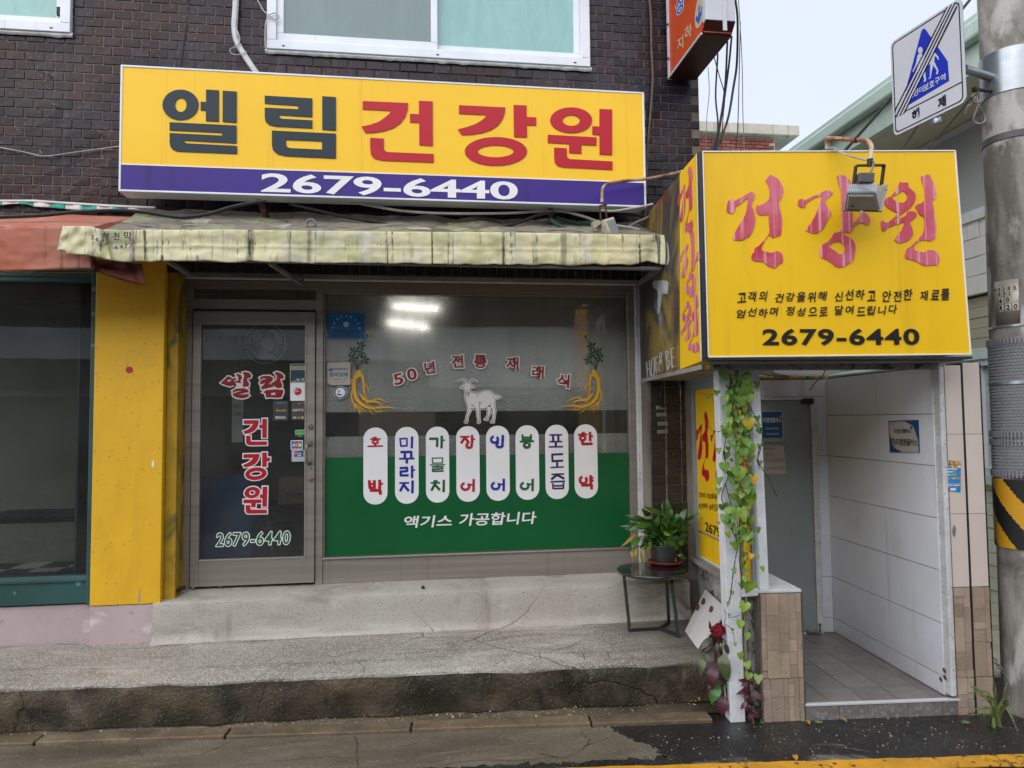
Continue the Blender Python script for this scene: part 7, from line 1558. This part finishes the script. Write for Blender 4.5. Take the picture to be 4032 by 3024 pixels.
lg = [mat('spath leaf '+str(i), c_, .3, d_, 9, trans=.25, stretch=(1,1,1), bump=.1, coat=.2) for i, (c_, d_) in enumerate((('#2f5a1f','#3b6b26'),('#264d1c','#33601f'),('#47752b','#3b6a24'),('#b08a24','#8f8a2a'),('#8a9a33','#66862b')))]
LV = [((600,300),(345,165),60,0),((430,260),(330,185),60,1),((640,250),(590,85),62,2),((640,310),(650,190),60,2),((720,340),(805,185),62,2),((800,315),(940,238),36,0),((740,400),(848,352),45,0),((560,260),(556,100),16,0),((450,310),(155,280),42,1),((330,360),(100,375),46,0),((400,330),(160,262),40,0),((430,350),(190,420),60,2),((360,400),(150,408),46,1),((300,425),(105,602),30,3),((320,480),(220,610),56,2),((260,500),(180,660),30,0),((400,490),(310,610),52,2),((285,590),(292,768),34,3),((250,600),(238,722),30,3),((330,620),(352,772),34,3),((370,540),(388,692),42,3),((420,530),(420,620),30,4),((520,350),(380,300),60,1),((480,370),(505,265),56,2),((560,370),(440,400),60,2),((600,430),(530,290),44,4),((460,490),(462,420),52,2),((640,420),(600,345),50,1),((700,330),(655,245),44,0),((690,430),(640,370),46,2),((560,430),(640,465),40,4),((700,500),(765,478),40,0),((640,550),(692,752),62,0),((720,690),(800,708),36,2),((715,685),(765,665),30,2),((700,320),(702,235),40,0),((610,300),(760,285),40,1),((560,300),(480,200),44,0),((620,380),(700,300),44,1),((500,420),(380,350),50,1),((520,440),(420,470),46,0),((600,470),(700,420),44,2),((660,340),(740,260),40,0),((560,330),(590,200),40,1)]
rr = random.Random(9)
for a, b, w, c_ in LV:
    y0 = pcx.y-.02+rr.uniform(-.06,.05); y1 = y0-rr.uniform(-.02,.09); leaf(pot, lg[c_], Py(Q(*a), y0), Py(Q(*b), y1), w*.37975/2795*4.6*1.15, bulge=rr.uniform(.06,.2), fold=.3, twist=rr.uniform(-.5,.5))
    m_ = Py(Q((a[0]+560)/2+rr.uniform(-10,10), (a[1]+560)/2-20), pcx.y); MB().tube(spline([(pcx.x+rr.uniform(-.05,.05), pcx.y+rr.uniform(-.05,.05), pz0+hp-.02), tuple(m_), tuple(Py(Q(*a), y0))], 3), .0028, 5).build('stalk', lg[2], pot)
for i in range(34):
    a = rr.uniform(0, 2*pi); r0 = rr.uniform(.02,.07); p0 = Vector((pcx.x+r0*cos(a), pcx.y+r0*sin(a), pz0+hp+rr.uniform(0,.09))); l_ = rr.uniform(.09,.16); p1 = p0+Vector((cos(a)*l_*.8, sin(a)*l_*.8, rr.uniform(-.03,.12)))
    leaf(pot, lg[rr.choice((0,0,1,1,2))], p0, p1, rr.uniform(.03,.048), bulge=.2, face=(0,-.4,1), twist=rr.uniform(-.4,.4))
for p in ((600,545),(650,520),(690,495),(735,500),(690,590),(745,550),(620,500),(660,560),(720,540),(640,490),(760,480)):
    c0 = Py(Q(*p), pcx.y-.09+rr.uniform(-.015,.02)); dsk = MB(); dsk.add([tuple(c0)]+[tuple(c0+RT*(.017*cos(k_*.7))+UP*(.017*sin(k_*.7))+FW*(-.004*cos(k_))) for k_ in range(9)], [(0,1+k_,1+(k_+1) % 9) for k_ in range(9)]); dsk.build('round_leaf', lg[rr.choice((0,0,2))], pot, smooth=True)
# leaning white board and planks in the corner
Lp, Bp = Pz(T(9,12,775), .282), Pz(T(9,95,884), .282)
dy = .11; Tp = Py(T(9,145,500), Lp.y+dy+.03); _n = (Bp-Lp).cross(Tp-Lp); _d = ray(T(9,287,628)); Rp = CAM_LOC+_d*((Lp-CAM_LOC).dot(_n)/_d.dot(_n))
mb_ = thing('board', 'square white board with brown spots leaning in the corner by the white post', 'board', (Lp+Bp)/2)
nrm_ = (Bp-Lp).cross(Tp-Lp).normalized(); nrm_ = nrm_ if nrm_.dot(Lp-CAM_LOC) > 0 else -nrm_
MB().slab([tuple(Lp),tuple(Bp),tuple(Rp),tuple(Tp)], nrm_*.014).build('panel', mat('white marbled board', '#cfcdc9', .35, '#bdbbb8', 4, stretch=(1,1,1), coat=.2), mb_, bevel=.002)
bpn = Plane(Lp, (Bp-Lp), -nrm_.cross((Bp-Lp).normalized())); bpn.n = -nrm_
def bpx(p): d = ray(p); k_ = (Lp-CAM_LOC).dot(nrm_)/d.dot(nrm_); q_ = CAM_LOC+d*k_-Lp; return (q_.dot(bpn.u), q_.dot(bpn.v))
for i, (x, y) in enumerate(((97,618),(134,580),(185,630))): decal('brown_spot', mat('brown spot', '#5d3a26', .8), bpn, [smooth_loop([tuple(Vector(bpx(T(9,x+dx_*1.1,y+dy_*1.1)))) for dx_, dy_ in ((-13,12),(-4,-18),(10,-16),(12,6),(0,20))], 3)], mb_, off=.0008, thick=.0008)
for i, (a, b, lab) in enumerate((((668,1035),(858,1292),'upper pale plank leaning behind the side table leg'),((712,1195),(842,1330),'lower thin plank leaning behind the white board'))):
    pa, pb = Py(Q(*a), -.33), Pz(Q(*b), .30); o = MB().bar(tuple(pa), tuple(pb), .03, .012, (0,1,0)).build('plank', mat('weathered plank', '#a8a298', .8, '#8a8479', 9), None, org=pb); tag(o, lab, 'plank', 'planks in the corner')
# cockscomb
P = crop(2660,2380,.30135); cy = -1.20
cc_ = thing('cockscomb_plant', 'tall cockscomb plant with crimson flower head and drooping purple leaves beside the white post', 'plant', Pz(P(700,1455), .02))
m_cst = mat('crimson stem', '#5c1426', .5); m_cfl = mat('crimson plush flower', '#7a0a1c', .8, '#98142a', 40, bump=.6, bscale=120)
cl = [mat('cockscomb leaf '+str(i), a, .4, b, 14, .4, .62, bump=.25, bscale=40, trans=.18, coat=.15) for i, (a, b) in enumerate((('#4a3a38','#39452c'),('#5a6a35','#4a4a34'),('#4c1f2c','#5d2f3a'),('#3d6a2c','#4d7a34')))]
yb_ = ORG[cc_].y
MB().tube(spline([Pz(P(700,1455), .02), Py(P(672,1150), yb_), Py(P(640,950), yb_), Py(P(600,650), yb_-.01), Py(P(560,480), yb_-.01), Py(P(556,380), yb_-.01)], 5), [.006]*26+[.007]*5 if False else .0065, 7).build('stem', m_cst, cc_)
hd = MB()
def comb(u, v):
    a = 2*pi*u; n_ = mnoise.noise(Vector((cos(a)*2.2, sin(a)*2.2, v*4)))
    r_ = (.034+.010*n_)*sin(pi*min(1, v*.9+.1))**.6; c0 = Py(P(556,345), yb_-.01); up_ = Py(P(556,250), yb_-.01)-Py(P(556,440), yb_-.01)
    return c0+Vector((r_*cos(a)*1.05, r_*sin(a)*.7, 0))+up_*(v-.5)*.9+Vector((0,0,.006*n_))
hd.grid(comb, 36, 14); hd.build('flower_head', m_cfl, cc_, smooth=True)
fz = MB(); rr = random.Random(6)
for i in range(900):
    u, v = rr.random(), rr.uniform(.35, 1.0); p0 = comb(u, v); c0 = Py(P(556,370), yb_); d_ = (p0-c0).normalized()+Vector((rr.uniform(-.4,.4), rr.uniform(-.4,.4), rr.uniform(-.1,.5))); p1 = p0+d_.normalized()*rr.uniform(.006,.014); s_ = d_.cross(Vector((0,1,.3))).normalized()*.0011
    fz.add([tuple(p0-s_), tuple(p0+s_), tuple(p1)], [(0,1,2)])
stuff(fz.build('flower_fuzz', m_cfl, cc_, smooth=False))
for a, b, w, c_ in (((480,435),(285,625),78,0),((480,470),(320,650),84,0),((485,555),(390,755),104,0),((545,480),(512,765),52,0),((380,640),(318,945),92,1),((512,750),(475,1125),145,2),((620,650),(638,955),155,1),((690,760),(690,1015),72,3),((640,500),(690,655),64,0),((548,1030),(470,1300),155,3),((612,1190),(612,1460),145,2),((690,1240),(704,1450),74,2),((445,990),(428,1190),42,2),((590,500),(605,610),40,3),((640,900),(690,1010),60,3),((660,1050),(620,1100),40,3),((452,330),(440,205),36,2),((600,1000),(520,1060),50,1),((560,450),(430,390),14,0),((600,440),(690,520),30,0)):
    d_ = rr.uniform(-.05,.015); leaf(cc_, cl[c_], Py(P(*a), yb_+d_), Py(P(*b), yb_+d_-rr.uniform(0,.04)), w*.30135/2795*3.85*1.05, bulge=rr.uniform(.08,.2), fold=.25, twist=rr.uniform(-.25,.25))
    st_ = Py(P(600+40*(a[1]-600)/800, max(430, a[1]-25)), yb_); MB().tube([tuple(st_), tuple(Py(P(*a), yb_+d_))], .0022, 5).build('stalk', m_cst, cc_)
# purple seedling between post and pier
sd2 = thing('purple_seedling', 'small purple leafed seedling growing between the white post and the stone pier', 'plant', L(-.29, .02, .0)); yb2 = ORG[sd2].y
MB().tube(spline([Pz(P(1020,1560), .0), Py(P(985,1300), yb2), Py(P(955,1050), yb2), Py(P(945,960), yb2)], 4), .0055, 6).build('stem', m_cst, sd2)
for a, b, w, c_ in (((950,1000),(815,985),50,2),((950,1020),(830,1060),50,2),((955,1010),(1100,1040),60,2),((950,1090),(870,1105),60,2),((950,1140),(785,1178),66,2),((955,1150),(880,1210),60,2),((985,1170),(1170,1245),74,2),((1000,1150),(1100,1180),60,0),((990,1210),(995,1330),105,2),((1010,1270),(1105,1310),60,3),((930,1270),(850,1370),56,2),((960,1340),(970,1410),56,2),((1010,1400),(1000,1490),64,2),((1010,1400),(1085,1490),60,2),((985,1420),(970,1540),60,2),((1060,1350),(1130,1440),56,0),((950,1290),(905,1340),40,1),((1000,1490),(1020,1570),60,3),((1110,1520),(1150,1580),50,3),((1090,1540),(1080,1610),44,3),((1120,1510),(1135,1540),40,3),((1020,1060),(1060,1000),44,0)):
    leaf(sd2, cl[c_], Py(P(*a), yb2+rr.uniform(-.05,.0)), Py(P(*b), yb2-rr.uniform(.0,.07)), w*.30135/2795*3.85*1.1, bulge=.12, fold=.25, twist=rr.uniform(-.4,.4))
# vine with heart shaped leaves climbing the posts
vn = thing('climbing_vine', 'climbing vine with heart shaped green and yellow leaves on strings between the white posts', 'vine', L(-.3, -.02, .05))
m_vs = mat('dark vine stem', '#3a2a24', .7); vl = [mat('vine leaf '+str(i), a, .4, b, 18, .4, .62, bump=.25, bscale=60, trans=.3) for i, (a, b) in enumerate((('#688f30','#557a28'),('#557d2c','#6a9038'),('#8aa63c','#789734'),('#d0a52a','#b8ac3a'),('#8a9a5a','#7a9a44'),('#8a5a2c','#a0703a')))]
hm = []
def heart_mesh(seed):
    r = random.Random(seed); pts = [(0,.18),(.12,.34),(.30,.40),(.46,.30),(.50,.08),(.42,-.18),(.25,-.42),(.0,-.72+r.uniform(-.08,.05))]; pts = pts+[(-x,y) for x, y in pts[-2:0:-1]]
    me = bpy.data.meshes.new('heart'); vs = [(0,0,-.03)]+[(x, y, .10*abs(x)*2-.22*max(0,-y)**1.5+r.uniform(-.08,.08)) for x, y in pts]; mid = [(x*.55, y*.55, .05*abs(x)*2) for x, y in pts]
    n = len(pts); vs += mid; fs = [(0, n+1+i, n+1+(i+1) % n) for i in range(n)]+[(n+1+i, 1+i, 1+(i+1) % n, n+1+(i+1) % n) for i in range(n)]
    me.from_pydata(vs, [], fs); me.polygons.foreach_set('use_smooth', [True]*len(fs)); return me
hearts = {}
VL = [(265,52,38),(318,92,22),(412,78,34),(295,152,36),(408,145,42,2),(372,185,20),(430,210,40),(482,125,20),(365,245,36),(270,218,22),(283,290,34),(405,282,20),(330,315,22),(400,330,26),(340,372,40,4),(382,352,20),(435,355,30),(488,352,24),(262,425,30),(430,385,34,3),(275,470,30),(330,437,24),(385,480,44,4),(422,430,38),(487,407,24),(310,525,30),(350,525,30),(430,560,44),(500,440,20),(225,572,22),(385,578,26,3),(275,603,28),(503,543,18),(357,640,40,4),(410,660,26,5),(265,683,34),(310,640,16),(500,655,22),(325,748,24),(365,725,42,2),(228,775,28),(400,775,44),(460,765,32,3),(340,790,16),(225,845,26),(360,850,28),(445,820,24),(440,895,44,2),(317,885,24),(248,955,26),(395,940,30),(380,1000,38,2),(290,985,24,2),(268,1035,28),(435,1045,34),(340,1030,18),(222,1068,18,5),(395,1070,20),(425,1085,16),(288,1140,26,2),(370,1105,16),(425,1150,32),(450,1190,26),(490,1112,18),(368,1190,20),(355,1215,22),(392,1280,20),(487,1295,20),(388,1345,24),(447,1290,18,3),(330,1390,16),(415,1390,22),(520,1378,20),(405,1445,26),(430,1490,36),(380,1490,24),(475,1490,16),(315,1540,16),(400,1630,36,2),(290,1615,14),(545,740,12),(590,850,10),(155,218,14),(212,180,20),(345,120,20),(460,160,22),(300,250,18),(345,560,22),(300,400,18),(420,520,24),(370,440,20),(455,620,22),(290,560,18),(375,690,22),(420,830,26),(400,880,24),(350,960,18),(410,1110,20)]
_r = random.Random(77); VL += [(_r.uniform(285,440)+8*sin(y_*.01), y_, _r.uniform(18,34)) for y_ in [60+21*k for k in range(56)]]
VP = [(930,60,46,4),(905,115,46),(848,245,46,2),(930,395,46,2),(845,660,46,2),(935,780,48,2),(955,920,52,2),(1080,955,52,4),(700,135,26),(745,325,18),(780,515,22),(870,30,36)]
rr = random.Random(12)
for f, lst, k_ in ((CF, VL, .5788), (P, VP, .30135)):
    for it in lst:
        x, y, sz = it[:3]; c_ = it[3] if len(it) > 3 else rr.choice((0,0,1,1,2)); sh = rr.randrange(4)
        if (sh, c_) not in hearts: me = heart_mesh(sh); me.materials.append(vl[c_]); hearts[(sh, c_)] = me
        q_ = ft(f(x, y), rr.uniform(-.10,-.035)); o = bpy.data.objects.new('leaf', hearts[(sh, c_)]); C.objects.link(o); o.parent = vn; o.location = q_-ORG[vn]
        s_ = rr.uniform(.8,1.2)*sz*2.1*k_/2795*3.75; o.scale = (s_, s_, s_)
        nn = Vector((rr.uniform(-.9,.7)-.2, -1, rr.uniform(-.3,1.0))).normalized(); upv = Vector((rr.uniform(-.35,.35), 0, 1)); rx = upv.cross(nn).normalized(); ry = nn.cross(rx); o.rotation_euler = Matrix((rx, ry, nn)).transposed().to_euler()
for pts, r_ in (([(355,30),(345,120),(310,230),(330,330),(300,420),(270,520),(260,600),(280,700),(288,760),(260,830),(245,900),(275,1000),(300,1090),(340,1170),(352,1230),(335,1330),(318,1450),(305,1560),(285,1640)], .003),
    ([(300,40),(305,110),(290,200),(320,300),(345,380),(360,470),(350,560),(370,660),(380,760),(365,900),(378,1000),(360,1120),(372,1230),(368,1330),(380,1440),(385,1520)], .0035),
    ([(440,150),(430,260),(465,330),(500,400),(520,470),(510,560),(490,640),(520,700),(560,760),(600,850),(625,890)], .0025), ([(270,800),(290,880),(320,980),(350,1060),(360,1150)], .0022), ([(400,700),(430,800),(415,950),(420,1050),(450,1150),(440,1260),(400,1350)], .0022),
    ([(212,185),(170,200),(130,195),(108,180)], .0018), ([(130,370),(170,430),(215,450),(280,430)], .0018), ([(500,545),(490,640),(500,700)], .002)):
    P_ = [ft(CF(*p), -.045-.02*(i % 2)) for i, p in enumerate(pts)]; MB().tube(spline(P_, 4), r_, 5).build('stem', m_vs, vn)
MB().tube(spline([ft(P(*p), -.04) for p in ((870,-10),(880,150),(895,300),(880,450),(890,640),(905,800),(915,950),(925,1100))], 4), .003, 5).build('stem', m_vs, vn)
for pts in ([(640,60),(660,160),(640,250),(700,290),(740,330),(760,400),(770,500),(775,530)], [(690,170),(760,165),(840,140)]): MB().tube(spline([ft(P(*p), -.06) for p in pts], 4), .0016, 5).build('stem', m_vs, vn)
dangle = MB()
for pts in ([(925,735),(900,790),(860,830),(820,875)],): pass
cable('wire', 'thin bent wire dangling under the yellow box inside the porch', 'wire', m_cblk, .0028, [T6(925,735),T6(905,780),T6(860,820),T6(822,872)], -1.1)
# grass weeds, chain, sprouts and fallen leaves
Wc = crop(3700,1900,.63285); wy = -1.50; w0 = Pz(Wc(345,1515), .0)
gw = thing('grass_weed', 'tuft of long grass weeds growing between the tiled column and the utility pole', 'weed', w0)
gm = [mat('weed '+str(i), c_, .5, d_, 20, trans=.25) for i, (c_, d_) in enumerate((('#5d7a3a','#6f8a45'),('#8a9060','#7a8550'),('#a89a6c','#94895a')))]
rr = random.Random(21)
BL = [((345,1515),(330,1400),(280,1340),(190,1265)),((345,1515),(345,1380),(300,1330),(215,1300)),((340,1515),(330,1440),(300,1400),(235,1400)),((345,1515),(310,1330),(250,1290),(185,1250)),((350,1515),(345,1350),(340,1290),(330,1225)),((350,1515),(350,1400),(345,1340),(345,1250)),((355,1515),(380,1380),(400,1300),(425,1240)),((355,1515),(400,1420),(430,1400),(460,1480)),((360,1515),(400,1400),(440,1450),(490,1550)),((350,1510),(360,1420),(385,1360),(430,1340)),((345,1515),(320,1450),(270,1440),(185,1445)),((345,1515),(330,1450),(330,1500),(330,1540)),((350,1510),(350,1440),(370,1390),(405,1385))]
for i in range(30):
    pts = BL[i % len(BL)]; j = 0 if i < len(BL) else 22; P_ = [Py(Wc(p[0]+rr.uniform(-j, j)*(k_/3), p[1]+rr.uniform(-j, j)*(k_/3)), w0.y-.02*k_+rr.uniform(-.02,.02)) for k_, p in enumerate(pts)]; P_[0] = w0+Vector((rr.uniform(-.03,.03), rr.uniform(-.03,.03), 0))
    sp_ = spline(P_, 4); n_ = len(sp_); b = MB()
    vs = []; 
    for k_, p in enumerate(sp_):
        w_ = .0045*(1-k_/n_)+.0008; d_ = (sp_[min(k_+1,n_-1)]-sp_[max(k_-1,0)]).normalized(); s_ = d_.cross(Vector((0,-1,.2))).normalized()*w_; vs += [tuple(p-s_), tuple(p), tuple(p+s_+Vector((0,0,.001)))]
    b.add([(x, max(y_ if False else y_, y_), max(z_, .003)) for x, y_, z_ in vs], [f for k_ in range(n_-1) for f in ((k_*3,k_*3+1,k_*3+4,k_*3+3),(k_*3+1,k_*3+2,k_*3+5,k_*3+4))]); b.build('blade', gm[rr.choice((0,0,1,2))], gw, smooth=True)
ch = thing('chain', 'short steel chain hanging between the tiled column and the pole', 'chain', Py(Wc(332,1088), -1.30))
a, b = Py(Wc(325,1080), -1.30), Py(Wc(445,1200), -1.36); N_ = 9
for i in range(N_):
    t = (i+.5)/N_; c0 = a+(b-a)*t-Vector((0,0,.02*sin(pi*t))); ax = (b-a).normalized(); s1 = ax.cross(Vector((0,1,0))).normalized(); s2 = ax.cross(s1); s_ = s1 if i % 2 else s2; ln_ = (b-a).length/N_*.78
    MB().tube([tuple(c0+ax*ln_*cos(k_*pi/7)+s_*.011*sin(k_*pi/7)) for k_ in range(15)], .0032, 6, caps=False).build('link', m_galv, ch)
m_dry = mat('dry yellow leaf', '#b88a3a', .6, '#a06a2c', 20, trans=.15)
for i, (p, z_, lab, s_) in enumerate(((T(9,812,1372),.008,'curled dry leaf on the wet asphalt by the stone pier',.05),(T(9,1040,1356),.008,'orange dry leaf on the asphalt against the porch step',.04),(T(9,725,1597),.004,'dry leaf lying on wet asphalt near the yellow line',.045),(T(9,102,1218),.05,'dry leaf in the gutter beside the cockscomb',.04))):
    c0 = Pz(p, z_); o = MB(); an_ = rr.uniform(0, 6); o.add(*mesh_leaf(c0-Vector((cos(an_), sin(an_), 0))*s_/2, c0+Vector((cos(an_), sin(an_), .2))*s_/2, s_*.6, bulge=.25, fold=.6, face=(0,0,1))); tag(o.build('fallen_leaf', m_dry, None, org=c0, smooth=True), lab, 'leaf', 'fallen leaves on the ground')
for p, lab in ((T(9,880,1380),'tiny green sprout at the foot of the porch step'),(T(9,1835,1382),'tiny green sprout at the foot of the tiled column')):
    c0 = Pz(p, 0); s_ = thing('sprout', lab, 'plant', c0, 'sprouts in the asphalt')
    for k_ in range(5): a_ = k_*1.3; leaf(s_, gm[0], c0+Vector((0,0,.004)), c0+Vector((cos(a_)*.025, sin(a_)*.025, .018)), .016, face=(0,-.3,1))
q = Py(T(8,530,487), -.2); q.z = .541; o = MB().box(q.x-.011, q.x+.011, q.y-.008, q.y+.008, q.z, q.z+.018).build('wood_block', m_rust, None, org=q, bevel=.003); tag(o, 'tiny brown wood block lying on the ledge under the display window', 'block')

gt = MB(); rr = random.Random(33)
for i in range(520):
    if i < 330: x = rr.uniform(-2.4, 1.7); f = (x-k0.x)/(k1.x-k0.x); y = k0.y+(k1.y-k0.y)*f+.11+abs(rr.gauss(0, .09)); z = .016+.05*min(1, (y-(k0.y+(k1.y-k0.y)*f))/.3)
    else: x = rr.uniform(1.2, 3.3); y = rr.uniform(-1.75, -1.32); z = 0
    r = rr.uniform(.0018, .0055)*(1.4 if rr.random() < .1 else 1); a = rr.uniform(0, 6)
    gt.add([(x+r*cos(a+k_*2.09)*rr.uniform(.7,1.3), y+r*sin(a+k_*2.09), z) for k_ in range(3)]+[(x, y, z+r*rr.uniform(.6,1.1))], [(0,1,3),(1,2,3),(2,0,3)])
stuff(tag(gt.build('grit', mat('pale grit', '#b5ab98', .8, '#6d6456', 30), None, org=(0,-1.2,0), smooth=False), 'small pale grit scattered along the gutter and the wet asphalt', 'grit'))
